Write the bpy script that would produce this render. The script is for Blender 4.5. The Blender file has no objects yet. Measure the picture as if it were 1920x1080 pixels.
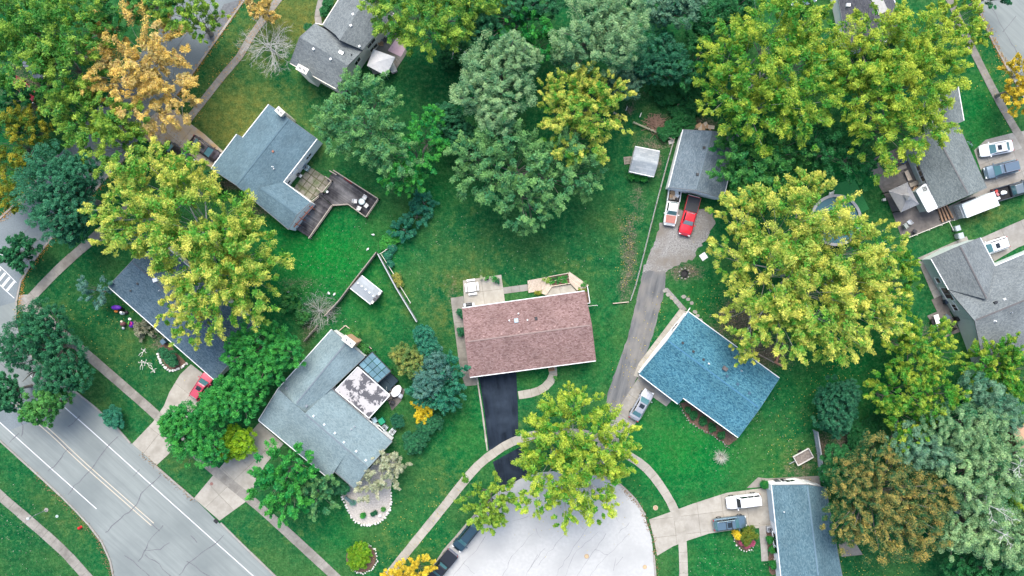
import bpy, math, random
import numpy as np
from mathutils import Vector, Matrix

# ------------------------------------------------------------------ camera, sky, sun, exposure
H, S = 110.0, 13.0                      # camera height in metres, photo pixels per metre on the ground
scene = bpy.context.scene
COL = scene.collection
cam_d = bpy.data.cameras.new('camera'); cam = bpy.data.objects.new('camera', cam_d); COL.objects.link(cam)
cam.location = (0, 0, H); cam.rotation_euler = (0, 0, 0)
cam_d.sensor_width = 36.0; cam_d.lens = 36.0 * H / (1920.0 / S)
cam_d.clip_start = 1.0; cam_d.clip_end = 3000.0
scene.camera = cam
SUN_EL, SUN_AZ = math.radians(60), math.radians(-6)      # azimuth from +Y, clockwise
sd = Vector((math.sin(SUN_AZ) * math.cos(SUN_EL), math.cos(SUN_AZ) * math.cos(SUN_EL), math.sin(SUN_EL)))
world = bpy.data.worlds.new('World'); scene.world = world; world.use_nodes = True
nt = world.node_tree; nt.nodes.clear()
sky = nt.nodes.new('ShaderNodeTexSky'); sky.sky_type = 'NISHITA'; sky.sun_disc = False
sky.sun_elevation = SUN_EL; sky.sun_rotation = SUN_AZ; sky.air_density = 1.0; sky.dust_density = 3.0; sky.ozone_density = 1.0
bg = nt.nodes.new('ShaderNodeBackground'); bg.inputs['Strength'].default_value = 0.13
wo = nt.nodes.new('ShaderNodeOutputWorld')
nt.links.new(sky.outputs[0], bg.inputs[0]); nt.links.new(bg.outputs[0], wo.inputs[0])
sl = bpy.data.lights.new('sun', 'SUN'); sl.energy = 1.5; sl.angle = math.radians(40); sl.color = (1.0, 0.95, 0.86)
so = bpy.data.objects.new('sun', sl); COL.objects.link(so); so.rotation_euler = sd.to_track_quat('Z', 'Y').to_euler()
so.location = (0, 0, 80)
vs = scene.view_settings; vs.view_transform = 'Standard'; vs.look = 'None'; vs.gamma = 1.0; vs.use_curve_mapping = False
vs.exposure = 1.32
scene.cycles.max_bounces = 4; scene.cycles.diffuse_bounces = 3; scene.cycles.glossy_bounces = 2; scene.cycles.transmission_bounces = 2; scene.cycles.transparent_max_bounces = 4
scene.cycles.caustics_reflective = False; scene.cycles.caustics_refractive = False

random.seed(7); rng = np.random.default_rng(11)
PI = math.pi

# ------------------------------------------------------------------ helpers
def W(px, py, z=0.0):
    k = (H - z) / H
    return Vector(((px - 960.0) / S * k, (540.0 - py) / S * k, z))

ORI = {}
def link(o, parent=None):
    COL.objects.link(o)
    if parent is not None:
        o.parent = parent; ORI[o.name] = ORI.get(parent.name, Vector())
    return o
def tag(o, label=None, cat=None, group=None, kind=None):
    if label: o['label'] = label
    if cat: o['category'] = cat
    if group: o['group'] = group
    if kind: o['kind'] = kind
    return o
def thing(name, label, cat, loc, rz=0.0, group=None):
    o = bpy.data.objects.new(name, None); o.location = loc; o.rotation_euler = (0, 0, rz)
    o.empty_display_size = 0.3
    COL.objects.link(o); ORI[o.name] = Vector(loc)
    return tag(o, label, cat, group)

class G:
    def __init__(s): s.v = []; s.f = []; s.uv = None
    def add(s, vs, fs):
        n = len(s.v); s.v += [tuple(p) for p in vs]; s.f += [tuple(i + n for i in f) for f in fs]; return s
    def box(s, c, d, rz=0.0, ry=0.0, taper=1.0):
        x, y, z = d[0] / 2, d[1] / 2, d[2] / 2
        R = Matrix.Rotation(rz, 3, 'Z') @ Matrix.Rotation(ry, 3, 'Y'); c = Vector(c)
        vs = []
        for k in (-1, 1):
            t = taper if k > 0 else 1.0
            for a, b in ((-1, -1), (1, -1), (1, 1), (-1, 1)): vs.append(c + R @ Vector((a * x * t, b * y * t, k * z)))
        return s.add(vs, [(3, 2, 1, 0), (4, 5, 6, 7), (0, 1, 5, 4), (1, 2, 6, 5), (2, 3, 7, 6), (3, 0, 4, 7)])
    def prism(s, poly, z0, z1):
        n = len(poly); a = sum(poly[i][0] * poly[(i + 1) % n][1] - poly[(i + 1) % n][0] * poly[i][1] for i in range(n))
        if a < 0: poly = poly[::-1]
        vs = [(p[0], p[1], z0) for p in poly] + [(p[0], p[1], z1) for p in poly]
        fs = [tuple(range(n - 1, -1, -1)), tuple(range(n, 2 * n))] + [(i, (i + 1) % n, n + (i + 1) % n, n + i) for i in range(n)]
        return s.add(vs, fs)
    def sheet(s, poly, z):
        n = len(poly); a = sum(poly[i][0] * poly[(i + 1) % n][1] - poly[(i + 1) % n][0] * poly[i][1] for i in range(n))
        if a < 0: poly = poly[::-1]
        return s.add([(p[0], p[1], z) for p in poly], [tuple(range(n))])
    def bar(s, a, b, w, h):
        a, b = Vector(a), Vector(b); d = (b - a)
        if d.length < 1e-6: return s
        d.normalize(); up = Vector((0, 0, 1))
        if abs(d.z) > 0.97: up = Vector((1, 0, 0))
        side = d.cross(up).normalized(); u = side.cross(d).normalized()
        vs = []
        for p in (a, b):
            for i, j in ((-1, -1), (1, -1), (1, 1), (-1, 1)): vs.append(p + side * (i * w / 2) + u * (j * h / 2))
        return s.add(vs, [(3, 2, 1, 0), (4, 5, 6, 7), (0, 1, 5, 4), (1, 2, 6, 5), (2, 3, 7, 6), (3, 0, 4, 7)])
    def tube(s, pts, rad, n=6):
        pts = [Vector(p) for p in pts]; vs = []; fs = []
        if not hasattr(rad, '__len__'): rad = [rad] * len(pts)
        for i, p in enumerate(pts):
            d = (pts[min(i + 1, len(pts) - 1)] - pts[max(i - 1, 0)])
            d = d.normalized() if d.length > 1e-9 else Vector((0, 0, 1))
            a = d.cross(Vector((0.31, 0.2, 0.93))); a = a.normalized() if a.length > 1e-4 else Vector((1, 0, 0)); b = d.cross(a)
            for k in range(n):
                t = 2 * PI * k / n; vs.append(p + (a * math.cos(t) + b * math.sin(t)) * rad[i])
        for i in range(len(pts) - 1):
            for k in range(n):
                fs.append((i * n + k, i * n + (k + 1) % n, (i + 1) * n + (k + 1) % n, (i + 1) * n + k))
        fs.append(tuple(range(n - 1, -1, -1))); fs.append(tuple((len(pts) - 1) * n + k for k in range(n)))
        return s.add(vs, fs)
    def lathe(s, prof, c=(0, 0, 0), n=16, sx=1.0, sy=1.0, caps=True):
        c = Vector(c); vs = []; fs = []
        for r, z in prof:
            for k in range(n):
                t = 2 * PI * k / n; vs.append(c + Vector((r * math.cos(t) * sx, r * math.sin(t) * sy, z)))
        for i in range(len(prof) - 1):
            for k in range(n): fs.append((i * n + k, i * n + (k + 1) % n, (i + 1) * n + (k + 1) % n, (i + 1) * n + k))
        if caps: fs.append(tuple(range(n - 1, -1, -1))); fs.append(tuple((len(prof) - 1) * n + k for k in range(n)))
        return s.add(vs, fs)
    def blob(s, c, r, n=8, m=5, jit=0.15):
        c = Vector(c); vs = []; fs = []
        for i in range(m + 1):
            ph = PI * i / m
            for k in range(n):
                t = 2 * PI * k / n; q = 1 + random.uniform(-jit, jit)
                vs.append(c + Vector((r[0] * math.sin(ph) * math.cos(t) * q, r[1] * math.sin(ph) * math.sin(t) * q, r[2] * math.cos(ph) * q)))
        for i in range(m):
            for k in range(n): fs.append((i * n + k, (i + 1) * n + k, (i + 1) * n + (k + 1) % n, i * n + (k + 1) % n))
        return s.add(vs, fs)
    def build(s, name, mat, parent=None, world=True, smooth=False, bevel=0.0):
        me = bpy.data.meshes.new(name)
        off = ORI.get(parent.name, Vector()) if (parent is not None and world) else Vector()
        me.from_pydata([(p[0] - off.x, p[1] - off.y, p[2] - off.z) for p in s.v], [], s.f)
        if s.uv is not None:
            ul = me.uv_layers.new(name='UVMap'); k = 0
            for p in me.polygons:
                for li in p.loop_indices: ul.data[li].uv = s.uv[me.loops[li].vertex_index]
        me.materials.append(mat)
        if smooth: me.polygons.foreach_set('use_smooth', [True] * len(me.polygons))
        me.update()
        o = bpy.data.objects.new(name, me); link(o, parent)
        if bevel:
            md = o.modifiers.new('bevel', 'BEVEL'); md.width = bevel; md.segments = 2; md.limit_method = 'ANGLE'; md.angle_limit = 0.6
        return o

def smooth_path(pts, n=8):
    P = [Vector(p) for p in pts]
    if len(P) < 3: return P
    out = []
    for i in range(len(P) - 1):
        p0, p1, p2, p3 = P[max(i - 1, 0)], P[i], P[i + 1], P[min(i + 2, len(P) - 1)]
        for k in range(n):
            t = k / n
            out.append(0.5 * ((2 * p1) + (p2 - p0) * t + (2 * p0 - 5 * p1 + 4 * p2 - p3) * t * t + (3 * p1 - p0 - 3 * p2 + p3) * t ** 3))
    out.append(P[-1]); return out
def resample(P, step):
    out = [P[0].copy()]; acc = 0.0
    for a, b in zip(P[:-1], P[1:]):
        L = (b - a).length; pos = 0.0
        while acc + (L - pos) >= step:
            pos += step - acc; acc = 0.0; out.append(a + (b - a) * (pos / L))
        acc += L - pos
    if acc > 0.25 * step: out.append(P[-1].copy())
    return out
def normals2(P):
    N = []
    for i in range(len(P)):
        d = P[min(i + 1, len(P) - 1)] - P[max(i - 1, 0)]; d.z = 0; d.normalize(); N.append(Vector((-d.y, d.x, 0)))
    return N
def ribbon(g, P, w, z):
    N = normals2(P); vs = []
    ws = w if hasattr(w, '__len__') else [w] * len(P)
    for p, n, q in zip(P, N, ws): vs += [(p.x - n.x * q / 2, p.y - n.y * q / 2, z), (p.x + n.x * q / 2, p.y + n.y * q / 2, z)]
    return g.add(vs, [(2 * i, 2 * i + 2, 2 * i + 3, 2 * i + 1) for i in range(len(P) - 1)])

# ------------------------------------------------------------------ materials
MATS = {}
def _nodes(name):
    m = bpy.data.materials.new(name); m.use_nodes = True; t = m.node_tree
    return m, t, t.nodes['Principled BSDF']
def C4(c): return (c[0], c[1], c[2], 1.0)
def mat(name, c1, c2=None, scale=3.0, rough=0.8, bump=0.0, metal=0.0, detail=5.0, objrand=0.0, c3=None, scale3=0.3, spec=0.3, stretch=None, coat=0.0, lo=0.35, hi=0.65):
    if name in MATS: return MATS[name]
    m, t, b = _nodes(name); N, L = t.nodes, t.links
    b.inputs['Roughness'].default_value = rough; b.inputs['Metallic'].default_value = metal
    b.inputs['Specular IOR Level'].default_value = spec
    if coat: b.inputs['Coat Weight'].default_value = coat; b.inputs['Coat Roughness'].default_value = 0.06
    geo = N.new('ShaderNodeNewGeometry'); vec = geo.outputs['Position']
    if stretch:
        mp = N.new('ShaderNodeMapping'); mp.inputs['Rotation'].default_value = (0, 0, stretch[1]); mp.inputs['Scale'].default_value = stretch[0]
        mp.vector_type = 'TEXTURE'
        L.new(vec, mp.inputs['Vector']); vec = mp.outputs['Vector']
    col = None
    if c2 is not None:
        n = N.new('ShaderNodeTexNoise'); n.inputs['Scale'].default_value = scale; n.inputs['Detail'].default_value = detail; n.inputs['Roughness'].default_value = 0.65
        L.new(vec, n.inputs['Vector'])
        r = N.new('ShaderNodeMapRange'); r.inputs['From Min'].default_value = lo; r.inputs['From Max'].default_value = hi; L.new(n.outputs['Fac'], r.inputs['Value'])
        mx = N.new('ShaderNodeMix'); mx.data_type = 'RGBA'; mx.inputs['A'].default_value = C4(c1); mx.inputs['B'].default_value = C4(c2)
        L.new(r.outputs['Result'], mx.inputs['Factor']); col = mx.outputs['Result']
        if c3 is not None:
            n3 = N.new('ShaderNodeTexNoise'); n3.inputs['Scale'].default_value = scale3; n3.inputs['Detail'].default_value = 4.0
            L.new(geo.outputs['Position'], n3.inputs['Vector'])
            r3 = N.new('ShaderNodeMapRange'); r3.inputs['From Min'].default_value = 0.45; r3.inputs['From Max'].default_value = 0.68; L.new(n3.outputs['Fac'], r3.inputs['Value'])
            m3 = N.new('ShaderNodeMix'); m3.data_type = 'RGBA'; L.new(col, m3.inputs['A']); m3.inputs['B'].default_value = C4(c3)
            L.new(r3.outputs['Result'], m3.inputs['Factor']); col = m3.outputs['Result']
        if bump:
            bp = N.new('ShaderNodeBump'); bp.inputs['Strength'].default_value = bump; bp.inputs['Distance'].default_value = 0.05
            L.new(n.outputs['Fac'], bp.inputs['Height']); L.new(bp.outputs['Normal'], b.inputs['Normal'])
    if objrand:
        oi = N.new('ShaderNodeObjectInfo'); r = N.new('ShaderNodeMapRange'); r.inputs['To Min'].default_value = 1 - objrand; r.inputs['To Max'].default_value = 1 + objrand
        L.new(oi.outputs['Random'], r.inputs['Value'])
        hs = N.new('ShaderNodeHueSaturation'); L.new(r.outputs['Result'], hs.inputs['Value'])
        if col is not None: L.new(col, hs.inputs['Color'])
        else: hs.inputs['Color'].default_value = C4(c1)
        col = hs.outputs['Color']
    if col is not None: L.new(col, b.inputs['Base Color'])
    else: b.inputs['Base Color'].default_value = C4(c1)
    MATS[name] = m; return m

def roof_mat(name, cols, mortar, w=0.28, h=0.14, rough=0.9, fine=0.22, spec=0.2):
    """asphalt shingles: staggered tabs of mixed colour, laid in courses along the slope's own UVs"""
    if name in MATS: return MATS[name]
    m, t, b = _nodes(name); N, L = t.nodes, t.links
    uv = N.new('ShaderNodeUVMap')
    # uneven course lines
    nz = N.new('ShaderNodeTexNoise'); nz.inputs['Scale'].default_value = 1.2; nz.inputs['Detail'].default_value = 3; L.new(uv.outputs['UV'], nz.inputs['Vector'])
    mo = N.new('ShaderNodeVectorMath'); mo.operation = 'MULTIPLY_ADD'; mo.inputs[1].default_value = (0.10, 0.02, 0); L.new(nz.outputs['Color'], mo.inputs[0]); L.new(uv.outputs['UV'], mo.inputs[2])
    br = N.new('ShaderNodeTexBrick'); br.inputs['Scale'].default_value = 1.0; br.inputs['Brick Width'].default_value = w; br.inputs['Row Height'].default_value = h
    br.inputs['Mortar Size'].default_value = 0.012; br.inputs['Mortar Smooth'].default_value = 0.3; br.offset = 0.5; br.offset_frequency = 2; br.squash = 0.7; br.squash_frequency = 3
    br.inputs['Color1'].default_value = (0, 0, 0, 1); br.inputs['Color2'].default_value = (1, 1, 1, 1); br.inputs['Mortar'].default_value = (0.5, 0.5, 0.5, 1); br.inputs['Bias'].default_value = 0.0
    L.new(mo.outputs[0], br.inputs['Vector'])
    rp = N.new('ShaderNodeValToRGB'); e = rp.color_ramp.elements
    e[0].color = C4(cols[0]); e[1].color = C4(cols[-1])
    for i, c in enumerate(cols[1:-1]): e.new((i + 1) / (len(cols) - 1)).color = C4(c)
    n2 = N.new('ShaderNodeTexNoise'); n2.inputs['Scale'].default_value = 9.0; n2.inputs['Detail'].default_value = 4; L.new(uv.outputs['UV'], n2.inputs['Vector'])
    ad = N.new('ShaderNodeMath'); ad.operation = 'MULTIPLY_ADD'; ad.inputs[1].default_value = fine * 3; ad.inputs[2].default_value = -fine * 1.5; L.new(n2.outputs['Fac'], ad.inputs[0])
    sm = N.new('ShaderNodeMath'); sm.operation = 'ADD'; L.new(br.outputs['Color'], sm.inputs[0]); L.new(ad.outputs[0], sm.inputs[1]); L.new(sm.outputs[0], rp.inputs['Fac'])
    mm = N.new('ShaderNodeMix'); mm.data_type = 'RGBA'; mm.inputs['B'].default_value = C4(mortar)
    f = N.new('ShaderNodeMath'); f.operation = 'MULTIPLY'; f.inputs[1].default_value = 0.8; L.new(br.outputs['Fac'], f.inputs[0])
    L.new(f.outputs[0], mm.inputs['Factor']); L.new(rp.outputs['Color'], mm.inputs['A'])
    n4 = N.new('ShaderNodeTexNoise'); n4.inputs['Scale'].default_value = 0.35; n4.inputs['Detail'].default_value = 5; n4.inputs['Roughness'].default_value = 0.6; L.new(uv.outputs['UV'], n4.inputs['Vector'])
    r4 = N.new('ShaderNodeMapRange'); r4.inputs['From Min'].default_value = 0.3; r4.inputs['From Max'].default_value = 0.7; r4.inputs['To Min'].default_value = 0.84; r4.inputs['To Max'].default_value = 1.16; L.new(n4.outputs['Fac'], r4.inputs['Value'])
    hs = N.new('ShaderNodeHueSaturation'); L.new(r4.outputs['Result'], hs.inputs['Value']); L.new(mm.outputs['Result'], hs.inputs['Color'])
    L.new(hs.outputs['Color'], b.inputs['Base Color'])
    bp = N.new('ShaderNodeBump'); bp.inputs['Strength'].default_value = 0.6; bp.inputs['Distance'].default_value = 0.02; L.new(sm.outputs[0], bp.inputs['Height']); L.new(bp.outputs['Normal'], b.inputs['Normal'])
    b.inputs['Roughness'].default_value = rough; b.inputs['Specular IOR Level'].default_value = spec
    MATS[name] = m; return m

def siding_mat(name, c, dz=0.12):
    if name in MATS: return MATS[name]
    m, t, b = _nodes(name); N, L = t.nodes, t.links
    geo = N.new('ShaderNodeNewGeometry'); sx = N.new('ShaderNodeSeparateXYZ'); L.new(geo.outputs['Position'], sx.inputs[0])
    d = N.new('ShaderNodeMath'); d.operation = 'DIVIDE'; d.inputs[1].default_value = dz; L.new(sx.outputs['Z'], d.inputs[0])
    fr = N.new('ShaderNodeMath'); fr.operation = 'FRACT'; L.new(d.outputs[0], fr.inputs[0])
    bp = N.new('ShaderNodeBump'); bp.inputs['Strength'].default_value = 0.8; bp.inputs['Distance'].default_value = 0.03; bp.invert = True; L.new(fr.outputs[0], bp.inputs['Height']); L.new(bp.outputs['Normal'], b.inputs['Normal'])
    n = N.new('ShaderNodeTexNoise'); n.inputs['Scale'].default_value = 1.5; L.new(geo.outputs['Position'], n.inputs['Vector'])
    mx = N.new('ShaderNodeMix'); mx.data_type = 'RGBA'; mx.inputs['A'].default_value = C4([x * 0.86 for x in c]); mx.inputs['B'].default_value = C4(c); L.new(n.outputs['Fac'], mx.inputs['Factor']); L.new(mx.outputs['Result'], b.inputs['Base Color'])
    b.inputs['Roughness'].default_value = 0.6
    MATS[name] = m; return m

def leaf_mat():
    m, t, b = _nodes('leaf'); N, L = t.nodes, t.links
    at = N.new('ShaderNodeAttribute'); at.attribute_name = 'leaf_colour'
    L.new(at.outputs['Color'], b.inputs['Base Color']); b.inputs['Roughness'].default_value = 0.5; b.inputs['Specular IOR Level'].default_value = 0.3
    tr = N.new('ShaderNodeBsdfTranslucent'); L.new(at.outputs['Color'], tr.inputs['Color'])
    mx = N.new('ShaderNodeMixShader'); mx.inputs[0].default_value = 0.38
    L.new(b.outputs[0], mx.inputs[1]); L.new(tr.outputs[0], mx.inputs[2]); L.new(mx.outputs[0], t.nodes['Material Output'].inputs['Surface'])
    return m
LEAF = leaf_mat()

def ground_mat():
    m, t, b = _nodes('lawn'); N, L = t.nodes, t.links
    geo = N.new('ShaderNodeNewGeometry'); P = geo.outputs['Position']
    def noise(sc, det=5, ro=0.6):
        n = N.new('ShaderNodeTexNoise'); n.inputs['Scale'].default_value = sc; n.inputs['Detail'].default_value = det; n.inputs['Roughness'].default_value = ro; L.new(P, n.inputs['Vector']); return n.outputs['Fac']
    def rng_(v, a, c, lo=0., hi=1.):
        r = N.new('ShaderNodeMapRange'); r.inputs['From Min'].default_value = a; r.inputs['From Max'].default_value = c; r.inputs['To Min'].default_value = lo; r.inputs['To Max'].default_value = hi; L.new(v, r.inputs['Value']); return r.outputs['Result']
    def mix(f, A, B):
        x = N.new('ShaderNodeMix'); x.data_type = 'RGBA'
        L.new(f, x.inputs['Factor'])
        for k, v in (('A', A), ('B', B)):
            if isinstance(v, tuple): x.inputs[k].default_value = C4(v)
            else: L.new(v, x.inputs[k])
        return x.outputs['Result']
    def math2(op, a, c):
        x = N.new('ShaderNodeMath'); x.operation = op
        for k, v in ((0, a), (1, c)):
            if isinstance(v, (int, float)): x.inputs[k].default_value = v
            else: L.new(v, x.inputs[k])
        return x.outputs[0]
    def attr(n):
        a = N.new('ShaderNodeAttribute'); a.attribute_name = n; return a.outputs['Fac']
    big = noise(0.16, 5); mid = noise(0.75, 6, 0.7); fine = noise(4.5, 5, 0.75)
    green = mix(rng_(mid, 0.35, 0.65), (0.006, 0.084, 0.028), (0.014, 0.108, 0.032))
    green = mix(rng_(big, 0.42, 0.62), green, (0.034, 0.114, 0.033))
    dr = math2('ADD', attr('dry'), rng_(mid, 0.35, 0.75, -0.38, 0.30))
    dr = math2('ADD', dr, rng_(fine, 0.3, 0.7, -0.14, 0.14))
    col = mix(rng_(dr, 0.10, 0.85), green, (0.120, 0.125, 0.030))
    lu = math2('MULTIPLY', attr('lush'), rng_(mid, 0.3, 0.7, 0.75, 1.1))
    col = mix(rng_(lu, 0.0, 1.0), col, (0.002, 0.150, 0.024))
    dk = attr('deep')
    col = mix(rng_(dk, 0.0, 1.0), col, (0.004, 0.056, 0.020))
    di = math2('ADD', attr('dirt'), rng_(fine, 0.3, 0.7, -0.28, 0.28)); di = math2('ADD', di, rng_(mid, 0.3, 0.7, -0.22, 0.22))
    soil = mix(rng_(fine, 0.35, 0.65), (0.065, 0.055, 0.042), (0.15, 0.125, 0.098))
    col = mix(rng_(di, 0.38, 0.72), col, soil)
    m2 = noise(1.9, 5, 0.7)
    col = mix(rng_(m2, 0.48, 0.80, 0.0, 0.55), col, (0.085, 0.125, 0.050))
    v = math2('MULTIPLY', rng_(fine, 0.3, 0.7, 0.58, 1.44), rng_(m2, 0.3, 0.7, 0.74, 1.26)); v = math2('MULTIPLY', v, rng_(mid, 0.3, 0.7, 0.80, 1.20))
    hs = N.new('ShaderNodeHueSaturation'); L.new(v, hs.inputs['Value']); L.new(col, hs.inputs['Color'])
    L.new(hs.outputs['Color'], b.inputs['Base Color'])
    b.inputs['Roughness'].default_value = 1.0; b.inputs['Specular IOR Level'].default_value = 0.0
    bp = N.new('ShaderNodeBump'); bp.inputs['Strength'].default_value = 0.9; bp.inputs['Distance'].default_value = 0.12; L.new(fine, bp.inputs['Height']); L.new(bp.outputs['Normal'], b.inputs['Normal'])
    return m

ASPHALT_OLD = mat('worn_road', (0.188, 0.213, 0.208), (0.235, 0.264, 0.254), 1.6, 0.9, 0.1, stretch=((14.0, 0.8, 1.0), -0.735), c3=(0.157, 0.181, 0.179), scale3=0.12)
ASPHALT_A = mat('grey_street', (0.151, 0.179, 0.192), (0.200, 0.235, 0.248), 6.0, 0.9, 0.15, c3=(0.130, 0.157, 0.169), scale3=0.15)
CULDESAC = mat('culdesac_concrete', (0.385, 0.392, 0.385), (0.440, 0.446, 0.436), 2.2, 0.9, 0.12, c3=(0.355, 0.362, 0.357), scale3=0.22, detail=8.0)
ASPHALT_NEW = mat('sealed_asphalt', (0.007, 0.012, 0.020), (0.019, 0.029, 0.046), 0.9, 0.85, 0.2, c3=(0.028, 0.041, 0.061), scale3=0.35, spec=0.12, stretch=((5.0, 0.7, 1.0), -1.45), detail=7.0)
ASPHALT_GREY = mat('grey_asphalt', (0.085, 0.090, 0.096), (0.165, 0.168, 0.170), 1.3, 0.9, 0.3, c3=(0.20, 0.19, 0.175), scale3=0.30, stretch=((7.0, 0.8, 1.0), 1.335), detail=8.0)
GRAVEL = mat('gravel', (0.146, 0.143, 0.138), (0.330, 0.326, 0.317), 5.0, 0.95, 0.8, c3=(0.184, 0.167, 0.146), scale3=0.4)
CONCRETE = mat('concrete', (0.252, 0.242, 0.219), (0.307, 0.297, 0.274), 2.5, 0.9, 0.15, objrand=0.08, c3=(0.219, 0.206, 0.184), scale3=0.6)
CONCRETE_G = mat('grey_concrete', (0.214, 0.201, 0.179), (0.271, 0.257, 0.226), 2.5, 0.9, 0.2, objrand=0.09, c3=(0.168, 0.157, 0.136), scale3=0.6)
CONCRETE_W = mat('pale_concrete', (0.323, 0.303, 0.261), (0.367, 0.347, 0.302), 2.5, 0.9, 0.1, objrand=0.06, c3=(0.278, 0.259, 0.220), scale3=0.7)
PATIO = mat('stained_patio', (0.125, 0.113, 0.108), (0.193, 0.176, 0.161), 1.2, 0.85, 0.2, objrand=0.07, c3=(0.085, 0.079, 0.077), scale3=0.35)
JOINT = mat('joint_soil', (0.11, 0.10, 0.075), (0.18, 0.16, 0.12), 4.0)
KERB = mat('kerb_concrete', (0.246, 0.233, 0.211), (0.315, 0.299, 0.270), 2.0, 0.9, objrand=0.08)
TAR = mat('crack_tar', (0.10, 0.105, 0.115), (0.16, 0.165, 0.175), 4.0, 0.7)
PAINT_W = mat('white_road_paint', (0.562, 0.577, 0.585), (0.640, 0.647, 0.647), 6.0, 0.7)
PAINT_Y = mat('worn_yellow_paint', (0.50, 0.42, 0.28), (0.48, 0.46, 0.42), 2.5, 0.8)
WHITE = mat('white_paint', (0.78, 0.79, 0.79), (0.70, 0.72, 0.72), 2.0, 0.5)
CREAM = mat('cream_trim', (0.72, 0.69, 0.60), (0.66, 0.63, 0.55), 2.0, 0.5)
GLASS = mat('window_glass', (0.012, 0.016, 0.02), rough=0.08, spec=0.6)
CARGLASS = mat('car_glass', (0.066, 0.170, 0.190), rough=0.07, spec=0.7)  # lighter teal base colour stands in for the sky's reflection
CARGLASS_D = mat('dark_car_glass', (0.012, 0.02, 0.026), rough=0.06, spec=0.6)
TYRE = mat('tyre_rubber', (0.016, 0.016, 0.018), rough=0.8)
RIM = mat('wheel_rim', (0.45, 0.46, 0.48), rough=0.3, metal=0.8)
CHROME = mat('chrome', (0.7, 0.71, 0.72), rough=0.18, metal=1.0)
LAMP_W = mat('headlamp_lens', (0.75, 0.77, 0.78), rough=0.12, spec=0.6)
LAMP_R = mat('tail_lamp_lens', (0.35, 0.015, 0.015), rough=0.15, spec=0.6)
BLACKP = mat('black_plastic', (0.018, 0.018, 0.02), rough=0.5)
DARKMETAL = mat('dark_metal', (0.05, 0.053, 0.058), rough=0.45, metal=0.4)
GALV = mat('galvanised_metal', (0.42, 0.45, 0.48), (0.52, 0.55, 0.57), 3.0, 0.4, metal=0.6)
BARK = mat('bark', (0.16, 0.145, 0.125), (0.27, 0.25, 0.225), 5.0, 0.9)
BARK_PALE = mat('pale_bark', (0.34, 0.335, 0.32), (0.46, 0.45, 0.43), 5.0, 0.9)
WOOD_GREY = mat('weathered_wood', (0.20, 0.175, 0.15), (0.34, 0.30, 0.26), 4.0, 0.9, objrand=0.15)
WOOD_DARK = mat('dark_weathered_plank', (0.034, 0.034, 0.040), (0.085, 0.083, 0.090), 1.6, 0.9, objrand=0.3, c3=(0.20, 0.195, 0.195), scale3=0.35, spec=0.15)
WOOD_PALE = mat('pale_wood', (0.46, 0.38, 0.30), (0.58, 0.49, 0.40), 3.0, 0.8, objrand=0.12)
WOOD_TAN = mat('tan_wood', (0.40, 0.25, 0.14), (0.50, 0.34, 0.20), 3.0, 0.8, objrand=0.12)
WOOD_RED = mat('red_stained_wood', (0.42, 0.10, 0.05), (0.50, 0.16, 0.08), 3.0, 0.7)
BRICK = mat('orange_brick', (0.52, 0.30, 0.17), (0.60, 0.40, 0.25), 6.0, 0.9)
STONE_W = mat('white_stone', (0.60, 0.585, 0.55), (0.72, 0.70, 0.66), 3.0, 0.9, objrand=0.15)
MULCH = mat('mulch', (0.09, 0.055, 0.04), (0.18, 0.115, 0.085), 6.0, 0.95, 0.8)
PEBBLE = mat('pale_pebbles', (0.320, 0.297, 0.267), (0.503, 0.472, 0.434), 5.0, 0.95, 0.8)
# ------------------------------------------------------------------ the setting: ground, roads, paths
def structure(o): o['kind'] = 'structure'; return o
def ragged(pts, amp=2.2):
    P = resample([Vector((x, y, 0)) for x, y in list(pts) + [pts[0]]], 7.0)[:-1]
    return [(p.x + random.gauss(0, amp * .5), p.y + random.gauss(0, amp * .5)) for p in P]
def px_poly(pts, z=0.0): return [tuple(W(x, y, z)) for x, y in pts]

LUSH = [(600, 480, 110, 75, .95), (560, 440, 60, 60, .6), (1280, 850, 120, 80, .75), (1600, 660, 120, 60, .5), (690, 560, 60, 60, .45), (1580, 700, 90, 90, .4),
        (880, 820, 60, 70, .35), (1360, 1050, 80, 60, .35), (700, 720, 60, 60, .3), (1330, 570, 60, 60, .3), (640, 1000, 50, 50, .25), (1840, 210, 40, 90, .5), (1000, 710, 50, 30, .2),
        (1660, 400, 60, 60, .2), (780, 1000, 60, 60, .2), (1440, 860, 60, 40, .3), (1110, 660, 60, 60, .2), (400, 920, 40, 20, .2), (820, 350, 50, 50, .3), (1560, 335, 90, 50, .4)]
DRY = [(450, 240, 130, 110, 0.78), (560, 40, 110, 70, 0.78), (470, 90, 90, 80, 0.58), (410, 150, 50, 60, 0.53), (560, 190, 60, 40, 0.38), (900, 470, 120, 60, 0.28), (870, 530, 70, 40, 0.53), (240, 640, 90, 60, 0.33), (120, 590, 80, 60, 0.28),
       (870, 400, 60, 40, 0.23), (1165, 410, 40, 30, 0.38), (840, 900, 70, 60, 0.33), (760, 1030, 90, 50, 0.33), (740, 560, 70, 50, 0.28), (100, 960, 120, 60, 0.28), (330, 860, 50, 40, 0.33), (460, 1020, 80, 50, 0.23),
       (1480, 860, 60, 40, 0.43), (1850, 400, 70, 30, 0.48), (560, 990, 60, 50, 0.23), (1860, 120, 50, 70, 0.33), (960, 800, 50, 30, 0.33), (1200, 240, 60, 50, 0.33), (830, 590, 40, 60, 0.43), (40, 520, 80, 60, 0.18), (180, 980, 60, 60, 0.33), (1060, 500, 80, 30, 0.28), (690, 620, 60, 30, 0.23), (190, 740, 80, 40, 0.23)]
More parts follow.
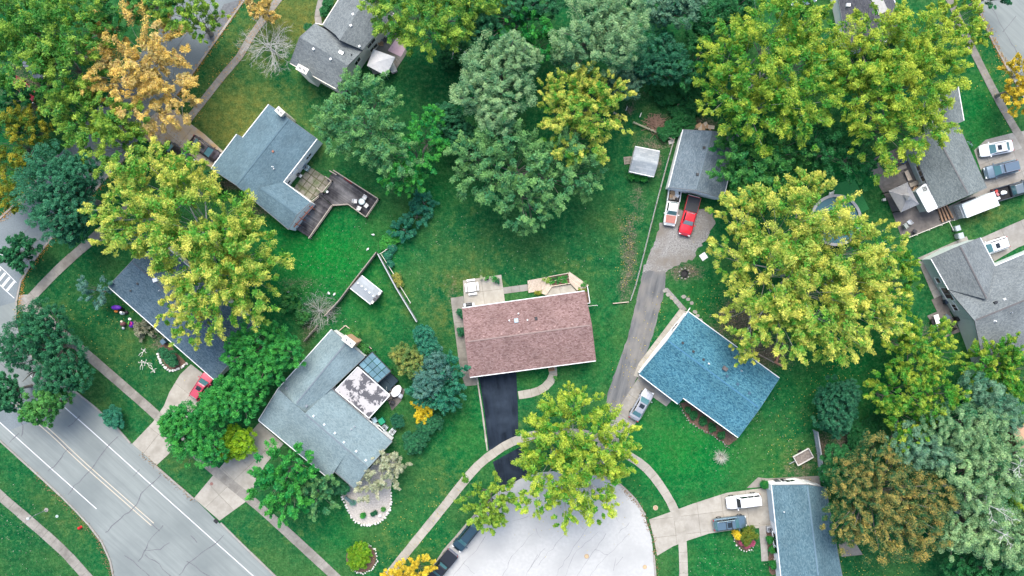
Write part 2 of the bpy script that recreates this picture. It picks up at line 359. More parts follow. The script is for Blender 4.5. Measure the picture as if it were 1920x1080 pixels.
DIRT = [(1180, 470, 20, 95, .66), (1170, 540, 16, 40, .6), (1195, 380, 20, 60, .5), (1225, 270, 50, 20, .55), (1235, 300, 12, 40, .6), (1160, 410, 25, 18, .45), (850, 555, 14, 40, .5), (810, 560, 20, 60, .25), (860, 520, 40, 10, .4), (790, 510, 10, 60, .35),
        (1285, 510, 45, 22, .7), (1320, 560, 60, 10, .2), (1395, 600, 70, 60, .75), (1440, 660, 60, 40, .75), (1235, 230, 22, 22, .8), (1190, 185, 18, 14, .5), (1180, 205, 14, 20, .6), (1310, 235, 40, 18, .8), (430, 345, 50, 12, .8), (470, 395, 50, 14, .7),
        (560, 530, 60, 14, .5), (600, 580, 40, 30, .5), (580, 620, 18, 40, .55), (70, 175, 70, 40, .8), (1500, 880, 40, 50, .55), (1545, 845, 20, 40, .8), (1500, 300, 40, 18, .5), (1735, 620, 20, 30, .5), (300, 640, 22, 26, .6), (712, 800, 16, 22, .5), (1705, 590, 30, 20, .3), (1505, 770, 12, 10, .4), (1650, 300, 20, 60, .4),
        (120, 985, 18, 12, .3), (1175, 460, 20, 20, .3), (740, 830, 14, 18, .4), (1230, 600, 10, 60, .35), (1200, 150, 50, 60, .4), (1300, 200, 60, 40, .3), (1600, 830, 60, 40, .7), (40, 130, 60, 60, .5), (1620, 270, 60, 40, .3), (1370, 1010, 6, 6, .2)]
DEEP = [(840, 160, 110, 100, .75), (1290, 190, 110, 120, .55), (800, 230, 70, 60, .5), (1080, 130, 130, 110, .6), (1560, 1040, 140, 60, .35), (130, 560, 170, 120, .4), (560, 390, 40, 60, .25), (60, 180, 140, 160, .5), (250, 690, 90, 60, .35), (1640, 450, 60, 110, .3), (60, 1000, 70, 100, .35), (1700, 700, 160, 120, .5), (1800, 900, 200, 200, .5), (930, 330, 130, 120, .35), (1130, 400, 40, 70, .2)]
def make_ground():
    nx, ny = 360, 210; x0, x1, y0, y1 = -90., 90., -54., 54.
    xs = np.linspace(x0, x1, nx); ys = np.linspace(y0, y1, ny)
    X, Y = np.meshgrid(xs, ys); px = X * S + 960; py = 540 - Y * S
    def field(lst):
        f = np.zeros_like(px)
        for cx, cy, rx, ry, a in lst:
            d = ((px - cx) / (rx * 1.25)) ** 2 + ((py - cy) / (ry * 1.25)) ** 2
            f = np.maximum(f, a * np.exp(-d * 1.3))
        return f
    verts = np.stack([X, Y, np.zeros_like(X)], -1).reshape(-1, 3)
    idx = np.arange(nx * ny).reshape(ny, nx)
    quads = np.stack([idx[:-1, :-1], idx[:-1, 1:], idx[1:, 1:], idx[1:, :-1]], -1).reshape(-1, 4)
    E = 1500.0
    outer = [(-E, -E, 0), (E, -E, 0), (E, E, 0), (-E, E, 0)]
    n0 = len(verts); V = np.vstack([verts, np.array(outer)])
    c = [idx[0, 0], idx[0, -1], idx[-1, -1], idx[-1, 0]]
    faces = quads.tolist()
    # outer ring: one face per side, sharing the grid's border vertices
    faces.append([n0, n0 + 1] + idx[0, ::-1].tolist()); faces.append([n0 + 1, n0 + 2] + idx[::-1, -1].tolist())
    faces.append([n0 + 2, n0 + 3] + idx[-1, :].tolist()); faces.append([n0 + 3, n0] + idx[:, 0].tolist())
    me = bpy.data.meshes.new('ground'); me.from_pydata(V.tolist(), [], faces)
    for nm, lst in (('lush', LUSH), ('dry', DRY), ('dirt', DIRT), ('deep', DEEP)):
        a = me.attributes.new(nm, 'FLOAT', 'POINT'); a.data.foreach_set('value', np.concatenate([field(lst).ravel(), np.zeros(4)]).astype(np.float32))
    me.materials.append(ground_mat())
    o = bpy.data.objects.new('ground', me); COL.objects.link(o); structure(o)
make_ground()

def road(name, pts, m, z):
    return structure(G().sheet(px_poly(pts), z).build(name, m))
MAINROAD = road('main_road', [(-260, 380), (-40, 585), (30, 566), (31, 600), (38, 640), (64, 672), (190, 772), (245, 830), (365, 935), (405, 975), (480, 1045), (600, 1160), (720, 1270), (240, 1270), (222, 1160),
     (214, 1085), (204, 1043), (180, 1000), (125, 940), (60, 880), (0, 826), (-120, 720), (-260, 600)], ASPHALT_OLD, 0.012)
STREET = road('side_street', [(505, -60), (458, 0), (352, 150), (225, 305), (105, 438), (55, 500), (40, 525), (31, 566), (-40, 585), (-90, 520), (-40, 452), (0, 408), (35, 378), (150, 245), (275, 85), (382, -60)], ASPHALT_A, 0.008)
CUL = road('cul_de_sac', [(790, 1100), (830, 1035), (858, 1003), (886, 970), (918, 935), (960, 903), (1010, 886), (1070, 880), (1120, 888), (1160, 906), (1190, 934), (1210, 970), (1222, 1010), (1229, 1080), (1228, 1160), (1180, 1260), (840, 1260), (760, 1140)], CULDESAC, 0.012)
STREET2 = road('upper_street', [(1790, -80), (1828, 0), (1852, 60), (1892, 134), (1930, 200), (1975, 262), (2060, 400), (2200, 400), (2100, 200), (1960, -80)], ASPHALT_OLD, 0.012)
structure(G().sheet(px_poly([(420, 8), (458, -3), (440, 26), (402, 78), (380, 70)]), 0.017).build('asphalt_patch', mat('dark_patch', (0.10, 0.11, 0.12), (0.16, 0.17, 0.18), 3.0, 0.9)))
structure(G().sheet(px_poly([(-30, 775), (40, 822), (20, 806), (60, 790), (35, 765), (0, 740)]), 0.017).build('asphalt_patch', MATS['grey_street']))

def slabs_along(name, pts, wpx, mslab, step=1.5, z0=0.0, z1=0.06, piece='slab', base=JOINT, gap=0.03, closed=False):
    P = resample(smooth_path([W(*p) for p in pts]), 0.25); w = wpx / S
    g = G(); N = normals2(P); vs = []
    root = structure(ribbon(G(), P, w - 0.05, z1 - 0.02).build(name, base))
    Q = resample(P, step); NQ = normals2(Q)
    for i in range(len(Q) - 1):
        a, b, na, nb = Q[i], Q[i + 1], NQ[i], NQ[i + 1]; d = (b - a); L = d.length
        if L < 0.3: continue
        d.normalize(); a2, b2 = a + d * gap / 2, b - d * gap / 2; dz = random.uniform(0, .01); hw = w / 2 + random.uniform(-.02, .02)
        poly = [a2 - na * hw, b2 - nb * hw, b2 + nb * hw, a2 + na * hw]
        G().prism([(p.x, p.y) for p in poly], z0, z1 + dz).build(piece, mslab, root)
    return root
def clip(poly, nx, ny, c):
    out = []
    for i in range(len(poly)):
        a, b = poly[i], poly[(i + 1) % len(poly)]; da, db = a[0] * nx + a[1] * ny - c, b[0] * nx + b[1] * ny - c
        if da >= 0: out.append(a)
        if (da >= 0) != (db >= 0):
            t = da / (da - db); out.append((a[0] + (b[0] - a[0]) * t, a[1] + (b[1] - a[1]) * t))
    return out
def area2(p): return 0.5 * abs(sum(p[i][0] * p[(i + 1) % len(p)][1] - p[(i + 1) % len(p)][0] * p[i][1] for i in range(len(p))))
def slab_poly(name, pts, dirpx, su, sv, mslab, z1=0.05, gap=0.035, piece='slab', base=JOINT, parent=None, z0=0.0, jitter=0.0):
    poly = [(p[0], p[1]) for p in px_poly(pts)]
    root = parent
    if root is None: root = structure(G().sheet(poly, z1 - 0.022).build(name, base))
    d = Vector((dirpx[0], -dirpx[1])).normalized(); ux, uy = d.x, d.y; vx, vy = -uy, ux
    us = [p[0] * ux + p[1] * uy for p in poly]; vv = [p[0] * vx + p[1] * vy for p in poly]
    nu = max(1, round((max(us) - min(us)) / su)); nv = max(1, round((max(vv) - min(vv)) / sv))
    du = (max(us) - min(us)) / nu; dv = (max(vv) - min(vv)) / nv
    for i in range(nu):
        for j in range(nv):
            ju = random.uniform(-jitter, jitter)
            a0, a1 = min(us) + i * du + gap / 2, min(us) + (i + 1) * du - gap / 2
            b0, b1 = min(vv) + j * dv + gap / 2 + (ju if jitter else 0), min(vv) + (j + 1) * dv - gap / 2
            q = clip(poly, ux, uy, a0); q = clip(q, -ux, -uy, -a1) if len(q) > 2 else q
            q = clip(q, vx, vy, b0) if len(q) > 2 else q; q = clip(q, -vx, -vy, -b1) if len(q) > 2 else q
            if len(q) < 3 or area2(q) < 0.06 * min(1.0, su * sv): continue
            G().prism(q, z0, z1 + random.uniform(0, .009)).build(piece, mslab, root)
    return root

# kerbs
slabs_along('kerb', [(36, 640), (64, 673), (190, 773), (245, 831)], 3.2, KERB, 3.0, z1=0.11, piece='kerb_stone')
slabs_along('kerb', [(290, 872), (365, 936)], 3.2, KERB, 3.0, z1=0.11, piece='kerb_stone')
slabs_along('kerb', [(414, 980), (480, 1045), (600, 1160)], 3.2, KERB, 3.0, z1=0.11, piece='kerb_stone')
slabs_along('kerb', [(-60, 772), (0, 826), (60, 880), (125, 940), (180, 1000), (204, 1043), (214, 1085), (220, 1140)], 3.2, KERB, 3.0, z1=0.11, piece='kerb_stone')
slabs_along('kerb', [(480, -28), (458, 0), (352, 150), (300, 216)], 3.2, KERB, 3.0, z1=0.11, piece='kerb_stone')
slabs_along('kerb', [(240, 290), (105, 438), (55, 500), (40, 525), (31, 566), (31, 600)], 3.2, KERB, 3.0, z1=0.11, piece='kerb_stone')
slabs_along('kerb', [(-60, 480), (0, 408), (35, 378), (110, 290)], 3.2, KERB, 3.0, z1=0.11, piece='kerb_stone')
slabs_along('kerb', [(790, 1100), (830, 1035), (858, 1003), (886, 970), (905, 949)], 3.6, KERB, 3.0, z1=0.11, piece='kerb_stone')
slabs_along('kerb', [(1130, 892), (1160, 906), (1190, 934), (1210, 966)], 3.6, KERB, 3.0, z1=0.11, piece='kerb_stone')
slabs_along('kerb', [(1226, 1040), (1229, 1080), (1228, 1140)], 3.6, KERB, 3.0, z1=0.11, piece='kerb_stone')
slabs_along('kerb', [(1815, -26), (1828, 0), (1852, 60), (1892, 134), (1935, 210)], 3.2, KERB, 3.0, z1=0.11, piece='kerb_stone')

# sidewalks
slabs_along('sidewalk', [(-40, 892), (0, 929), (48, 970), (118, 1032), (162, 1080), (200, 1120)], 18, CONCRETE_G, 1.6)
slabs_along('sidewalk', [(62, 572), (115, 622), (172, 672), (232, 724), (292, 777), (345, 830), (402, 882), (475, 941), (530, 990), (592, 1047), (660, 1110)], 17, CONCRETE_G, 1.6)
slabs_along('sidewalk', [(545, -30), (515, 8), (470, 70), (450, 105), (420, 140), (352, 226)], 13, CONCRETE_G, 1.6)
slabs_along('sidewalk', [(245, 385), (165, 456), (110, 505), (54, 563)], 17, CONCRETE_G, 1.6)
structure(slab_poly('sidewalk_corner', [(36, 553), (56, 552), (76, 566), (66, 585), (34, 584)], (1, 1), 1.5, 1.5, CONCRETE, z1=0.052))
slabs_along('sidewalk', [(700, 1115), (727, 1080), (775, 1020), (828, 955), (872, 900), (897, 872), (918, 855), (957, 830), (1010, 814), (1085, 812), (1140, 828), (1172, 850), (1210, 876), (1242, 916), (1265, 957), (1277, 997), (1281, 1045), (1282, 1110)], 16, CONCRETE_W, 1.5)
slabs_along('sidewalk', [(1772, -20), (1815, 75), (1868, 180), (1920, 270), (1960, 330)], 14, CONCRETE_G, 1.6)
# driveways
slab_poly('driveway', [(358, 683), (402, 716), (378, 750), (352, 782), (336, 812), (318, 850), (294, 872), (248, 832), (288, 790), (308, 760), (318, 735), (338, 702)], (-.62, .78), 3.4, 3.1, CONCRETE_W)
slab_poly('driveway', [(486, 792), (532, 832), (500, 868), (478, 905), (470, 934), (412, 976), (364, 934), (404, 886), (440, 846)], (-.72, .69), 3.2, 3.2, CONCRETE_W)
slab_poly('driveway', [(1217, 974), (1262, 958), (1300, 944), (1362, 924), (1438, 914), (1452, 988), (1420, 990), (1385, 992), (1330, 1000), (1290, 1013), (1262, 1024), (1232, 1042), (1226, 1010)], (1, -.12), 3.6, 3.0, CONCRETE_W)
slab_poly('driveway', [(1200, 703), (1228, 724), (1259, 751), (1249, 762), (1225, 745), (1187, 800), (1152, 862), (1130, 892), (1092, 880), (1155, 772)], (-.55, .83), 3.2, 3.2, CONCRETE)
slab_poly('driveway', [(1826, 282), (1848, 262), (1895, 250), (1990, 232), (1990, 332), (1932, 352), (1790, 414), (1776, 388), (1850, 352)], (.93, -.36), 4.2, 3.4, CONCRETE)
slab_poly('driveway', [(1840, 446), (1880, 428), (1950, 398), (1965, 442), (1908, 464), (1864, 490), (1856, 478)], (.92, -.4), 3.4, 3.0, CONCRETE)
slab_poly('driveway', [(292, 212), (330, 205), (352, 228), (384, 252), (418, 283), (402, 316), (345, 292), (300, 268), (256, 262), (262, 236)], (.78, .62), 3.2, 3.0, mat('leaf_stained_concrete', (0.34, 0.29, 0.24), (0.45, 0.40, 0.34), 2.0, 0.9, objrand=0.08, c3=(0.42, 0.28, 0.13), scale3=0.5))
structure(G().sheet(px_poly([(898, 704), (968, 696), (971, 760), (972, 822), (945, 835), (917, 848), (908, 770)]), 0.03).build('asphalt_driveway', ASPHALT_NEW))
structure(G().sheet(px_poly([(924, 866), (975, 838), (1000, 868), (985, 892), (940, 918)]), 0.03).build('asphalt_driveway', ASPHALT_NEW))
slabs_along('driveway_edging', [(894, 706), (904, 770), (914, 846)], 3.0, CONCRETE_W, 1.2, z1=0.07, piece='edging_stone')
structure(G().sheet(px_poly(ragged([(1248, 396), (1330, 392), (1340, 420), (1322, 452), (1296, 486), (1249, 508), (1246, 512), (1205, 512), (1222, 466)], 4.0)), 0.016).build('gravel_drive', GRAVEL))
structure(G().sheet(px_poly(ragged([(1205, 510), (1249, 508), (1246, 545), (1226, 622), (1206, 678), (1197, 703), (1166, 770), (1150, 790), (1136, 750), (1158, 684), (1176, 636), (1190, 578)], 1.5)), 0.022).build('asphalt_lane', ASPHALT_GREY))
slabs_along('front_walk', [(1036, 688), (1037, 704), (1026, 722), (1004, 735), (972, 741)], 15, CONCRETE_W, 1.1)
slabs_along('front_walk', [(604, -30), (602, 5), (596, 25), (598, 46)], 12, CONCRETE, 1.2)
slabs_along('front_walk', [(1429, 986), (1432, 1020), (1434, 1052)], 13, CONCRETE, 1.3)
slab_poly('walkway', [(1274, 580), (1290, 584), (1292, 592), (1216, 694), (1198, 708), (1188, 704), (1198, 680)], (-.6, .8), 1.6, 4.0, CONCRETE_W)
slab_poly('walkway', [(845, 559), (869, 555), (873, 600), (882, 694), (893, 710), (894, 722), (872, 724), (862, 690)], (.12, 1), 1.9, 4.0, CONCRETE_G)
slab_poly('patio', [(868, 526), (940, 515), (947, 566), (871, 578)], (1, -.14), 2.8, 2.2, CONCRETE_W, z1=0.075)
slab_poly('walkway', [(943, 539), (989, 533), (991, 545), (944, 551)], (1, -.14), 1.2, 2.0, CONCRETE)
slab_poly('walkway', [(1720, 484), (1812, 443), (1818, 455), (1736, 492)], (.91, -.4), 1.7, 3.0, CONCRETE, z1=0.055)
slab_poly('walkway', [(1720, 487), (1735, 494), (1768, 560), (1752, 562)], (.42, .9), 1.7, 3.0, CONCRETE, z1=0.05)
slab_poly('patio', [(1746, 562), (1768, 552), (1782, 582), (1760, 592)], (.42, .9), 2.6, 2.6, PATIO, z1=0.055)
slab_poly('patio', [(1738, 592), (1776, 576), (1800, 622), (1772, 632), (1750, 612)], (.42, .9), 2.6, 2.6, PATIO, z1=0.06)
slab_poly('patio', [(1640, 296), (1700, 270), (1720, 310), (1740, 345), (1790, 412), (1692, 450), (1665, 378), (1630, 318)], (.42, .9), 4.0, 4.0, PATIO, z1=0.05)
slab_poly('patio', [(1572, 1020), (1600, 1012), (1618, 1040), (1578, 1044)], (1, -.1), 1.6, 1.6, CONCRETE_G, z1=0.05)
slab_poly('patio', [(700, 735), (722, 715), (760, 730), (752, 752), (735, 770), (728, 752)], (.7, .7), 1.2, 1.2, PATIO, z1=0.05)
slab_poly('walkway', [(1400, 915), (1421, 895), (1438, 897), (1538, 892), (1538, 912), (1440, 912)], (1, 0), 2.0, 2.0, CONCRETE_G, z1=0.045)
slab_poly('patio', [(1866, 800), (1885, 795), (1930, 830), (1900, 838), (1880, 828)], (.9, .4), 2.0, 2.0, PATIO, z1=0.05)
slab_poly('patio', [(684, 100), (742, 60), (764, 98), (742, 132), (700, 140)], (.8, -.6), 2.2, 2.2, CONCRETE_G, z1=0.05)
structure(G().sheet(px_poly([(1562, 345), (1602, 336), (1630, 392), (1607, 402), (1570, 400)]), 0.02).build('turf_mat', mat('turf_mat', (0.02, 0.16, 0.045), (0.035, 0.20, 0.06), 5.0, 0.9)))

# road paint and crack fillings: thin sheets laid 4 mm above the road
def line(name, pts, w, m, z, parent, jit=0.0):
    P = [W(*p) for p in pts]
    if jit:
        P = resample(P, 0.8)
        for p in P[1:-1]: p.x += random.gauss(0, jit); p.y += random.gauss(0, jit)
        ws = [w * random.uniform(0.5, 1.5) for _ in P]
    else: P = smooth_path(P, 5); ws = w
    return ribbon(G(), P, ws, z).build(name, m, parent)
for pts in ([(57, 704), (77, 724)], [(116, 759), (175, 811), (265, 892), (285, 910), (400, 1013), (475, 1080), (560, 1158)], [(-30, 765), (22, 812), (100, 882), (181, 954)], [(-60, 635), (10, 665)]):
    line('lane_line', pts, 0.13, PAINT_W, 0.020, MAINROAD)
for o in (-2.2, 2.2): line('centre_line', [(30 + o, 757 - o), (95 + o, 811 - o), (160 + o, 872 - o), (286 + o, 983 - o)], 0.13, PAINT_Y, 0.020, MAINROAD)
line('centre_line', [(215, 165), (300, 55), (345, -10)], 0.12, TAR, 0.016, STREET)
for k in range(6):                       # crosswalk bars
    a, b = (27 - 8.6 * k, 528 - 8.0 * k), (13 - 8.6 * k, 545 - 8.0 * k)
    line('crosswalk_bar', [a, b], 0.36, PAINT_W, 0.020, MAINROAD if b[1] > 566 else STREET)
line('crosswalk_line', [(-20, 484), (4, 503), (31, 530)], 0.12, PAINT_W, 0.0245, STREET)
line('crosswalk_line', [(-20, 514), (6, 540), (27, 559)], 0.12, PAINT_W, 0.0245, STREET)
line('stop_bar', [(-14, 468), (6, 480)], 0.6, PAINT_W, 0.020, STREET)
for pts in ([(222, 818), (200, 838), (172, 880), (140, 910), (127, 928)], [(128, 841), (105, 872), (90, 883)], [(302, 890), (268, 922), (254, 950), (222, 975), (198, 998)], [(36, 812), (18, 830)], [(262, 880), (250, 893)],
            [(306, 985), (282, 1010), (270, 1034), (258, 1054)], [(270, 1032), (300, 1030), (320, 1016)], [(420, 1003), (390, 1030), (350, 1057), (335, 1080)], [(272, 1040), (300, 1060), (325, 1085)], [(233, 1041), (260, 1060), (282, 1082)], [(285, 982), (300, 996)],
            [(358, 1004), (370, 1018)], [(0, 681), (30, 708)], [(150, 780), (128, 800)], [(100, 815), (135, 850)], [(30, 770), (45, 800), (40, 820)], [(350, 1052), (395, 1082)]):
    line('tar_crack', pts, 0.11, TAR, 0.0245, MAINROAD, 0.08)
for pts in ([(1090, 940), (1060, 1000), (1010, 1060)], [(1180, 1000), (1120, 1060), (1100, 1090)], [(1000, 1000), (960, 1040), (940, 1085)], [(1140, 930), (1160, 980)], [(1100, 990), (1060, 1050), (1040, 1085)], [(1122, 997), (1080, 1035), (1062, 1075), (1050, 1090)], [(1136, 1000), (1105, 1045), (1080, 1082)], [(1022, 1028), (1000, 1055), (985, 1082)], [(1008, 1040), (990, 1072)], [(1155, 1045), (1150, 1070)], [(1168, 1044), (1155, 1060)],
            [(960, 977), (990, 968)], [(910, 1005), (890, 1035), (868, 1056), (850, 1080)], [(868, 1056), (890, 1076)], [(1005, 990), (1015, 1010)], [(1115, 1030), (1140, 1040)], [(1180, 980), (1160, 1000)]):
    line('tar_crack', pts, 0.045, mat('faded_crack', (0.20, 0.205, 0.21), (0.27, 0.275, 0.28), 3.0, 0.9), 0.020, CUL, 0.09)
for pts in ([(95, 425), (60, 462), (30, 498)], [(352, 80), (340, 98)], [(430, -40), (330, 90), (290, 145)], [(60, 420), (20, 466)]):
    line('tar_crack', pts, 0.08, TAR, 0.020, STREET, 0.06)
for pts in ([(1850, 0), (1890, 70), (1935, 150)], [(1905, 30), (1880, 60)]): line('tar_crack', pts, 0.07, TAR, 0.020, STREET2, 0.06)
def disc(name, label, cat, px, r, m, ringm):
    t = thing(name, label, cat, W(*px))
    G().lathe([(r, 0), (r, 0.05), (r * .82, 0.055)], n=20).build('rim', ringm, t, False); G().lathe([(r * .8, 0), (r * .8, 0.062), (r * .1, 0.066)], n=18).build('lid', m, t, False)
RUST = mat('rusty_iron', (0.30, 0.20, 0.12), (0.42, 0.30, 0.19), 5.0, 0.8)
disc('manhole_cover', 'rusty round manhole cover in the grass inside the cul-de-sac sidewalk', 'manhole', (1229, 952), .36, RUST, mat('tan_ring', (.45, .36, .26)))
disc('manhole_cover', 'tan round manhole cover in the middle of the cul-de-sac', 'manhole', (1100, 1043), .34, mat('tan_iron', (.50, .38, .22), (.42, .33, .2), 4.), RUST)
disc('manhole_cover', 'tan round manhole cover near the right kerb of the cul-de-sac', 'manhole', (1209, 1063), .30, MATS['tan_iron'], RUST)
disc('manhole_cover', 'reddish utility cover at the edge of the cracked double driveway', 'manhole', (397, 907), .30, mat('red_iron', (.25, .13, .11)), KERB)
t = thing('storm_drain', 'dark iron storm drain grate at the main road kerb', 'drain', W(405, 977, .02), -.75)
G().box((0, 0, .03), (.62, .5, .06)).build('frame', BLACKP, t, False)
for k in range(5): G().box((-.22 + .11 * k, 0, .075), (.05, .44, .03)).build('bar', DARKMETAL, t, False)
# ------------------------------------------------------------------ houses
EYE = Vector((0, 0, H))
def plane_of(p3):
    a, b, c = p3; n = (b - a).cross(c - a).normalized()
    if n.z < 0: n = -n
    return a, n
def hit(px, py, pl):
    a, n = pl; d = W(px, py) - EYE
    return EYE + d * ((a - EYE).dot(n) / d.dot(n))
def in_poly(x, y, poly):
    c = False; j = len(poly) - 1
    for i in range(len(poly)):
        if (poly[i][1] > y) != (poly[j][1] > y) and x < (poly[j][0] - poly[i][0]) * (y - poly[i][1]) / (poly[j][1] - poly[i][1]) + poly[i][0]: c = not c
        j = i
    return c
def inset(poly, d):
    n = len(poly); a = sum(poly[i].x * poly[(i + 1) % n].y - poly[(i + 1) % n].x * poly[i].y for i in range(n)); sg = 1 if a > 0 else -1
    out = []
    for i in range(n):
        p0, p1, p2 = poly[i - 1], poly[i], poly[(i + 1) % n]
        d1 = Vector((p1.x - p0.x, p1.y - p0.y)).normalized(); d2 = Vector((p2.x - p1.x, p2.y - p1.y)).normalized()
        n1 = Vector((-d1.y, d1.x)) * sg; n2 = Vector((-d2.y, d2.x)) * sg
        q = n1 + n2
        if q.length < 0.2: out.append((p1.x + n1.x * d, p1.y + n1.y * d)); continue
        q = q / (q.length ** 2) * 2 * d
        out.append((p1.x + q.x, p1.y + q.y))
    return out, sg
class House:
    def __init__(s, name, label, planes, outline, roofm, wallm, trim=WHITE, over=0.14, cat='house', fascia=None, thick=0.12, gutters=True, rake=None):
        s.planes = []; lut = {}
        for pl in planes:
            k = plane_of([W(*p) for p in pl if len(p) == 3][:3])
            pts = []
            for p in pl:
                q = W(*p) if len(p) == 3 and sum(1 for r in pl[:pl.index(p)] if len(r) == 3) < 3 else hit(p[0], p[1], k)
                pts.append(q); lut.setdefault((p[0], p[1]), q)
            s.planes.append((k, pts))
        ol = [lut[p] for p in outline]; s.ol = ol
        c = sum(ol, Vector()) / len(ol)
        s.t = thing(name, label, cat, (c.x, c.y, 0))
        foot, sg = inset(ol, over); s.foot = foot; s.sg = sg
        for k, pts in s.planes:
            g = G(); n = k[1]
            u = Vector((0, 0, 1)).cross(n); u = u.normalized() if u.length > .02 else Vector((1, 0, 0)); v = n.cross(u)
            a = sum(pts[i].x * pts[(i + 1) % len(pts)].y - pts[(i + 1) % len(pts)].x * pts[i].y for i in range(len(pts)))
            P = pts if a > 0 else pts[::-1]; m = len(P)
            vs = list(P) + [p - Vector((0, 0, thick)) for p in P]
            g.add(vs, [tuple(range(m)), tuple(range(2 * m - 1, m - 1, -1))] + [(i, i + m, (i + 1) % m + m, (i + 1) % m) for i in range(m)])
            g.uv = [(p.dot(u), p.dot(v)) for p in vs]
            g.build('roof_slope', roofm, s.t)
        # walls rise to the underside of the roof
        g = G(); n = len(foot)
        for i in range(n):
            a, b = foot[i], foot[(i + 1) % n]; L = math.hypot(b[0] - a[0], b[1] - a[1]); m = max(2, int(L / 0.4)); vs = []
            for j in range(m + 1):
                t = j / m; x, y = a[0] + (b[0] - a[0]) * t, a[1] + (b[1] - a[1]) * t
                vs += [(x, y, 0), (x, y, s.zroof(x, y) - thick - .02)]
            f = [(2 * j, 2 * j + 2, 2 * j + 3, 2 * j + 1) for j in range(m)]
            if sg < 0: f = [q[::-1] for q in f]
            g.add(vs, f)
        g.build('wall', wallm, s.t)
        if gutters:
            for i in range(n):
                a, b = ol[i], ol[(i + 1) % n]
                if (b - a).length < .5: continue
                d = (b - a).normalized(); nrm = Vector((d.y, -d.x, 0)) * sg
                flat = abs(b.z - a.z) < .25
                off = nrm * (.05 if flat else .03) + Vector((0, 0, -.05))
                G().bar(a + off, b + off, .11 if flat else .06, .12 if flat else .14).build('gutter' if flat else 'rake_board', (fascia or trim) if flat else (rake or mat('rake_grey', (.16, .17, .18), rough=.7)), s.t)
        s.trim = trim
    def zroof(s, x, y):
        best = None
        for (a, n), pts in s.planes:
            z = a.z - ((x - a.x) * n.x + (y - a.y) * n.y) / n.z
            if in_poly(x, y, pts): best = z if best is None else max(best, z)
        if best is None:
            q = []
            for (a, n), pts in s.planes:
                d = min((Vector((x, y)) - Vector((p.x, p.y))).length for p in pts + [(pts[i] + pts[(i + 1) % len(pts)]) / 2 for i in range(len(pts))])
                q.append((d, a.z - ((x - a.x) * n.x + (y - a.y) * n.y) / n.z))
            best = min(q)[1]
        return best
    def on_roof(s, px, py):
        for k, pts in s.planes:
            q = hit(px, py, k)
            if in_poly(q.x, q.y, pts): return q, k[1]
        k = s.planes[0][0]; return hit(px, py, k), k[1]
    def ridge(s, p, q, m, w=.2):
        a, b = [s.on_roof(*p)[0], s.on_roof(*q)[0]]
        n = max(2, int((b - a).length / 1.0))
        G().bar(a + Vector((0, 0, .02)), b + Vector((0, 0, .01)), w, .04).build('ridge_cap', m, s.t)
    def vent(s, px, py, d=(.4, .4, .22), m=DARKMETAL, name='roof_vent', rz=0.0):
        q, n = s.on_roof(px, py); G().box(q + Vector((0, 0, d[2] / 2 - .04)), d, rz, taper=.85).build(name, m, s.t)
    def pipe(s, px, py, r=.07, h=.35, m=GALV):
        q, n = s.on_roof(px, py); G().lathe([(r * 2.2, -.05), (r * 1.4, .06), (r, .08), (r, h)], q, 8).build('vent_pipe', m, s.t)
    def chimney(s, px, py, w, d, ztop, m, rz=0.0, zb=0.0, cap=CREAM):
        q = W(px, py, ztop); o = G().box((q.x, q.y, (ztop + zb) / 2), (w, d, ztop - zb), rz).build('chimney', m, s.t)
        G().box((q.x, q.y, ztop + .05), (w + .14, d + .14, .1), rz).build('cap', cap, o)
        for k in (-1, 1): G().lathe([(.13, 0), (.11, .25), (.1, .25), (.09, .02)], (q.x + math.cos(rz) * k * w * .22, q.y + math.sin(rz) * k * w * .22, ztop + .1), 10).build('flue', GALV, o)
    def wallbit(s, i, t, z, w, h, kind='window', panes=2, m=None):
        a, b = s.foot[i], s.foot[(i + 1) % len(s.foot)]; d = Vector((b[0] - a[0], b[1] - a[1], 0)).normalized(); nr = Vector((d.y, -d.x, 0)) * s.sg
        c = Vector((a[0] + (b[0] - a[0]) * t, a[1] + (b[1] - a[1]) * t, z)); rz = math.atan2(d.y, d.x)
        if kind == 'window':
            o = G().box(c + nr * .03, (w + .16, .1, h + .16), rz).build('window', s.trim, s.t)
            for k in range(panes): G().box(c + nr * .075 + d * (w * ((k + .5) / panes - .5)), (w / panes - .07, .05, h - .06), rz).build('pane', GLASS, o)
            G().box(c + nr * .09 - Vector((0, 0, h / 2 + .1)), (w + .24, .16, .06), rz).build('sill', s.trim, o)
        elif kind == 'door':
            o = G().box(c + nr * .03, (w + .16, .1, h + .1), rz).build('door', s.trim, s.t); G().box(c + nr * .075, (w - .04, .06, h - .04), rz).build('door_leaf', m or WHITE, o)
            G().box(c + nr * .13 + d * w * .36, (.05, .08, .12), rz).build('handle', GALV, o)
        else:
            o = G().box(c + nr * .02, (w + .2, .08, h + .12), rz).build('garage_door', s.trim, s.t)
            for k in range(4): G().box(c + nr * .06 + Vector((0, 0, h * ((k + .5) / 4 - .5))), (w, .06, h / 4 - .03), rz).build('panel', m or WHITE, o)

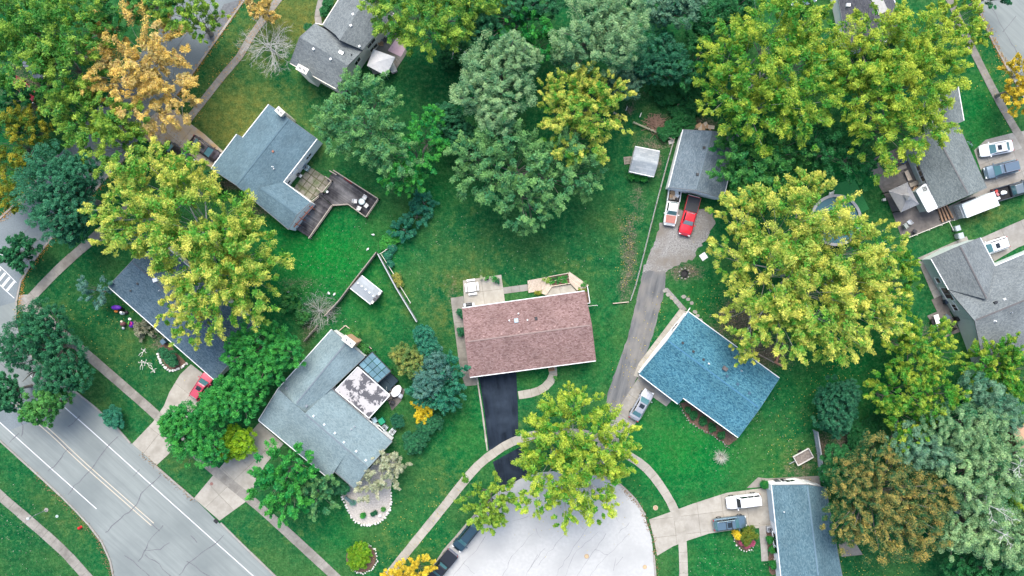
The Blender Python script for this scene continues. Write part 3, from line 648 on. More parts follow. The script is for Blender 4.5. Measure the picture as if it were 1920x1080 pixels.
R_BROWN = roof_mat('brown_shingle', [(0.144, 0.084, 0.080), (0.216, 0.140, 0.127), (0.289, 0.198, 0.187), (0.195, 0.121, 0.111)], (0.117, 0.066, 0.064), fine=.10)
R_BLUE = roof_mat('blue_shingle', [(0.020, 0.081, 0.126), (0.049, 0.163, 0.226), (0.098, 0.252, 0.303), (0.034, 0.122, 0.182)], (0.016, 0.065, 0.098), fine=.45)
R_GREY = roof_mat('grey_shingle', [(0.114, 0.138, 0.143), (0.157, 0.186, 0.188), (0.197, 0.228, 0.226)], (0.095, 0.112, 0.116))
R_TAUPE = roof_mat('taupe_shingle', [(0.123, 0.141, 0.149), (0.164, 0.186, 0.192), (0.198, 0.223, 0.225)], (0.099, 0.115, 0.122))
R_SLATE = roof_mat('slate_blue_shingle', [(0.080, 0.135, 0.166), (0.105, 0.169, 0.205), (0.127, 0.197, 0.231)], (0.068, 0.114, 0.144), fine=.25)
R_PALE = roof_mat('pale_blue_shingle', [(0.142, 0.202, 0.219), (0.180, 0.246, 0.261), (0.213, 0.282, 0.292)], (0.127, 0.178, 0.197), fine=.2)
R_NAVY = roof_mat('navy_shingle', [(0.051, 0.089, 0.120), (0.078, 0.125, 0.160), (0.110, 0.162, 0.200)], (0.037, 0.068, 0.095), fine=.4)
R_STEEL = roof_mat('steel_blue_shingle', [(0.061, 0.122, 0.152), (0.097, 0.172, 0.206), (0.138, 0.223, 0.254)], (0.056, 0.108, 0.135), fine=.4)
R_DARK = roof_mat('dark_shingle', [(0.064, 0.068, 0.084), (0.092, 0.096, 0.112), (0.120, 0.124, 0.136)], (0.056, 0.060, 0.072), fine=.4)
S_WHITE = siding_mat('white_siding', (.88, .89, .88)); S_CREAM = siding_mat('cream_siding', (.66, .63, .55)); S_MINT = siding_mat('mint_siding', (.52, .60, .57)); S_BLUE = siding_mat('pale_blue_siding', (.38, .48, .54))
S_TAN = siding_mat('tan_siding', (.45, .37, .29)); S_BROWN = siding_mat('brown_siding', (.25, .12, .08))

# brown roof in the middle
A = (867, 578); B = (1096, 546); C = (1117, 676); D = (881, 707); E = (873, 641); F = (1109, 609)
h = House('bungalow', 'bungalow with the pinkish brown shingle roof and black asphalt driveway', [[A + (3.0,), E + (3.95,), F + (3.95,), B], [E + (3.95,), D + (3.0,), C + (3.0,), F + (3.95,)]], [A, B, F, C, D, E], R_BROWN, S_WHITE, rake=mat('rake_brown', (.20, .13, .12)))
h.ridge((876, 640.5), (1106, 609.5), mat('brown_ridge', (0.281, 0.210, 0.192), (0.221, 0.160, 0.146), 4.)); rz = .14
h.vent(968, 601, (.62, .62, .25), mat('pale_blue_metal', (.42, .55, .60), rough=.4), rz=rz); h.vent(1005, 597, (.42, .42, .3), DARKMETAL, rz=rz); h.pipe(972, 588, m=WHITE); h.pipe(955, 601, m=WHITE); h.pipe(989, 600, m=WHITE)
for k in range(6): h.vent(907 + k * 33.2, 631 - k * 4.6, (.30, .26, .12), mat('brown_vent', (.36, .24, .22), rough=.7), rz=rz)
h.wallbit(0, .25, 1.5, 1.6, 1.1); h.wallbit(0, .7, 1.1, 1.6, 2.0, 'door'); h.wallbit(3, .35, 1.15, 1.0, 2.05, 'door', m=mat('brown_door', (.2, .1, .06))); h.wallbit(3, .8, 1.15, 4.6, 2.1, 'garage')
h.wallbit(3, .12, 1.5, 1.6, 1.1)
# blue roof
A = (1291, 585); B = (1461, 709); C = (1384, 820); D = (1281, 746); E = (1271, 757); F = (1199, 702); R1 = (1251, 640); R2 = (1424, 766); F2 = (1211, 687)
h = House('bungalow', 'house with the bright blue mottled shingle roof right of the long lane', [[R1 + (4.2,), R2 + (4.2,), B + (2.9,), A], [R1 + (4.2,), R2 + (4.2,), C + (2.9,), D, E, F, F2]], [A, B, R2, C, D, E, F, F2, R1], R_BLUE, S_WHITE, rake=mat('rake_blue', (.07, .17, .24)))
h.ridge((1254, 640), (1422, 763.5), mat('blue_ridge', (0.064, 0.190, 0.289), (0.043, 0.140, 0.230), 4.)); rz = -.63
for p in ((1280, 643), (1300, 659), (1319, 674)): h.vent(*p, (.34, .34, .2), DARKMETAL, rz=rz)
for p in ((1363, 705), (1383, 720), (1405, 737)): h.vent(*p, (.38, .38, .2), mat('blue_vent', (.05, .11, .17), rough=.5), rz=rz)
h.vent(1359, 691, (.72, .6, .45), mat('brown_cap', (.14, .12, .115), rough=.6), rz=rz); h.pipe(1329, 682, m=WHITE); h.pipe(1390, 695)
h.wallbit(5, .5, 1.1, 4.6, 2.1, 'garage'); h.wallbit(3, .5, 1.5, 1.8, 1.2); h.wallbit(8, .5, 1.5, 1.2, 1.0); h.wallbit(0, .3, 1.5, 1.5, 1.1)
# grey-blue L house by the deck
A = (504, 196); R1 = (541, 222); R2 = (443, 347); L1 = (396, 316); A2 = (455, 258); A3 = (444, 252); B = (594, 260); V = (531, 341); W0 = (487, 352); W1 = (557, 402); N1 = (582, 379); S1 = (541, 430); S0 = (480, 379)
h = House('ranch_house', 'L-shaped grey-blue roofed house joined to the dark timber deck', [[A + (3.5,), R1 + (4.9,), R2 + (4.9,), L1, A3, A2], 
     [R1 + (4.9,), B + (3.5,), V, W0, S0, R2 + (4.9,)], [W0 + (4.4,), V, N1 + (3.5,), W1 + (4.4,)], [W0 + (4.4,), W1 + (4.4,), S1 + (3.5,), S0]], [A, R1, B, V, N1, W1, S1, S0, R2, L1, A3, A2], R_SLATE, S_WHITE, over=.02)
RG = mat('slate_ridge', (0.078, 0.136, 0.174), (0.102, 0.168, 0.208), 4.)
h.ridge((540, 224), (445, 345), RG); h.ridge((489, 353), (554, 400), RG)
h.chimney(525, 209, 1.1, .7, 5.6, S_CREAM, -.75); h.vent(512, 284, (.3, .3, .2), mat('rusty_vent', (.3, .14, .1)), rz=.9); h.pipe(511, 313, m=WHITE); h.pipe(514, 317)
h.wallbit(2, .35, 1.7, 1.1, .7, panes=2); h.wallbit(2, .95, 1.6, .6, .6, panes=1); h.wallbit(5, .5, 1.1, 1.2, 2.0, 'door'); h.wallbit(2, .72, 1.2, .9, 2.0, 'door')
# taupe roof house at the top
A = (591, 44); B = (562, 70); C = (544, 118); D = (630, 166); D2 = (640, 152); E = (652, 122); F = (680, 94); R1 = (637, 75); R2 = (692, -12); P1 = (605, 47); P2 = (645, -16); Q = (738, 24)
h = House('two_storey_house', 'taupe roofed house at the top edge with a side chimney', [[B + (6.0,), A + (4.4,), F, E + (6.0,)], [B + (6.0,), E + (6.0,), D2, D, C + (4.4,)], [R1 + (6.0,), R2 + (6.0,), P2, P1 + (4.5,), (629, 65)], [R1 + (6.0,), F, Q + (4.5,), R2 + (6.0,)]],
          [A, B, C, D, D2, E, F, Q, R2, P2, P1], R_TAUPE, S_CREAM, trim=CREAM)
h.chimney(567, 130, 1.5, .7, 6.6, mat('white_brick', (.66, .63, .58), (.72, .70, .66), 6.), -.5)
for p in ((588, 92), (620, 111), (658, 48), (662, 27), (674, 87)): h.vent(*p, (.34, .34, .2), WHITE, rz=.5)
h.vent(640, 99, (.8, .5, .25), GALV, rz=-.5); h.pipe(659, 103, m=DARKMETAL)
h.wallbit(6, .25, 3.3, 1.6, 1.0); h.wallbit(6, .25, 1.3, 1.4, 1.0); h.wallbit(5, .5, 3.3, 1.2, 1.1, panes=2); h.wallbit(6, .6, 3.3, .7, .9, panes=1); h.wallbit(6, .75, 1.1, 1.8, 2.0, 'door'); h.wallbit(2, .5, 3.0, 1.0, 1.0)
# navy roof under the big yellow maple
A = (203, 537); B = (402, 712); C = (488, 618); D = (289, 443); R1 = (247, 490); R2 = (446, 665)
h = House('ranch_house', 'navy roofed house partly hidden under the large yellow-green maple', [[R1 + (4.5,), A + (2.9,), B + (2.9,), R2 + (4.5,)], [R1 + (4.5,), R2 + (4.5,), C, D + (2.9,)]], [A, B, R2, C, D, R1], R_NAVY, S_CREAM)
h.ridge((250, 493), (444, 663), mat('navy_ridge', (0.056, 0.080, 0.112), (0.080, 0.104, 0.136), 4.)); h.vent(292, 525, (.75, .6, .35), WHITE, rz=.3); h.vent(258, 532, (.3, .3, .2), DARKMETAL); h.vent(245, 545, (.25, .25, .15), DARKMETAL); h.pipe(340, 590); h.pipe(300, 545)
h.wallbit(0, .8, 1.15, 4.4, 2.1, 'garage'); h.wallbit(0, .45, 1.1, 1.0, 2.0, 'door'); h.wallbit(0, .2, 1.5, 1.8, 1.2); h.wallbit(1, .5, 1.5, 1.2, 1.0)
# pale blue-grey cross-gabled house
A = (622, 618); T = (650, 642); B = (684, 669); V = (621, 729); RC = (572, 775); M2 = (554, 758.5); L1 = (521, 730); L2 = (485, 788); K1 = (617, 897); K2 = (627, 884); K3 = (652, 845); RE = (690, 877); FR = (665, 917); UR = (735, 828)
h = House('cross_gabled_house', 'sprawling pale blue-grey cross-gabled house with the orange brick chimney', [[T + (4.3,), A + (3.0,), L1, M2 + (4.3,)], [T + (4.3,), M2 + (4.3,), RC, V, B + (3.0,)], [L1 + (4.3,), L2 + (3.0,), K1, K2, K3, RC + (4.3,)], [RC + (4.3,), RE + (4.3,), UR + (3.0,), V], [K3 + (4.45,), RE + (4.45,), FR + (3.0,), K2]],
          [A, T, B, V, UR, RE, FR, K2, K1, L2, L1], R_PALE, S_WHITE)
RP = mat('pale_ridge', (0.136, 0.172, 0.200), (0.168, 0.204, 0.232), 4.)
h.ridge((523, 732), (570, 773), RP); h.ridge((574, 777), (688, 875), RP); h.ridge((648, 644), (556, 756), RP)
h.chimney(654, 640, 1.7, .75, 5.2, BRICK, -.66, cap=CREAM)
for p in ((588, 780), (608, 796), (628, 812), (645, 829), (668, 846), (686, 863)): h.vent(*p, (.34, .34, .16), mat('pale_vent', (.5, .55, .58), rough=.5), rz=-.7)
for p in ((537, 728), (575, 761)): h.vent(*p, (.34, .34, .2), mat('steel_vent', (.22, .25, .28), rough=.4), rz=-.7)
h.pipe(659, 805); h.pipe(665, 800)
h.wallbit(8, .5, 1.15, 4.8, 2.1, 'garage'); h.wallbit(3, .6, 1.5, 1.4, 1.0); h.wallbit(3, .8, 1.5, .9, .8); h.wallbit(5, .6, 1.5, 1.4, 1.2); h.wallbit(6, .5, 1.5, 1.6, 1.2)
# steel blue roof, bottom right
A = (1447, 910); B = (1513, 909); C = (1548, 914); D = (1592, 1150); E = (1543, 1150); F = (1472, 1150)
h = House('ranch_house', 'steel blue roofed house at the bottom beside the driveway with two parked vehicles', [[A + (2.9,), F, E + (4.5,), B + (4.5,)], [B + (4.5,), E + (4.5,), D, C + (2.9,)]], [A, F, E, D, C, B], R_STEEL, S_WHITE)
h.ridge((1514, 912), (1534, 1078), mat('steel_ridge', (0.114, 0.188, 0.240), (0.138, 0.217, 0.272), 4.)); h.pipe(1470, 960, .05, .2, WHITE)
h.wallbit(0, .18, 1.15, 4.6, 2.1, 'garage', m=mat('pale_blue_panel', (.50, .58, .62))); h.wallbit(0, .42, 1.5, .9, 1.0, panes=1); h.wallbit(0, .47, 1.5, .9, 1.0, panes=1); h.wallbit(0, .53, 1.5, .9, 1.0, panes=1); h.wallbit(0, .66, 1.1, 1.0, 2.0, 'door'); h.wallbit(4, .5, 1.1, .9, 2.0, 'door'); h.wallbit(5, .3, 1.5, 1.2, 1.0)
# grey cross-gabled house on the right edge
A = (1746, 485); T = (1800, 461); B = (1838, 446); V = (1866, 499); RC = (1851, 562); L1 = (1779, 543); G1 = (1828, 601); E1 = (1918, 477); E2 = (1990, 446); E3 = (1990, 534); B1 = (1846, 690); B2 = (2030, 640)
h = House('cross_gabled_house', 'grey cross-gabled house with mint green siding at the right edge', [[A + (2.9,), T + (4.6,), RC + (4.6,), L1], [T + (4.6,), RC + (4.6,), V, B + (2.9,)], [L1 + (2.9,), RC, V, E1, E2, E3 + (4.8,), G1 + (4.8,)], [G1 + (4.8,), E3 + (4.8,), B2, B1 + (2.9,)]],
          [A, T, B, V, E1, E2, E3, B2, B1, G1, L1], R_TAUPE, S_MINT, trim=WHITE, over=.12)
RT = mat('taupe_ridge', (0.102, 0.096, 0.099), (0.132, 0.126, 0.126), 4.)
h.ridge((1801, 463), (1850, 560), RT); h.ridge((1830, 600), (1975, 541), RT)
h.vent(1866, 567, (.5, .34, .3), DARKMETAL, rz=.4); h.vent(1883, 561, (.4, .25, .2), WHITE, rz=.4); h.pipe(1865, 602, .09, .4, WHITE); h.pipe(1895, 586, .06, .4)
h.wallbit(9, .85, 1.9, 2.0, 1.6, panes=2); h.wallbit(9, .40, 1.7, 1.0, .9, panes=2); h.wallbit(10, .3, 1.5, .8, .8, panes=1); h.wallbit(2, .5, 1.15, 3.0, 2.1, 'garage'); h.wallbit(9, .62, 1.05, .9, 2.0, 'door')
# grey house, upper right, with two storeys of trees over it
A = (1706, 262); T = (1752, 245); B = (1794, 228); C = (1850, 352); D = (1816, 366); E = (1757, 391)
h = House('ranch_house', 'grey roofed house by the metal gazebo and box trailer', [[A + (2.9,), T + (4.5,), D + (4.5,), E], [T + (4.5,), D + (4.5,), C, B + (2.9,)]], [A, T, B, C, D, E], R_GREY, S_MINT, over=.14)
h.ridge((1753, 248), (1815, 363), mat('grey_ridge', (0.114, 0.114, 0.117), (0.150, 0.150, 0.150), 4.)); h.wallbit(5, .52, 1.9, 2.4, .8, panes=3); h.wallbit(2, .3, 1.15, 4.4, 2.1, 'garage'); h.wallbit(2, .75, 1.15, 4.4, 2.1, 'garage'); h.wallbit(5, .3, 1.1, 1.8, 2.0, 'door')
h2 = House('lean_to', 'flat pale lean-to on the patio side of the grey house', [[(1719, 358, 2.35), (1735, 345, 2.5), (1757, 389, 2.5), (1740, 397)]], [(1719, 358), (1735, 345), (1757, 389), (1740, 397)], mat('pale_membrane', (.50, .53, .50), (.58, .61, .58), 2., .7), S_MINT, over=.1, cat='lean-to', thick=.08)
for i in range(3):
    for j in range(3): h2.vent(1730.5 + i * 2.6 + j * .9, 352.5 + j * 2.6 - i * .9, (.17, .17, .06), BLACKP, 'vent_grille', rz=.45)
A = (1742, 188); T = (1768, 172); B = (1796, 162); C = (1807, 226); D = (1783, 236); E = (1752, 246)
h = House('porch_wing', 'small grey roofed porch wing showing beside the huge yellow-green maple', [[A + (2.8,), T + (3.7,), D + (3.7,), E], [T + (3.7,), D + (3.7,), C, B + (2.8,)]], [A, T, B, C, D, E], R_GREY, S_WHITE, cat='porch')
h.wallbit(2, .5, 1.4, 1.2, 1.1)
# dark roof at the top, behind the maples
A = (1566, -40); T = (1612, -44); T2 = (1628, -46); B = (1656, -48); C = (1702, 62); D = (1674, 72); D2 = (1656, 78); E = (1590, 100)
h = House('house', 'dark grey roofed house showing at the top behind yellow-green maples', [[A + (2.9,), T + (4.4,), D2 + (4.4,), E], [T + (4.4,), D2 + (4.4,), D, T2 + (4.42,)], [T2 + (4.42,), D + (4.42,), C, B + (2.9,)]], [A, T, T2, B, C, D, D2, E], R_DARK, S_WHITE)
h.vent(1590, 10, (.6, .5, .3), WHITE)
G().bar(W(1631, -30, 4.55), W(1656, 24, 4.55), 1.5, .06).build('ridge_strip', mat('pale_ridge_strip', (.33, .33, .32), (.40, .40, .385), 3.), h.t)  # paler strip laid along the flat ridge of the dark roof
# small grey roof, top
h = House('garden_shed', 'small grey-blue roofed shed at the top edge beside the dark roofed house', [[(1478, -20, 2.2), (1506, -26, 2.8), (1514, 8, 2.8), (1486, 14)], [(1506, -26, 2.8), (1514, 8, 2.8), (1530, 2), (1524, -30, 2.2)]], [(1478, -20), (1506, -26), (1524, -30), (1530, 2), (1514, 8), (1486, 14)], R_SLATE, S_BROWN, cat='shed', over=.2)
# brown building at the right edge
h = House('brown_house', 'brown roofed house cut off by the right edge among grey-green willows', [[(1898, 803, 2.8), (1955, 775, 2.8), (1970, 800, 4.0), (1908, 832)], [(1908, 832, 4.0), (1970, 800, 4.0), (1990, 826), (1918, 866, 2.8)]], [(1898, 803), (1955, 775), (1970, 800), (1990, 826), (1918, 866), (1908, 832)], mat('brown_metal_roof', (.40, .24, .16), (.46, .29, .2), 2., .6), S_BROWN, trim=mat('red_brown_trim', (.22, .08, .05)), over=.3)
# garage at the head of the lane
A = (1281, 243); T = (1335, 246); B = (1385, 252); C = (1356, 372); D = (1304, 356); E = (1254, 351)
h = House('garage', 'grey roofed garage at the head of the gravel drive, two trucks in front', [[A + (2.8,), T + (4.3,), D + (4.3,), E], [T + (4.3,), D + (4.3,), C, B + (2.8,)]], [A, T, B, C, D, E], roof_mat('garage_shingle', [(.105, .145, .175), (.145, .19, .22), (.19, .235, .265)], (.10, .13, .155), fine=.4), S_WHITE, cat='garage', over=.08)
h.ridge((1334, 250), (1305, 353), mat('garage_ridge', (0.137, 0.184, 0.220), (0.163, 0.214, 0.248), 4.)); h.vent(1320, 277, (.4, .4, .2), DARKMETAL); h.vent(1308, 327, (.4, .4, .2), DARKMETAL); h.wallbit(4, .5, 1.1, 2.6, 2.1, 'garage'); h.wallbit(3, .4, 1.1, 2.6, 2.1, 'garage')
# sheds
A = (1191, 275); T = (1186, 299); E = (1180, 321); B = (1237, 284); U = (1233, 308); C = (1226, 331)
h = House('garden_shed', 'grey roofed white garden shed on the lawn beside the wire fence', [[A + (2.2,), T + (2.9,), U + (2.9,), B], [T + (2.9,), E + (2.2,), C, U + (2.9,)]], [A, B, U, C, E, T], roof_mat('pale_shed_shingle', [(.25, .285, .31), (.31, .345, .37), (.37, .40, .42)], (.2, .23, .25), h=.3, w=.9), S_WHITE, cat='shed', over=.15)
h.wallbit(3, .5, .95, 1.6, 1.8, 'door')
A = (678, 517); B = (716, 547); C = (695, 570); D = (657, 540); T = (668, 528); U = (706, 559)
h = House('garden_shed', 'grey shed with a row of white roof domes in the fenced yard', [[A + (2.2,), T + (2.7,), U + (2.7,), B], [T + (2.7,), D + (2.2,), C, U + (2.7,)]], [A, B, U, C, D, T], roof_mat('plain_shed_roof', [(.27, .30, .32), (.30, .33, .35), (.33, .36, .38)], (.26, .29, .31), h=.6, w=2., fine=.15), S_TAN, cat='shed', over=.12)
for k in range(5):
    q, _ = h.on_roof(671 + k * 7.2, 531 + k * 6.0); G().lathe([(.16, -.03), (.14, .06), (.07, .12)], q, 10).build('roof_dome', WHITE, h.t)
for (x, y, a) in ((711, 551, WHITE), (699, 566, CREAM)):
    q, _ = h.on_roof(x, y); G().box(q + Vector((0, 0, .03)), (.55, .3, .06), .9).build('roof_panel', a, h.t)
h.vent(705, 559, (.9, .5, .05), mat('dark_panel', (.09, .09, .095)), 'roof_panel', rz=.85)

# gazebo with hipped metal roof
cs = [W(1701, 342, 2.4), W(1723, 383, 2.4), W(1689, 398, 2.4), W(1666, 358, 2.4)]; top = sum(cs, Vector()) / 4; top.z = 3.5
gz = thing('gazebo', 'hip roofed grey metal gazebo on the stained patio', 'gazebo', (top.x, top.y, 0))
GZ = mat('grey_sheet_metal', (.36, .35, .35), (.43, .42, .415), 2., .45, metal=.3); ins = [top + (c - top) * .22 for c in cs]
for i in range(4):
    a, b = cs[i], cs[(i + 1) % 4]; ia, ib = top + (a - top) * .2, top + (b - top) * .2
    ia.z = ib.z = 3.3
    dn = Vector((0, 0, -.05)); sl_ = G().add([a, b, ib, ia, a + dn, b + dn, ib + dn, ia + dn], [(0, 1, 2, 3), (7, 6, 5, 4), (0, 4, 5, 1), (1, 5, 6, 2), (2, 6, 7, 3), (3, 7, 4, 0)]).build('roof_slope', GZ, gz)
    for k in range(1, 8):
        t = k / 8; G().bar(a + (b - a) * t + Vector((0, 0, .02)), ia + (ib - ia) * t + Vector((0, 0, .02)), .035, .04).build('seam', GZ, sl_)
    G().bar(a + Vector((0, 0, .03)), ia + Vector((0, 0, .03)), .09, .07).build('hip_cap', GZ, gz)
    p = top + (a - top) * .9; G().box((p.x, p.y, 1.2), (.14, .14, 2.4)).build('post', DARKMETAL, gz)
cap = [top + (c - top) * .3 for c in cs]; tp = Vector((top.x, top.y, 3.95))
for p in cap: p.z = 3.5
G().add(cap + [tp], [(0, 1, 4), (1, 2, 4), (2, 3, 4), (3, 0, 4)]).build('cupola', GZ, gz)

# patio cover with peeling paint, and glazed pergola beside it
def peel_mat():
    m, t, b = _nodes('peeling_paint'); N, L = t.nodes, t.links
    g = N.new('ShaderNodeNewGeometry'); n = N.new('ShaderNodeTexNoise'); n.inputs['Scale'].default_value = .75; n.inputs['Detail'].default_value = 9; n.inputs['Roughness'].default_value = .72; n.inputs['Distortion'].default_value = .3; L.new(g.outputs['Position'], n.inputs['Vector'])
    r = N.new('ShaderNodeValToRGB'); e = r.color_ramp.elements; e[0].position = .49; e[0].color = (.085, .085, .095, 1); e[1].position = .515; e[1].color = (.42, .405, .40, 1); L.new(n.outputs['Fac'], r.inputs['Fac']); L.new(r.outputs['Color'], b.inputs['Base Color']); b.inputs['Roughness'].default_value = .85
    return m
q = [W(671, 688, 2.7), W(731, 741, 2.6), W(692, 784, 2.6), W(629, 731, 2.7)]; c = sum(q, Vector()) / 4
pc = thing('patio_cover', 'flat patio roof with peeling white paint behind the cross-gabled house', 'patio cover', (c.x, c.y, 0))
dn = Vector((0, 0, -.12)); G().add(q + [p + dn for p in q], [(3, 2, 1, 0), (4, 5, 6, 7), (0, 1, 5, 4), (1, 2, 6, 5), (2, 3, 7, 6), (3, 0, 4, 7)]).build('roof_sheet', peel_mat(), pc)
for i in range(4):
    a, b = q[i], q[(i + 1) % 4]; G().bar(a, b, .12, .18).build('edge_trim', WHITE, pc)
    p = c + (a - c) * .94; G().box((p.x, p.y, 1.28), (.12, .12, 2.54)).build('post', WHITE, pc)
q = [W(698, 660, 2.6), W(733, 696, 2.5), W(708, 718, 2.5), W(672, 684, 2.6)]; c = sum(q, Vector()) / 4
pg = thing('pergola', 'blue-green panelled pergola roof beside the peeling patio cover', 'pergola', (c.x, c.y, 0)); PGM = mat('blue_green_panel', (.08, .17, .215), (.12, .23, .275), 1.2, .4, objrand=.22)
for i in range(4):
    for j in range(3):
        f = lambda u, v: q[0] * (1 - u) * (1 - v) + q[1] * u * (1 - v) + q[2] * u * v + q[3] * (1 - u) * v
        u0, u1, v0, v1 = i / 4 + .012, (i + 1) / 4 - .012, j / 3 + .012, (j + 1) / 3 - .012; P = [f(u0, v0), f(u1, v0), f(u1, v1), f(u0, v1)]
        G().add(P + [p + Vector((0, 0, -.04)) for p in P], [(3, 2, 1, 0), (4, 5, 6, 7), (0, 1, 5, 4), (1, 2, 6, 5), (2, 3, 7, 6), (3, 0, 4, 7)]).build('panel', PGM, pg)
for i in range(4):
    G().bar(q[i] - Vector((0, 0, .06)), q[(i + 1) % 4] - Vector((0, 0, .06)), .12, .14).build('beam', DARKMETAL, pg); p = c + (q[i] - c) * .95; G().box((p.x, p.y, 1.23), (.11, .11, 2.46)).build('post', DARKMETAL, pg)
# ------------------------------------------------------------------ trees and shrubs
def unit(v): return v / np.maximum(np.linalg.norm(v, axis=-1, keepdims=True), 1e-9)
def spray_frond(n, r):
    """leaf positions on a side-twigged, slightly drooping frond along +x, length 1"""
    t = r.beta(1.35, 1.1, n); side = r.choice([-1., 1.], n); k = (np.floor(t * 6) + r.normal(0, .25, n)) / 6
    tw = r.random(n) ** .75 * (.40 * (1 - .76 * np.clip(k, 0, 1)) + .06); ang = .80 + r.normal(0, .22, n)
    x = k + tw * np.cos(ang) + r.normal(0, .04, n); y = side * tw * np.sin(ang) + r.normal(0, .05, n)
    z = -.22 * x ** 2 + r.normal(0, .085, n) + .1 * x
    c = np.stack([x, y, z], 1); d = np.stack([np.full(n, .7), side * .5, np.full(n, -.2)], 1) + r.normal(0, .5, (n, 3))
    nn = np.array([-.05, 0, 1.]) + r.normal(0, .40, (n, 3))
    return c, unit(d), unit(nn), np.clip(x, 0, 1)
def spray_puff(n, r):
    v = unit(r.normal(0, 1, (n, 3))); v[:, 2] = np.abs(v[:, 2]) * .9 - .12; rad = r.random(n) ** .45
    c = v * rad[:, None] * np.array([.62, .62, .55]); d = unit(v + np.array([.3, 0, -.2]) + r.normal(0, .35, (n, 3)))
    nn = unit(v * .6 + np.array([0, 0, .7]) + r.normal(0, .4, (n, 3)))
    return c, d, nn, np.clip(rad * .5 + v[:, 2] * .6, 0, 1)
TEMPL = {}
def templates(kind, n):
    k = (kind, n)
    if k not in TEMPL:
        r = np.random.default_rng(len(TEMPL) + 3); f = spray_frond if kind == 'frond' else spray_puff
        TEMPL[k] = [f(n, r) for _ in range(5)]
    return TEMPL[k]
def leaves_mesh(name, bases, dirs, lens, kind, nleaf, lsize, lw, g0, g1, tint0, tk, sprayt, off, r, bright=1.0, fat=None):
    K = len(bases); bases = np.array(bases); dirs = unit(np.array(dirs)); lens = np.array(lens); sprayt = np.array(sprayt)
    up = np.tile(np.array([0, 0, 1.]), (K, 1)) + r.normal(0, .25, (K, 3))
    yv = unit(np.cross(up, dirs)); zv = np.cross(dirs, yv); R = np.stack([dirs, yv, zv], 2)     # columns
    T = templates(kind, nleaf); pick = r.integers(0, 5, K); cs, ds, ns, ts = [], [], [], []
    C0 = np.stack([t[0] for t in T]); D0 = np.stack([t[1] for t in T]); N0 = np.stack([t[2] for t in T]); T0 = np.stack([t[3] for t in T])
    c = np.einsum('kij,knj->kni', R, C0[pick]) * lens[:, None, None] + bases[:, None, :]
    if kind == 'frond': d = np.einsum('kij,knj->kni', R, D0[pick]); nn = np.einsum('kij,knj->kni', R, N0[pick])
    else: d = D0[pick]; nn = N0[pick]
    c += r.normal(0, .04, c.shape); t = T0[pick]
    c = c.reshape(-1, 3); d = unit(d.reshape(-1, 3)); nn = nn.reshape(-1, 3); t = t.reshape(-1); M = len(c)
    s = unit(np.cross(nn, d)); L = lsize * r.uniform(.7, 1.3, M)[:, None]
    if fat is not None: L = L * np.repeat(np.array(fat), nleaf)[:, None]
    Wd = L * lw * r.uniform(.8, 1.2, M)[:, None]
    v = np.stack([c - d * L * .5 + s * Wd * .5, c - d * L * .4 - s * Wd * .5, c + d * L * .55 - np.array([0, 0, 1.]) * L * .12], 1)
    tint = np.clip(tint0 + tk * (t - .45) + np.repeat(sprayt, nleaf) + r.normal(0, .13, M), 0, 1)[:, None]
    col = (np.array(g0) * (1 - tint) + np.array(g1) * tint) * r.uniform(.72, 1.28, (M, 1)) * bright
    col *= 1 + r.normal(0, .05, (M, 3)); col = np.clip(col, .002, .95)
    V = (v.reshape(-1, 3) - np.array(off)).astype(np.float32)
    me = bpy.data.meshes.new(name); me.vertices.add(M * 3); me.vertices.foreach_set('co', V.ravel())
    me.loops.add(M * 3); me.loops.foreach_set('vertex_index', np.arange(M * 3, dtype=np.int32)); me.polygons.add(M)
    me.polygons.foreach_set('loop_start', np.arange(0, M * 3, 3, dtype=np.int32)); me.polygons.foreach_set('loop_total', np.full(M, 3, dtype=np.int32))
    me.update(calc_edges=True)
    ca = me.color_attributes.new('leaf_colour', 'FLOAT_COLOR', 'POINT'); cc = np.ones((M, 3, 4), np.float32); cc[:, :, :3] = col[:, None, :]
    ca.data.foreach_set('color', cc.ravel()); me.materials.append(LEAF)
    return me, M
NLEAF = 0; SEED = 100
def bez(a, m, b, t): return a * (1 - t) ** 2 + m * 2 * t * (1 - t) + b * t * t
PAL = {  # leaf colours: (younger/inner, turned/outer)
 'ymaple': ((.080, .310, .030), (.78, .75, .150)), 'ygreen': ((.055, .270, .026), (.55, .64, .075)), 'ylime': ((.055, .250, .035), (.44, .60, .080)), 'green': ((.022, .200, .050), (.15, .42, .085)),
 'mid': ((.045, .225, .090), (.24, .48, .150)), 'bright': ((.010, .235, .055), (.09, .44, .065)), 'deep': ((.010, .125, .058), (.050, .25, .100)), 'willow': ((.048, .215, .100), (.40, .59, .270)), 'wgrey': ((.045, .190, .115), (.27, .47, .280)), 'dkblue': ((.010, .130, .068), (.055, .26, .125)),
 'gold': ((.46, .38, .16), (.82, .60, .16)), 'rust': ((.020, .130, .045), (.56, .40, .095)), 'olive': ((.075, .215, .030), (.44, .40, .035)), 'spruce': ((.050, .190, .150), (.17, .36, .29)), 'juniper': ((.015, .180, .115), (.060, .31, .175)), 'forest': ((.008, .120, .040), (.040, .23, .065)),
 'leafy': ((.060, .290, .015), (.34, .54, .020)), 'pale': ((.30, .37, .21), (.56, .57, .40)), 'yflower': ((.62, .48, .03), (.88, .68, .04)), 'ogreen': ((.08, .22, .06), (.50, .46, .10)), 'pinkf': ((.33, .06, .13), (.55, .14, .24)), 'gyellow': ((.50, .42, .04), (.88, .66, .06))}
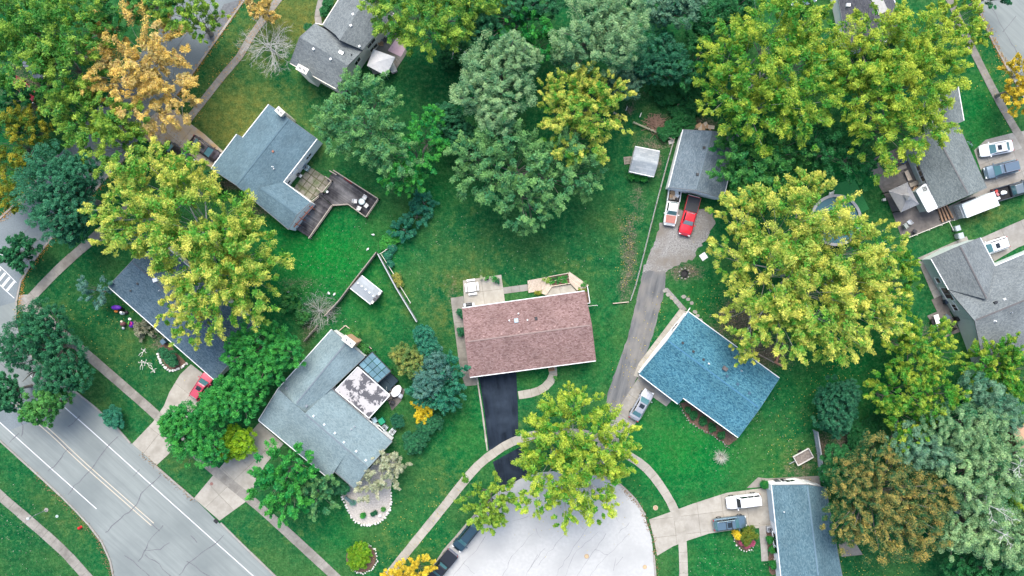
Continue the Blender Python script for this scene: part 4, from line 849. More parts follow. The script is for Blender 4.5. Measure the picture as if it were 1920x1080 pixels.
def tree(name, label, lobes, h, pal, kind='frond', dens=1.0, tint=.42, tk=.5, leaf=None, group=None, cat='tree', crown0=.30, nleaf=None, wood=BARK, gap=.0, bright=1.0, slen=1.0, limbs=True):
    """lobes: (px, py, r_px[, dz]) as seen in the photo; the crown is unprojected at its own height"""
    global NLEAF, SEED
    SEED += 1; r = np.random.default_rng(SEED)
    zc = h * (crown0 + 1) / 2 * .92
    gx, gy = np.meshgrid(np.arange(min(l[0] - l[2] for l in lobes), max(l[0] + l[2] for l in lobes), 3.), np.arange(min(l[1] - l[2] for l in lobes), max(l[1] + l[2] for l in lobes), 3.))
    un = np.zeros(gx.shape, bool)
    for l in lobes: un |= (gx - l[0]) ** 2 + (gy - l[1]) ** 2 < l[2] ** 2
    ov = min(1.0, 1.25 * un.sum() * 9. / sum(PI * l[2] ** 2 for l in lobes))
    wsum = sum(l[2] ** 2 for l in lobes); mx = sum(l[0] * l[2] ** 2 for l in lobes) / wsum; my = sum(l[1] * l[2] ** 2 for l in lobes) / wsum
    base = W(mx, my, zc); base.z = 0
    t = thing(name, label, cat, base, group=group)
    bases, dirs, lens, st, fat = [], [], [], [], []; wd = G()
    heart = np.array([base.x, base.y, h * crown0])
    if limbs:
        wd.tube([(base.x, base.y, -.1), (base.x + r.normal(0, .05), base.y, h * .15), (base.x + r.normal(0, .15), base.y + r.normal(0, .15), h * (crown0 + .1)), (base.x + r.normal(0, .3), base.y + r.normal(0, .3), h * .75)], [h * .026 + .05, h * .02 + .03, h * .015 + .02, .03], 8)
    lsz = leaf or {'frond': .22, 'puff': .25}[kind]; lw = .55 if kind == 'frond' else .34
    n1 = nleaf or (84 if kind == 'frond' else 130)
    for lb in lobes:
        z1 = zc + (lb[3] if len(lb) > 3 else 0.); R0 = lb[2] / S * (H - z1) / H; c = W(lb[0], lb[1], z1); cz = np.array([c.x, c.y, z1]); rz = min(h - z1, h * (1 - crown0) / 2 * 1.05) * (.75 + .25 * min(1., R0 / (h * .4)))
        rz = max(rz, .5)
        ph = r.random(6) * 6.28
        def rad(az): return 1 + .10 * math.sin(3 * az + ph[0]) + .09 * math.sin(5 * az + ph[1]) + .07 * math.sin(8 * az + ph[2])
        if kind == 'frond':
            nl = max(9, int(1.55 * R0 ** 1.45 * .75 * ov + 7)); L0 = np.clip(R0 * .29, .7, 2.0) * slen
            st0 = cz + np.array([0, 0, -rz * .75]) + (heart - cz) * .25
            if limbs: wd.tube([heart, (heart + st0) / 2 + np.array([0, 0, .2]), st0], [h * .008 + .02, h * .005 + .02, h * .0035 + .02], 6)
            want = ov * dens * 3.9 * PI * R0 * R0 / (n1 * lsz * lsz * lw * .5) * .5
            per = max(3, want * .60 / nl)
            for i in range(nl):
                az = i * 2.39996 + r.normal(0, .25); se = -.15 + 1.10 * ((i + .5) / nl); se = min(.985, se); ce = math.sqrt(1 - se * se)
                j = rad(az) * r.uniform(.84, 1.07); tip = cz + np.array([math.cos(az) * ce * R0 * j, math.sin(az) * ce * R0 * j, se * rz * r.uniform(.82, 1.06)])
                mid = (st0 + tip) / 2 + np.array([0, 0, .22 * rz]) + r.normal(0, .07 * R0, 3)
                if limbs:
                    pts = [bez(st0, mid, tip, q) for q in (0, .3, .6, .95)]; wd.tube(pts, [.02 + h * .0026, .016 + h * .0016, .012 + h * .0008, .008], 5)
                npl = int(per * (.55 + .9 * ce)) + 1; lt = r.normal(0, .14)
                for q in range(npl):
                    s = 1.0 if q == 0 else .40 + .60 * math.sqrt(r.random()); p = bez(st0, mid, tip, s); tg = bez(st0, mid, tip, min(1, s + .08)) - bez(st0, mid, tip, s - .08)
                    tg = tg / (np.linalg.norm(tg) + 1e-9); a = 0 if q == 0 else r.choice([-1, 1]) * r.uniform(.3, 1.2); ca, sa = math.cos(a), math.sin(a)
                    dv = np.array([tg[0] * ca - tg[1] * sa, tg[0] * sa + tg[1] * ca, tg[2] * .6 + r.normal(.08, .16)])
                    hor = np.array([math.cos(az), math.sin(az), 0.]); dv = dv + hor * .35
                    w_ = L0 * r.uniform(.65, 1.2) * (1.1 - .2 * s)
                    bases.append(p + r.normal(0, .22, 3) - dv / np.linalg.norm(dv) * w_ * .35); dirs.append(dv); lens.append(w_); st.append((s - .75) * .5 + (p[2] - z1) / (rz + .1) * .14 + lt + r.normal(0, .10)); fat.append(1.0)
            for i in range(int(want * .42)):        # leaves filling the crown between the limbs
                az = r.random() * 6.283; se = r.uniform(-.3, .97); ce = math.sqrt(1 - se * se); j = rad(az) * r.uniform(.45, .90)
                p = cz + np.array([math.cos(az) * ce * R0 * j, math.sin(az) * ce * R0 * j, se * rz * j]); dv = np.array([math.cos(az) + r.normal(0, .6), math.sin(az) + r.normal(0, .6), r.normal(.1, .2)])
                bases.append(p); dirs.append(dv); lens.append(L0 * r.uniform(.7, 1.2)); st.append(-.22 + r.normal(0, .10)); fat.append(1.7)
        else:
            pr = float(np.clip(R0 * .30, .45, 1.55)) * slen
            N = int(ov * dens * 2.35 * PI * R0 * R0 / (pr * pr) * .62) + 6
            for i in range(N):
                az = i * 2.39996; se = -.25 + 1.23 * ((i + .5) / N); se = min(.99, se); ce = math.sqrt(1 - se * se); j = rad(az) * r.uniform(.72, 1.06) if i % 4 else r.uniform(.40, .70)
                j2 = j * (R0 - pr * .45) / R0
                p = cz + np.array([math.cos(az) * ce * R0 * j2, math.sin(az) * ce * R0 * j2, se * rz * j2 + r.normal(0, .1)])
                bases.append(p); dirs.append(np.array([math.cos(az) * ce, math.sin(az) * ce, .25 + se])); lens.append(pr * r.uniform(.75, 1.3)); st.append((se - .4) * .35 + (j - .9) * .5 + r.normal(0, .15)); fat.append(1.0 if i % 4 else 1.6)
                if limbs and i % 5 == 0: wd.tube([heart, (heart + p) / 2 + np.array([0, 0, -.15 * rz]), p], [.05 + h * .006, .035 + h * .004, .015], 5)
    me, M = leaves_mesh('crown', bases, dirs, lens, kind, n1, lsz, lw, PAL[pal][0], PAL[pal][1], tint, tk, st, tuple(base), r, bright, fat)
    NLEAF += M
    link(bpy.data.objects.new('crown', me), t)
    if limbs: wd.build('trunk', wood, t)
    return t
def bare_tree(name, label, px, r_px, h, m, n=26, cat='tree', flat=.6, thick=1.0):
    b = W(px[0], px[1], h * .5); b.z = 0; t = thing(name, label, cat, b); r = np.random.default_rng(int(px[0])); R0 = r_px / S
    tr = G().tube([b, b + Vector((.05, .03, h * .4)), b + Vector((-.05, .08, h * .9))], [.04 * h * thick * .5, .025 * h * thick * .5, .015], 6).build('trunk', m, t); g = G()
    for i in range(n):
        az = i * 2.4; z0 = h * r.uniform(.25, .85); tip = b + Vector((math.cos(az) * R0 * r.uniform(.7, 1.1), math.sin(az) * R0 * r.uniform(.7, 1.1), min(h, z0 + h * r.uniform(.05, .3) * flat))); s = b + Vector((0, 0, z0)); md = (s + tip) / 2 + Vector((0, 0, .15))
        g.tube([s, md, tip], [.035 * thick, .024 * thick, .010], 4)
        for k in range(5):
            q = s + (tip - s) * r.uniform(.3, .95); a2 = az + r.choice([-1, 1]) * r.uniform(.4, 1.0); L = R0 * r.uniform(.2, .45); e = q + Vector((math.cos(a2) * L, math.sin(a2) * L, L * .3)); g.tube([q, e], [.018 * thick, .007], 3)
            for u in range(2): a3 = a2 + r.choice([-1, 1]) * r.uniform(.4, .9); f = q + (e - q) * r.uniform(.4, .9); g.tube([f, f + Vector((math.cos(a3) * L * .5, math.sin(a3) * L * .5, L * .2))], [.012 * thick, .006], 3)
    g.build('branch', m, t); return t

# --- left side
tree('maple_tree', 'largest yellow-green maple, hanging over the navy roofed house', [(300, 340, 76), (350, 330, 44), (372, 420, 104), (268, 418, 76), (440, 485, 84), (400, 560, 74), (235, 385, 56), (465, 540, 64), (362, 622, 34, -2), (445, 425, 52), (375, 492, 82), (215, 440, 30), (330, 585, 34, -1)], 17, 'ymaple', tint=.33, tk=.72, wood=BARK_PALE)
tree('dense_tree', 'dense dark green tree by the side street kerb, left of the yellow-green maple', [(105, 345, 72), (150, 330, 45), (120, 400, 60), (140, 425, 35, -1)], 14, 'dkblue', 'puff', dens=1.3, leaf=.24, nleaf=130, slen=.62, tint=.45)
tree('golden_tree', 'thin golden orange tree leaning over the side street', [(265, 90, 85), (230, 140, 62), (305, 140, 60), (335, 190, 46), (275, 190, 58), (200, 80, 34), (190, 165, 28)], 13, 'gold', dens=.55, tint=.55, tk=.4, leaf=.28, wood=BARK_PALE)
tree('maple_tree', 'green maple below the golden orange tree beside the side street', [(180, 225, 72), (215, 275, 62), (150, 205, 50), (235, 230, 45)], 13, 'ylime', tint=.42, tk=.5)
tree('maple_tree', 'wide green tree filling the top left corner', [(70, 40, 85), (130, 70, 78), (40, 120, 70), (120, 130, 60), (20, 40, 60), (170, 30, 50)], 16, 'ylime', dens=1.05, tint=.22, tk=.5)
tree('maple_tree', 'bright green tree at the top, its bare trunk leaning across the side street', [(345, 25, 48), (375, 45, 32), (320, 10, 38), (395, 20, 24)], 14, 'ylime', dens=.7, tint=.45)
tree('shade_tree', 'green tree touching the top edge left of the golden tree', [(225, 5, 50), (270, -10, 50), (295, 5, 40)], 14, 'green', tint=.35)
tree('shade_tree', 'olive and orange tree at the left edge above the side street', [(20, 265, 62), (55, 230, 38), (5, 330, 55), (30, 370, 32, -2)], 12, 'olive', tint=.42, tk=.7)
tree('shade_tree', 'dark green tree behind the red car in the top left corner', [(45, 205, 55), (95, 195, 40), (10, 180, 45)], 9, 'forest', tint=.4, dens=.55)
tree('street_tree', 'small green tree over the crosswalk at the left edge', [(30, 470, 27), (52, 462, 20), (40, 488, 20), (18, 480, 16)], 6, 'deep', dens=.62, tint=.5, leaf=.3)
bare_tree('bare_tree', 'leafless grey tree on the lawn left of the top taupe house', (508, 92), 44, 8, BARK_PALE, 40, thick=.9)
tree('golden_shrub', 'golden tree at the top edge over the upper sidewalk', [(482, 2, 30), (500, 22, 16)], 8, 'gold', dens=.6, leaf=.28)
tree('shade_tree', 'large round dark green tree at the corner of main road and side street', [(70, 625, 62), (120, 660, 55), (40, 655, 42), (140, 700, 42), (95, 600, 42), (110, 710, 38)], 10, 'deep', 'puff', dens=.85, leaf=.24, nleaf=130, slen=.7, tint=.30, gap=.1)
tree('street_tree', 'green tree in the middle of the three over the main road kerb', [(85, 762, 34), (110, 742, 26), (65, 775, 22)], 9, 'green', 'puff', dens=.75, leaf=.3, slen=.8, tint=.35)
tree('street_tree', 'green tree at the left edge over the main road', [(10, 725, 34), (20, 752, 22)], 9, 'deep', 'puff', dens=.8, leaf=.3, slen=.8, tint=.6)
b0 = W(78, 690)
bt = thing('bare_tree', 'dark leafless forked trunk over the main road kerb', 'tree', b0); g = G()
for p in ((50, 702, 4.5), (60, 712, 4.5), (84, 716, 4.), (42, 716, 5.), (88, 706, 3.)):
    e = W(*p); g.tube([b0, b0 + (e - b0) * .4 + Vector((0, 0, .9)), e], [.16, .10, .03], 6)
g.build('trunk', BARK, bt)
tree('shade_tree', 'round green tree at the lower end of the navy roof', [(490, 640, 55), (530, 660, 42), (455, 660, 38), (500, 695, 36)], 9, 'bright', 'puff', dens=1.0, leaf=.24, nleaf=130, slen=.75, tint=.35)
tree('shade_tree', 'green tree between the two concrete driveways, upper of the pair', [(440, 745, 52), (470, 730, 34), (410, 760, 38)], 9, 'bright', 'puff', dens=1.0, leaf=.3, slen=.75, tint=.30)
tree('shade_tree', 'green tree between the two concrete driveways, lower of the pair', [(360, 815, 55), (345, 790, 42), (395, 840, 38), (330, 800, 28)], 9, 'bright', 'puff', dens=1.0, leaf=.25, slen=.75, tint=.30)
tree('leafy_shrub', 'bright yellow-green shrub at the edge of the wide cracked driveway', [(452, 826, 34), (430, 838, 24)], 4, 'leafy', 'puff', dens=1.0, leaf=.28, tint=.5, cat='shrub')
tree('shade_tree', 'feathery green tree in front of the cross-gabled house', [(530, 885, 52), (510, 910, 42), (545, 935, 46), (560, 870, 32)], 9, 'bright', dens=1.1, tint=.42, tk=.4, leaf=.3)
tree('shade_tree', 'dull green tree right of the feathery green tree by the front corner', [(590, 930, 40), (605, 910, 24)], 7, 'mid', dens=.85, tint=.2, leaf=.28)
tree('leafy_shrub', 'dark green shrub tucked under the front gable of the cross-gabled house', [(632, 908, 18), (645, 915, 12)], 2.5, 'deep', 'puff', leaf=.22, cat='shrub', tint=.5)
tree('ornamental_tree', 'pale thin ornamental tree over the white pebble bed', [(715, 885, 40), (740, 870, 22), (690, 915, 28), (720, 860, 20)], 5, 'pale', dens=.42, tint=.45, tk=.3, leaf=.22, wood=BARK_PALE)
tree('leafy_shrub', 'small dark conifer shrub by the main road sidewalk', [(213, 782, 22)], 2.5, 'juniper', 'puff', leaf=.24, cat='shrub', tint=.4)
bare = tree('blue_spruce', 'sparse blue spruce at the left end of the navy roof', [(182, 545, 30)], 6, 'spruce', dens=.5, tint=.5, leaf=.22, crown0=.1)
tree('leafy_shrub', 'green shrub ringed with white stones beside the navy roofed house', [(318, 670, 14), (308, 660, 10), (325, 678, 10)], 1.6, 'deep', 'puff', leaf=.2, cat='shrub', limbs=False, tint=.5)
tree('ornamental_grass', 'tuft of pale ornamental grass against the navy roofed house', [(272, 618, 16)], 1.4, 'pale', dens=.8, leaf=.3, cat='shrub', limbs=False, crown0=.05, bright=.55)
# --- top centre
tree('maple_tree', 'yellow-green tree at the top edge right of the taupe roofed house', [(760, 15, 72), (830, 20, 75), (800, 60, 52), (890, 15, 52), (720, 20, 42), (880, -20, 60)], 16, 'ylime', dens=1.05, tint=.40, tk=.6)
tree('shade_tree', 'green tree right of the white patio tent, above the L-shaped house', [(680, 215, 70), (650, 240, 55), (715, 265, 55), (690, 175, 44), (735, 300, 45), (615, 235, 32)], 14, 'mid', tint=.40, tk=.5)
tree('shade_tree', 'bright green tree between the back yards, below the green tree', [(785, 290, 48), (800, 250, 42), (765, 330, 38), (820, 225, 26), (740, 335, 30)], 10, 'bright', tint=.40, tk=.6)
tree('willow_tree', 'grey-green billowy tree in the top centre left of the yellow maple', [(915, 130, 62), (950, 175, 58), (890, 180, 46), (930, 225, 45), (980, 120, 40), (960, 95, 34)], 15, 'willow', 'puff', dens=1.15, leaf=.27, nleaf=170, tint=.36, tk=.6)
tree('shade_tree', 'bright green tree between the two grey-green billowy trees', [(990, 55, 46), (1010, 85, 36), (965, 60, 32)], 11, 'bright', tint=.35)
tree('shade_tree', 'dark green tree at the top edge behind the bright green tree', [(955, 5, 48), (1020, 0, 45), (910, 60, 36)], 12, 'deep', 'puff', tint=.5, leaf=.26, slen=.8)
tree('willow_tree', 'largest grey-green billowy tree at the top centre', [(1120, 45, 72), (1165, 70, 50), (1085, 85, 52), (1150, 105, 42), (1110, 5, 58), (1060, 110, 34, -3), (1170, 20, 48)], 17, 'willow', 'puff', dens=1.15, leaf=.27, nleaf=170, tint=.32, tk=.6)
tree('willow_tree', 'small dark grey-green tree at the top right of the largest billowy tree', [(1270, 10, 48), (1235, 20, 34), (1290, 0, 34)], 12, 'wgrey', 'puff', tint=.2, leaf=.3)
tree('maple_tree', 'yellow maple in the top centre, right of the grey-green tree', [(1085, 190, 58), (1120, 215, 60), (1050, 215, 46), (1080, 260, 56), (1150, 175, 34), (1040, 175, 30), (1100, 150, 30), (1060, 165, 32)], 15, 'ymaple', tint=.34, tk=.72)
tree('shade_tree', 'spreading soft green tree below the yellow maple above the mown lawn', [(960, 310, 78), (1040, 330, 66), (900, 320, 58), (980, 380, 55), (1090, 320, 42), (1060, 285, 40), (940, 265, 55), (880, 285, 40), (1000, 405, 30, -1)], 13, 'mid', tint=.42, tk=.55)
tree('shade_tree', 'dark green tree under the canopy right of the largest billowy tree', [(1235, 95, 46), (1260, 125, 40), (1215, 130, 30)], 9, 'dkblue', 'puff', tint=.3, leaf=.26, slen=.9, dens=.8)
tree('shade_tree', 'green tree in the dark corner left of the largest yellow-green canopy', [(1310, 110, 46), (1295, 140, 36), (1330, 75, 36)], 8, 'forest', tint=.6, dens=.7)
tree('shade_tree', 'dark green tree at the top edge left of the yellow-green canopy', [(1335, 35, 50), (1380, 15, 45)], 10, 'forest', 'puff', tint=.4, leaf=.3, slen=.9, dens=.9)
tree('shade_tree', 'shadowy green tree behind the yellow maple and the grey-green tree', [(1165, 160, 34), (1190, 140, 30)], 7, 'wgrey', 'puff', tint=.12, leaf=.3, dens=.8)
tree('shade_tree', 'dark green tree below the grey-green billowy tree', [(850, 240, 34), (870, 260, 30), (835, 215, 24)], 8, 'deep', 'puff', tint=.4, leaf=.3, slen=.8)
# --- right side
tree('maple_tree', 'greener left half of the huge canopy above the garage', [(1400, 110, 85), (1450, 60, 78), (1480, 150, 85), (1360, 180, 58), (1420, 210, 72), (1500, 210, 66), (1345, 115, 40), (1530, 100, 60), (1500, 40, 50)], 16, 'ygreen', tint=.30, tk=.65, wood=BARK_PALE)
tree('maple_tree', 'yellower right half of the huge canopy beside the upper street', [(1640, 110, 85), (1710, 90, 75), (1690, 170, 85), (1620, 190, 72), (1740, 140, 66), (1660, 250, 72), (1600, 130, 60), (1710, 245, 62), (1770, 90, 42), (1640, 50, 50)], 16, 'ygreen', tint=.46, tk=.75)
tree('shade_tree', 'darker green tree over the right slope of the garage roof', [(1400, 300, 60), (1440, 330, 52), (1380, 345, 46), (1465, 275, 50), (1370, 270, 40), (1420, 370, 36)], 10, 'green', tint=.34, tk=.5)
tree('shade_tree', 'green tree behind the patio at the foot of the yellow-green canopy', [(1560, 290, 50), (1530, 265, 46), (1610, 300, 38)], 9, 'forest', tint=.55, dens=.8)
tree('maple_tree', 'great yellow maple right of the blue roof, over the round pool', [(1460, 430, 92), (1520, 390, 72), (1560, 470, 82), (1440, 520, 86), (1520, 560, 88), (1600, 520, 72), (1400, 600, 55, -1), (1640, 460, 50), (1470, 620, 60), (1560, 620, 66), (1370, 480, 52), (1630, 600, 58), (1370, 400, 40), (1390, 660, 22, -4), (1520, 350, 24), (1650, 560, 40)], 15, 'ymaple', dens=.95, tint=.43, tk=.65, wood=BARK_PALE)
tree('shade_tree', 'olive green tree at the right foot of the great yellow maple', [(1680, 530, 40), (1670, 575, 36), (1690, 490, 22)], 8, 'ygreen', tint=.15, tk=.5)
tree('maple_tree', 'yellow-green tree left of the mint sided house', [(1735, 640, 48), (1700, 660, 46), (1760, 660, 34), (1680, 640, 28), (1725, 690, 32)], 10, 'ygreen', tint=.26, tk=.6)
tree('shade_tree', 'green tree with turning yellow tips below the yellow-green tree', [(1680, 730, 52), (1740, 740, 50), (1700, 785, 50), (1770, 745, 36), (1650, 740, 32), (1690, 820, 30)], 11, 'ygreen', tint=.12, tk=.7)
tree('shade_tree', 'olive green tree in front of the mint sided house at the right edge', [(1860, 680, 52), (1905, 700, 48), (1830, 690, 38), (1900, 745, 42), (1880, 655, 30)], 9, 'ygreen', tint=.10, tk=.5)
tree('dense_tree', 'compact round blue-green tree on the lawn right of the blue roof', [(1568, 755, 44), (1562, 785, 34), (1585, 735, 26)], 7, 'dkblue', 'puff', dens=1.2, leaf=.26, slen=.62, tint=.35, bright=.85)
tree('willow_tree', 'grey-green willow at the right edge above the brown roof', [(1860, 770, 45), (1830, 730, 38), (1885, 775, 34)], 11, 'wgrey', 'puff', tint=.25, leaf=.27, nleaf=170)
tree('willow_tree', 'grey-green willow left of the brown roof', [(1800, 795, 55), (1830, 830, 48), (1760, 800, 40), (1850, 790, 36)], 13, 'willow', 'puff', tint=.28, leaf=.27, nleaf=170)
tree('willow_tree', 'grey-green willow behind the rust-brown tree', [(1720, 830, 45), (1690, 845, 36), (1750, 850, 40)], 12, 'wgrey', 'puff', tint=.36, leaf=.27, nleaf=170)
tree('willow_tree', 'broad pale willow at the right with bare white branches', [(1860, 890, 70), (1800, 880, 52), (1830, 930, 52), (1900, 860, 45)], 14, 'willow', 'puff', tint=.42, leaf=.27, nleaf=170)
tree('willow_tree', 'lowest pale willow, right of the rust-brown tree', [(1810, 985, 60), (1850, 1010, 52), (1780, 1000, 42), (1840, 960, 46)], 12, 'willow', 'puff', tint=.48, tk=.8, leaf=.27, nleaf=170)
tree('willow_tree', 'pale willow in the bottom right corner', [(1905, 1000, 52), (1920, 970, 42), (1890, 1035, 34)], 12, 'willow', 'puff', tint=.34, leaf=.27, nleaf=170)
tree('shade_tree', 'green tree with yellow tips at the right edge among willows', [(1905, 925, 45), (1870, 950, 30), (1915, 890, 30)], 11, 'ygreen', tint=.14, tk=.6)
for k, (p, rr) in enumerate((((1868, 858), 22), ((1825, 935), 24), ((1848, 985), 16), ((1895, 875), 20))):
    bare_tree('bare_tree', ['white leafless branches topmost in the right willows', 'white leafless branches beside the rust-brown tree', 'smallest white leafless branches in the lower right willow', 'white leafless branches at the right edge below the brown roof'][k], p, rr, 14.6, mat('white_bark', (.55, .54, .53), (.64, .63, .62), 4.), 16, flat=.4)
tree('rust_tree', 'rust-brown and green tree right of the steel blue roof', [(1650, 900, 85), (1700, 940, 80), (1610, 950, 72), (1660, 990, 78), (1720, 990, 55), (1590, 900, 50), (1640, 860, 50), (1740, 925, 46), (1580, 985, 42)], 13, 'rust', 'puff', dens=1.15, leaf=.25, nleaf=140, slen=.85, tint=.10, tk=1.0)
tree('shade_tree', 'dark green tree at the bottom edge below the willows', [(1840, 1065, 42), (1800, 1075, 34), (1880, 1075, 36)], 8, 'forest', 'puff', tint=.35, leaf=.3, dens=.9)
tree('shade_tree', 'dark green tree at the left foot of the rust-brown tree', [(1570, 860, 30), (1560, 890, 26)], 8, 'forest', 'puff', tint=.6, leaf=.28, slen=.8)
tree('shade_tree', 'thin yellow tree by the upper street sidewalk', [(1800, 40, 42), (1770, 30, 34), (1820, 75, 22)], 10, 'ygreen', dens=.3, tint=.45, leaf=.26, wood=BARK_PALE)
tree('golden_tree', 'golden orange tree cut off by the right edge at the upper street', [(1912, 150, 38), (1925, 125, 30), (1905, 185, 26), (1930, 185, 34)], 10, 'gyellow', dens=1.0, tint=.45, tk=.5)
tree('shade_tree', 'green leaves reaching in at the top right over the upper street', [(1850, -18, 30), (1885, -12, 22)], 9, 'deep', dens=.9, tint=.6)
# --- bottom centre
tree('maple_tree', 'yellow-green maple overhanging the cul-de-sac', [(1060, 800, 72), (1110, 830, 72), (1040, 870, 72), (1100, 900, 70), (1020, 820, 50), (1150, 850, 46), (1080, 760, 42), (1120, 945, 36), (1010, 920, 46), (1160, 815, 34), (1060, 950, 38)], 13, 'ygreen', dens=1.0, tint=.42, tk=.6, wood=BARK_PALE, bright=1.05)
tree('maple_tree', 'thin green tree left of the cul-de-sac maple, over the parked car', [(905, 925, 38), (925, 950, 36), (895, 960, 24), (920, 975, 22), (940, 915, 30)], 9, 'ylime', dens=.6, tint=.40, leaf=.3)
tree('golden_tree', 'golden shrub-like tree at the bottom edge by the curved sidewalk', [(765, 1078, 30), (788, 1066, 26), (735, 1086, 22)], 5, 'gyellow', dens=.95, tint=.5)
tree('leafy_shrub', 'round clipped hedge inside the ring of white stones', [(674, 1042, 25), (668, 1050, 18), (680, 1032, 18)], 1.8, 'leafy', 'puff', leaf=.22, dens=1.3, cat='shrub', limbs=False, tint=.35, bright=.85)
# evergreens behind the cross-gabled house
tree('conifer_tree', 'top evergreen of the cluster left of the brown roof', [(795, 630, 22), (805, 650, 22)], 6, 'juniper', 'puff', leaf=.26, slen=.8, tint=.35, cat='tree')
tree('shade_tree', 'yellowish green leafy tree in the evergreen cluster', [(768, 675, 32), (755, 665, 22), (780, 690, 26)], 6, 'ogreen', 'puff', leaf=.26, slen=.8, tint=.10)
tree('conifer_tree', 'middle grey-green evergreen of the cluster left of the brown roof', [(815, 690, 36), (800, 720, 30)], 7, 'spruce', 'puff', leaf=.26, slen=.8, tint=.15)
tree('conifer_tree', 'right evergreen touching the walkway beside the brown roof', [(845, 690, 26), (850, 720, 24), (840, 740, 24)], 7, 'juniper', dens=1.1, leaf=.24, tint=.5, crown0=.12)
tree('conifer_tree', 'lowest evergreen of the cluster, above the yellow shrub', [(815, 740, 28), (835, 750, 22), (790, 735, 20)], 6, 'juniper', dens=1.1, leaf=.24, tint=.45, crown0=.12)
tree('leafy_shrub', 'bright yellow shrub behind the cross-gabled house', [(796, 764, 16), (792, 782, 10), (803, 756, 10)], 2.6, 'yflower', leaf=.26, cat='shrub', tint=.5)
tree('leafy_shrub', 'dark shrub below the bright yellow shrub', [(812, 790, 20), (800, 800, 18)], 2.6, 'deep', 'puff', leaf=.24, cat='shrub', tint=.45)
tree('leafy_shrub', 'dark shrub row at the right corner of the cross-gabled house', [(775, 835, 18), (790, 820, 16), (765, 820, 12)], 2.4, 'deep', 'puff', leaf=.24, cat='shrub', tint=.35)
tree('leafy_shrub', 'rounded dark green bush below the oval table', [(746, 790, 14)], 2.0, 'dkblue', 'puff', leaf=.2, cat='shrub', tint=.15)
for k, (p, nm) in enumerate((((794, 380, 23), 'topmost'), ((780, 405, 20), 'middle'), ((756, 429, 22), 'lowest'))):
    tree('juniper_shrub', nm + ' of the three blue-green junipers between the back lawns', [p], 2.4, 'juniper', leaf=.22, dens=1.1, cat='shrub', tint=.45, crown0=.05, group='junipers between the back lawns')
tree('leafy_shrub', 'low light green planting at the fence corner below the junipers', [(730, 450, 14), (742, 444, 12), (720, 460, 10)], .8, 'bright', 'puff', leaf=.2, cat='shrub', limbs=False, tint=.5)
tree('leafy_shrub', 'low dark plants behind the grey board fence, upper part', [(728, 478, 9), (732, 495, 8), (736, 465, 9)], .8, 'juniper', 'puff', leaf=.18, cat='shrub', limbs=False, tint=.4)
tree('leafy_shrub', 'low plants with yellow flowers behind the grey board fence', [(745, 520, 9), (750, 532, 8)], .8, 'ogreen', 'puff', leaf=.18, cat='shrub', limbs=False, tint=.45)
tree('leafy_shrub', 'vegetable plants beside the brick chimney', [(665, 632, 10), (673, 645, 10), (685, 655, 10), (655, 622, 7)], 1.2, 'green', 'puff', leaf=.2, cat='shrub', limbs=False, tint=.35)
t = thing('ornamental_grass', 'pale spiky dead plant on the lawn below the blue roof', 'shrub', W(1350, 855)); g = G(); rr = np.random.default_rng(4)
for k in range(150):
    a = k * 2.4; L = rr.uniform(.5, 1.35); e = rr.uniform(.2, 1.0); g.tube([(0, 0, .05), (math.cos(a) * L * .5, math.sin(a) * L * .5, .35 + .5 * e), (math.cos(a) * L, math.sin(a) * L, .15 + .6 * e)], [.012, .014, .005], 3)
g.build('blades', mat('dead_grass', (.42, .42, .36), (.55, .54, .47), 3.), t, False)
tree('leafy_shrub', 'flower bed plants along the front of the blue roofed house', [(1300, 778, 9), (1318, 790, 9), (1335, 802, 9), (1352, 816, 9), (1290, 768, 6)], .7, 'forest', 'puff', leaf=.16, cat='shrub', limbs=False, tint=.5)
tree('leafy_shrub', 'grey-green rounded shrub beside the teal car', [(1405, 1000, 16), (1398, 1010, 12)], 1.8, 'olive', 'puff', leaf=.2, cat='shrub', limbs=False, tint=.2, bright=.8)
tree('leafy_shrub', 'yellow flowering shrub beside the teal car', [(1382, 1003, 9)], 1.0, 'yflower', 'puff', leaf=.18, cat='shrub', limbs=False)
tree('leafy_shrub', 'pink flowering shrub in the bed below the teal car', [(1400, 1020, 8), (1390, 1016, 6), (1410, 1019, 6)], .9, 'pinkf', 'puff', leaf=.16, cat='shrub', limbs=False)
for k, p in enumerate(((1444, 1012, 8), (1448, 1030, 7), (1450, 1058, 9), (1433, 908, 9))):
    tree('leafy_shrub', ['upper green shrub against the steel blue roofed house', 'middle green shrub against the steel blue roofed house', 'lower green shrub against the steel blue roofed house', 'green shrub at the garage corner of the steel blue roofed house'][k], [p], 1.2, 'bright', 'puff', leaf=.18, cat='shrub', limbs=False, tint=.3, bright=.8)
for k, p in enumerate(((868, 590, 8), (865, 622, 9), (862, 585, 6))):
    tree('leafy_shrub', ['upper dark shrub on the left wall of the brown roofed bungalow', 'lower dark shrub on the left wall of the brown roofed bungalow', 'smallest dark shrub on the left wall of the brown roofed bungalow'][k], [p], 1.2, 'deep', 'puff', leaf=.18, cat='shrub', limbs=False, tint=.5)
tree('leafy_shrub', 'leafy plants in front of the white garden shed', [(1184, 332, 7), (1195, 333, 7), (1208, 335, 7)], .8, 'bright', 'puff', leaf=.18, cat='shrub', limbs=False, tint=.5)
tree('leafy_shrub', 'dark bush against the lower gable of the L-shaped house', [(398, 340, 18), (388, 334, 14)], 3.0, 'forest', 'puff', leaf=.24, cat='shrub', tint=.4)
tree('leafy_shrub', 'shrub line at the left eave of the taupe roofed house', [(608, 22, 10), (615, 8, 12), (578, 52, 8)], 1.6, 'forest', 'puff', leaf=.2, cat='shrub', limbs=False, tint=.5)
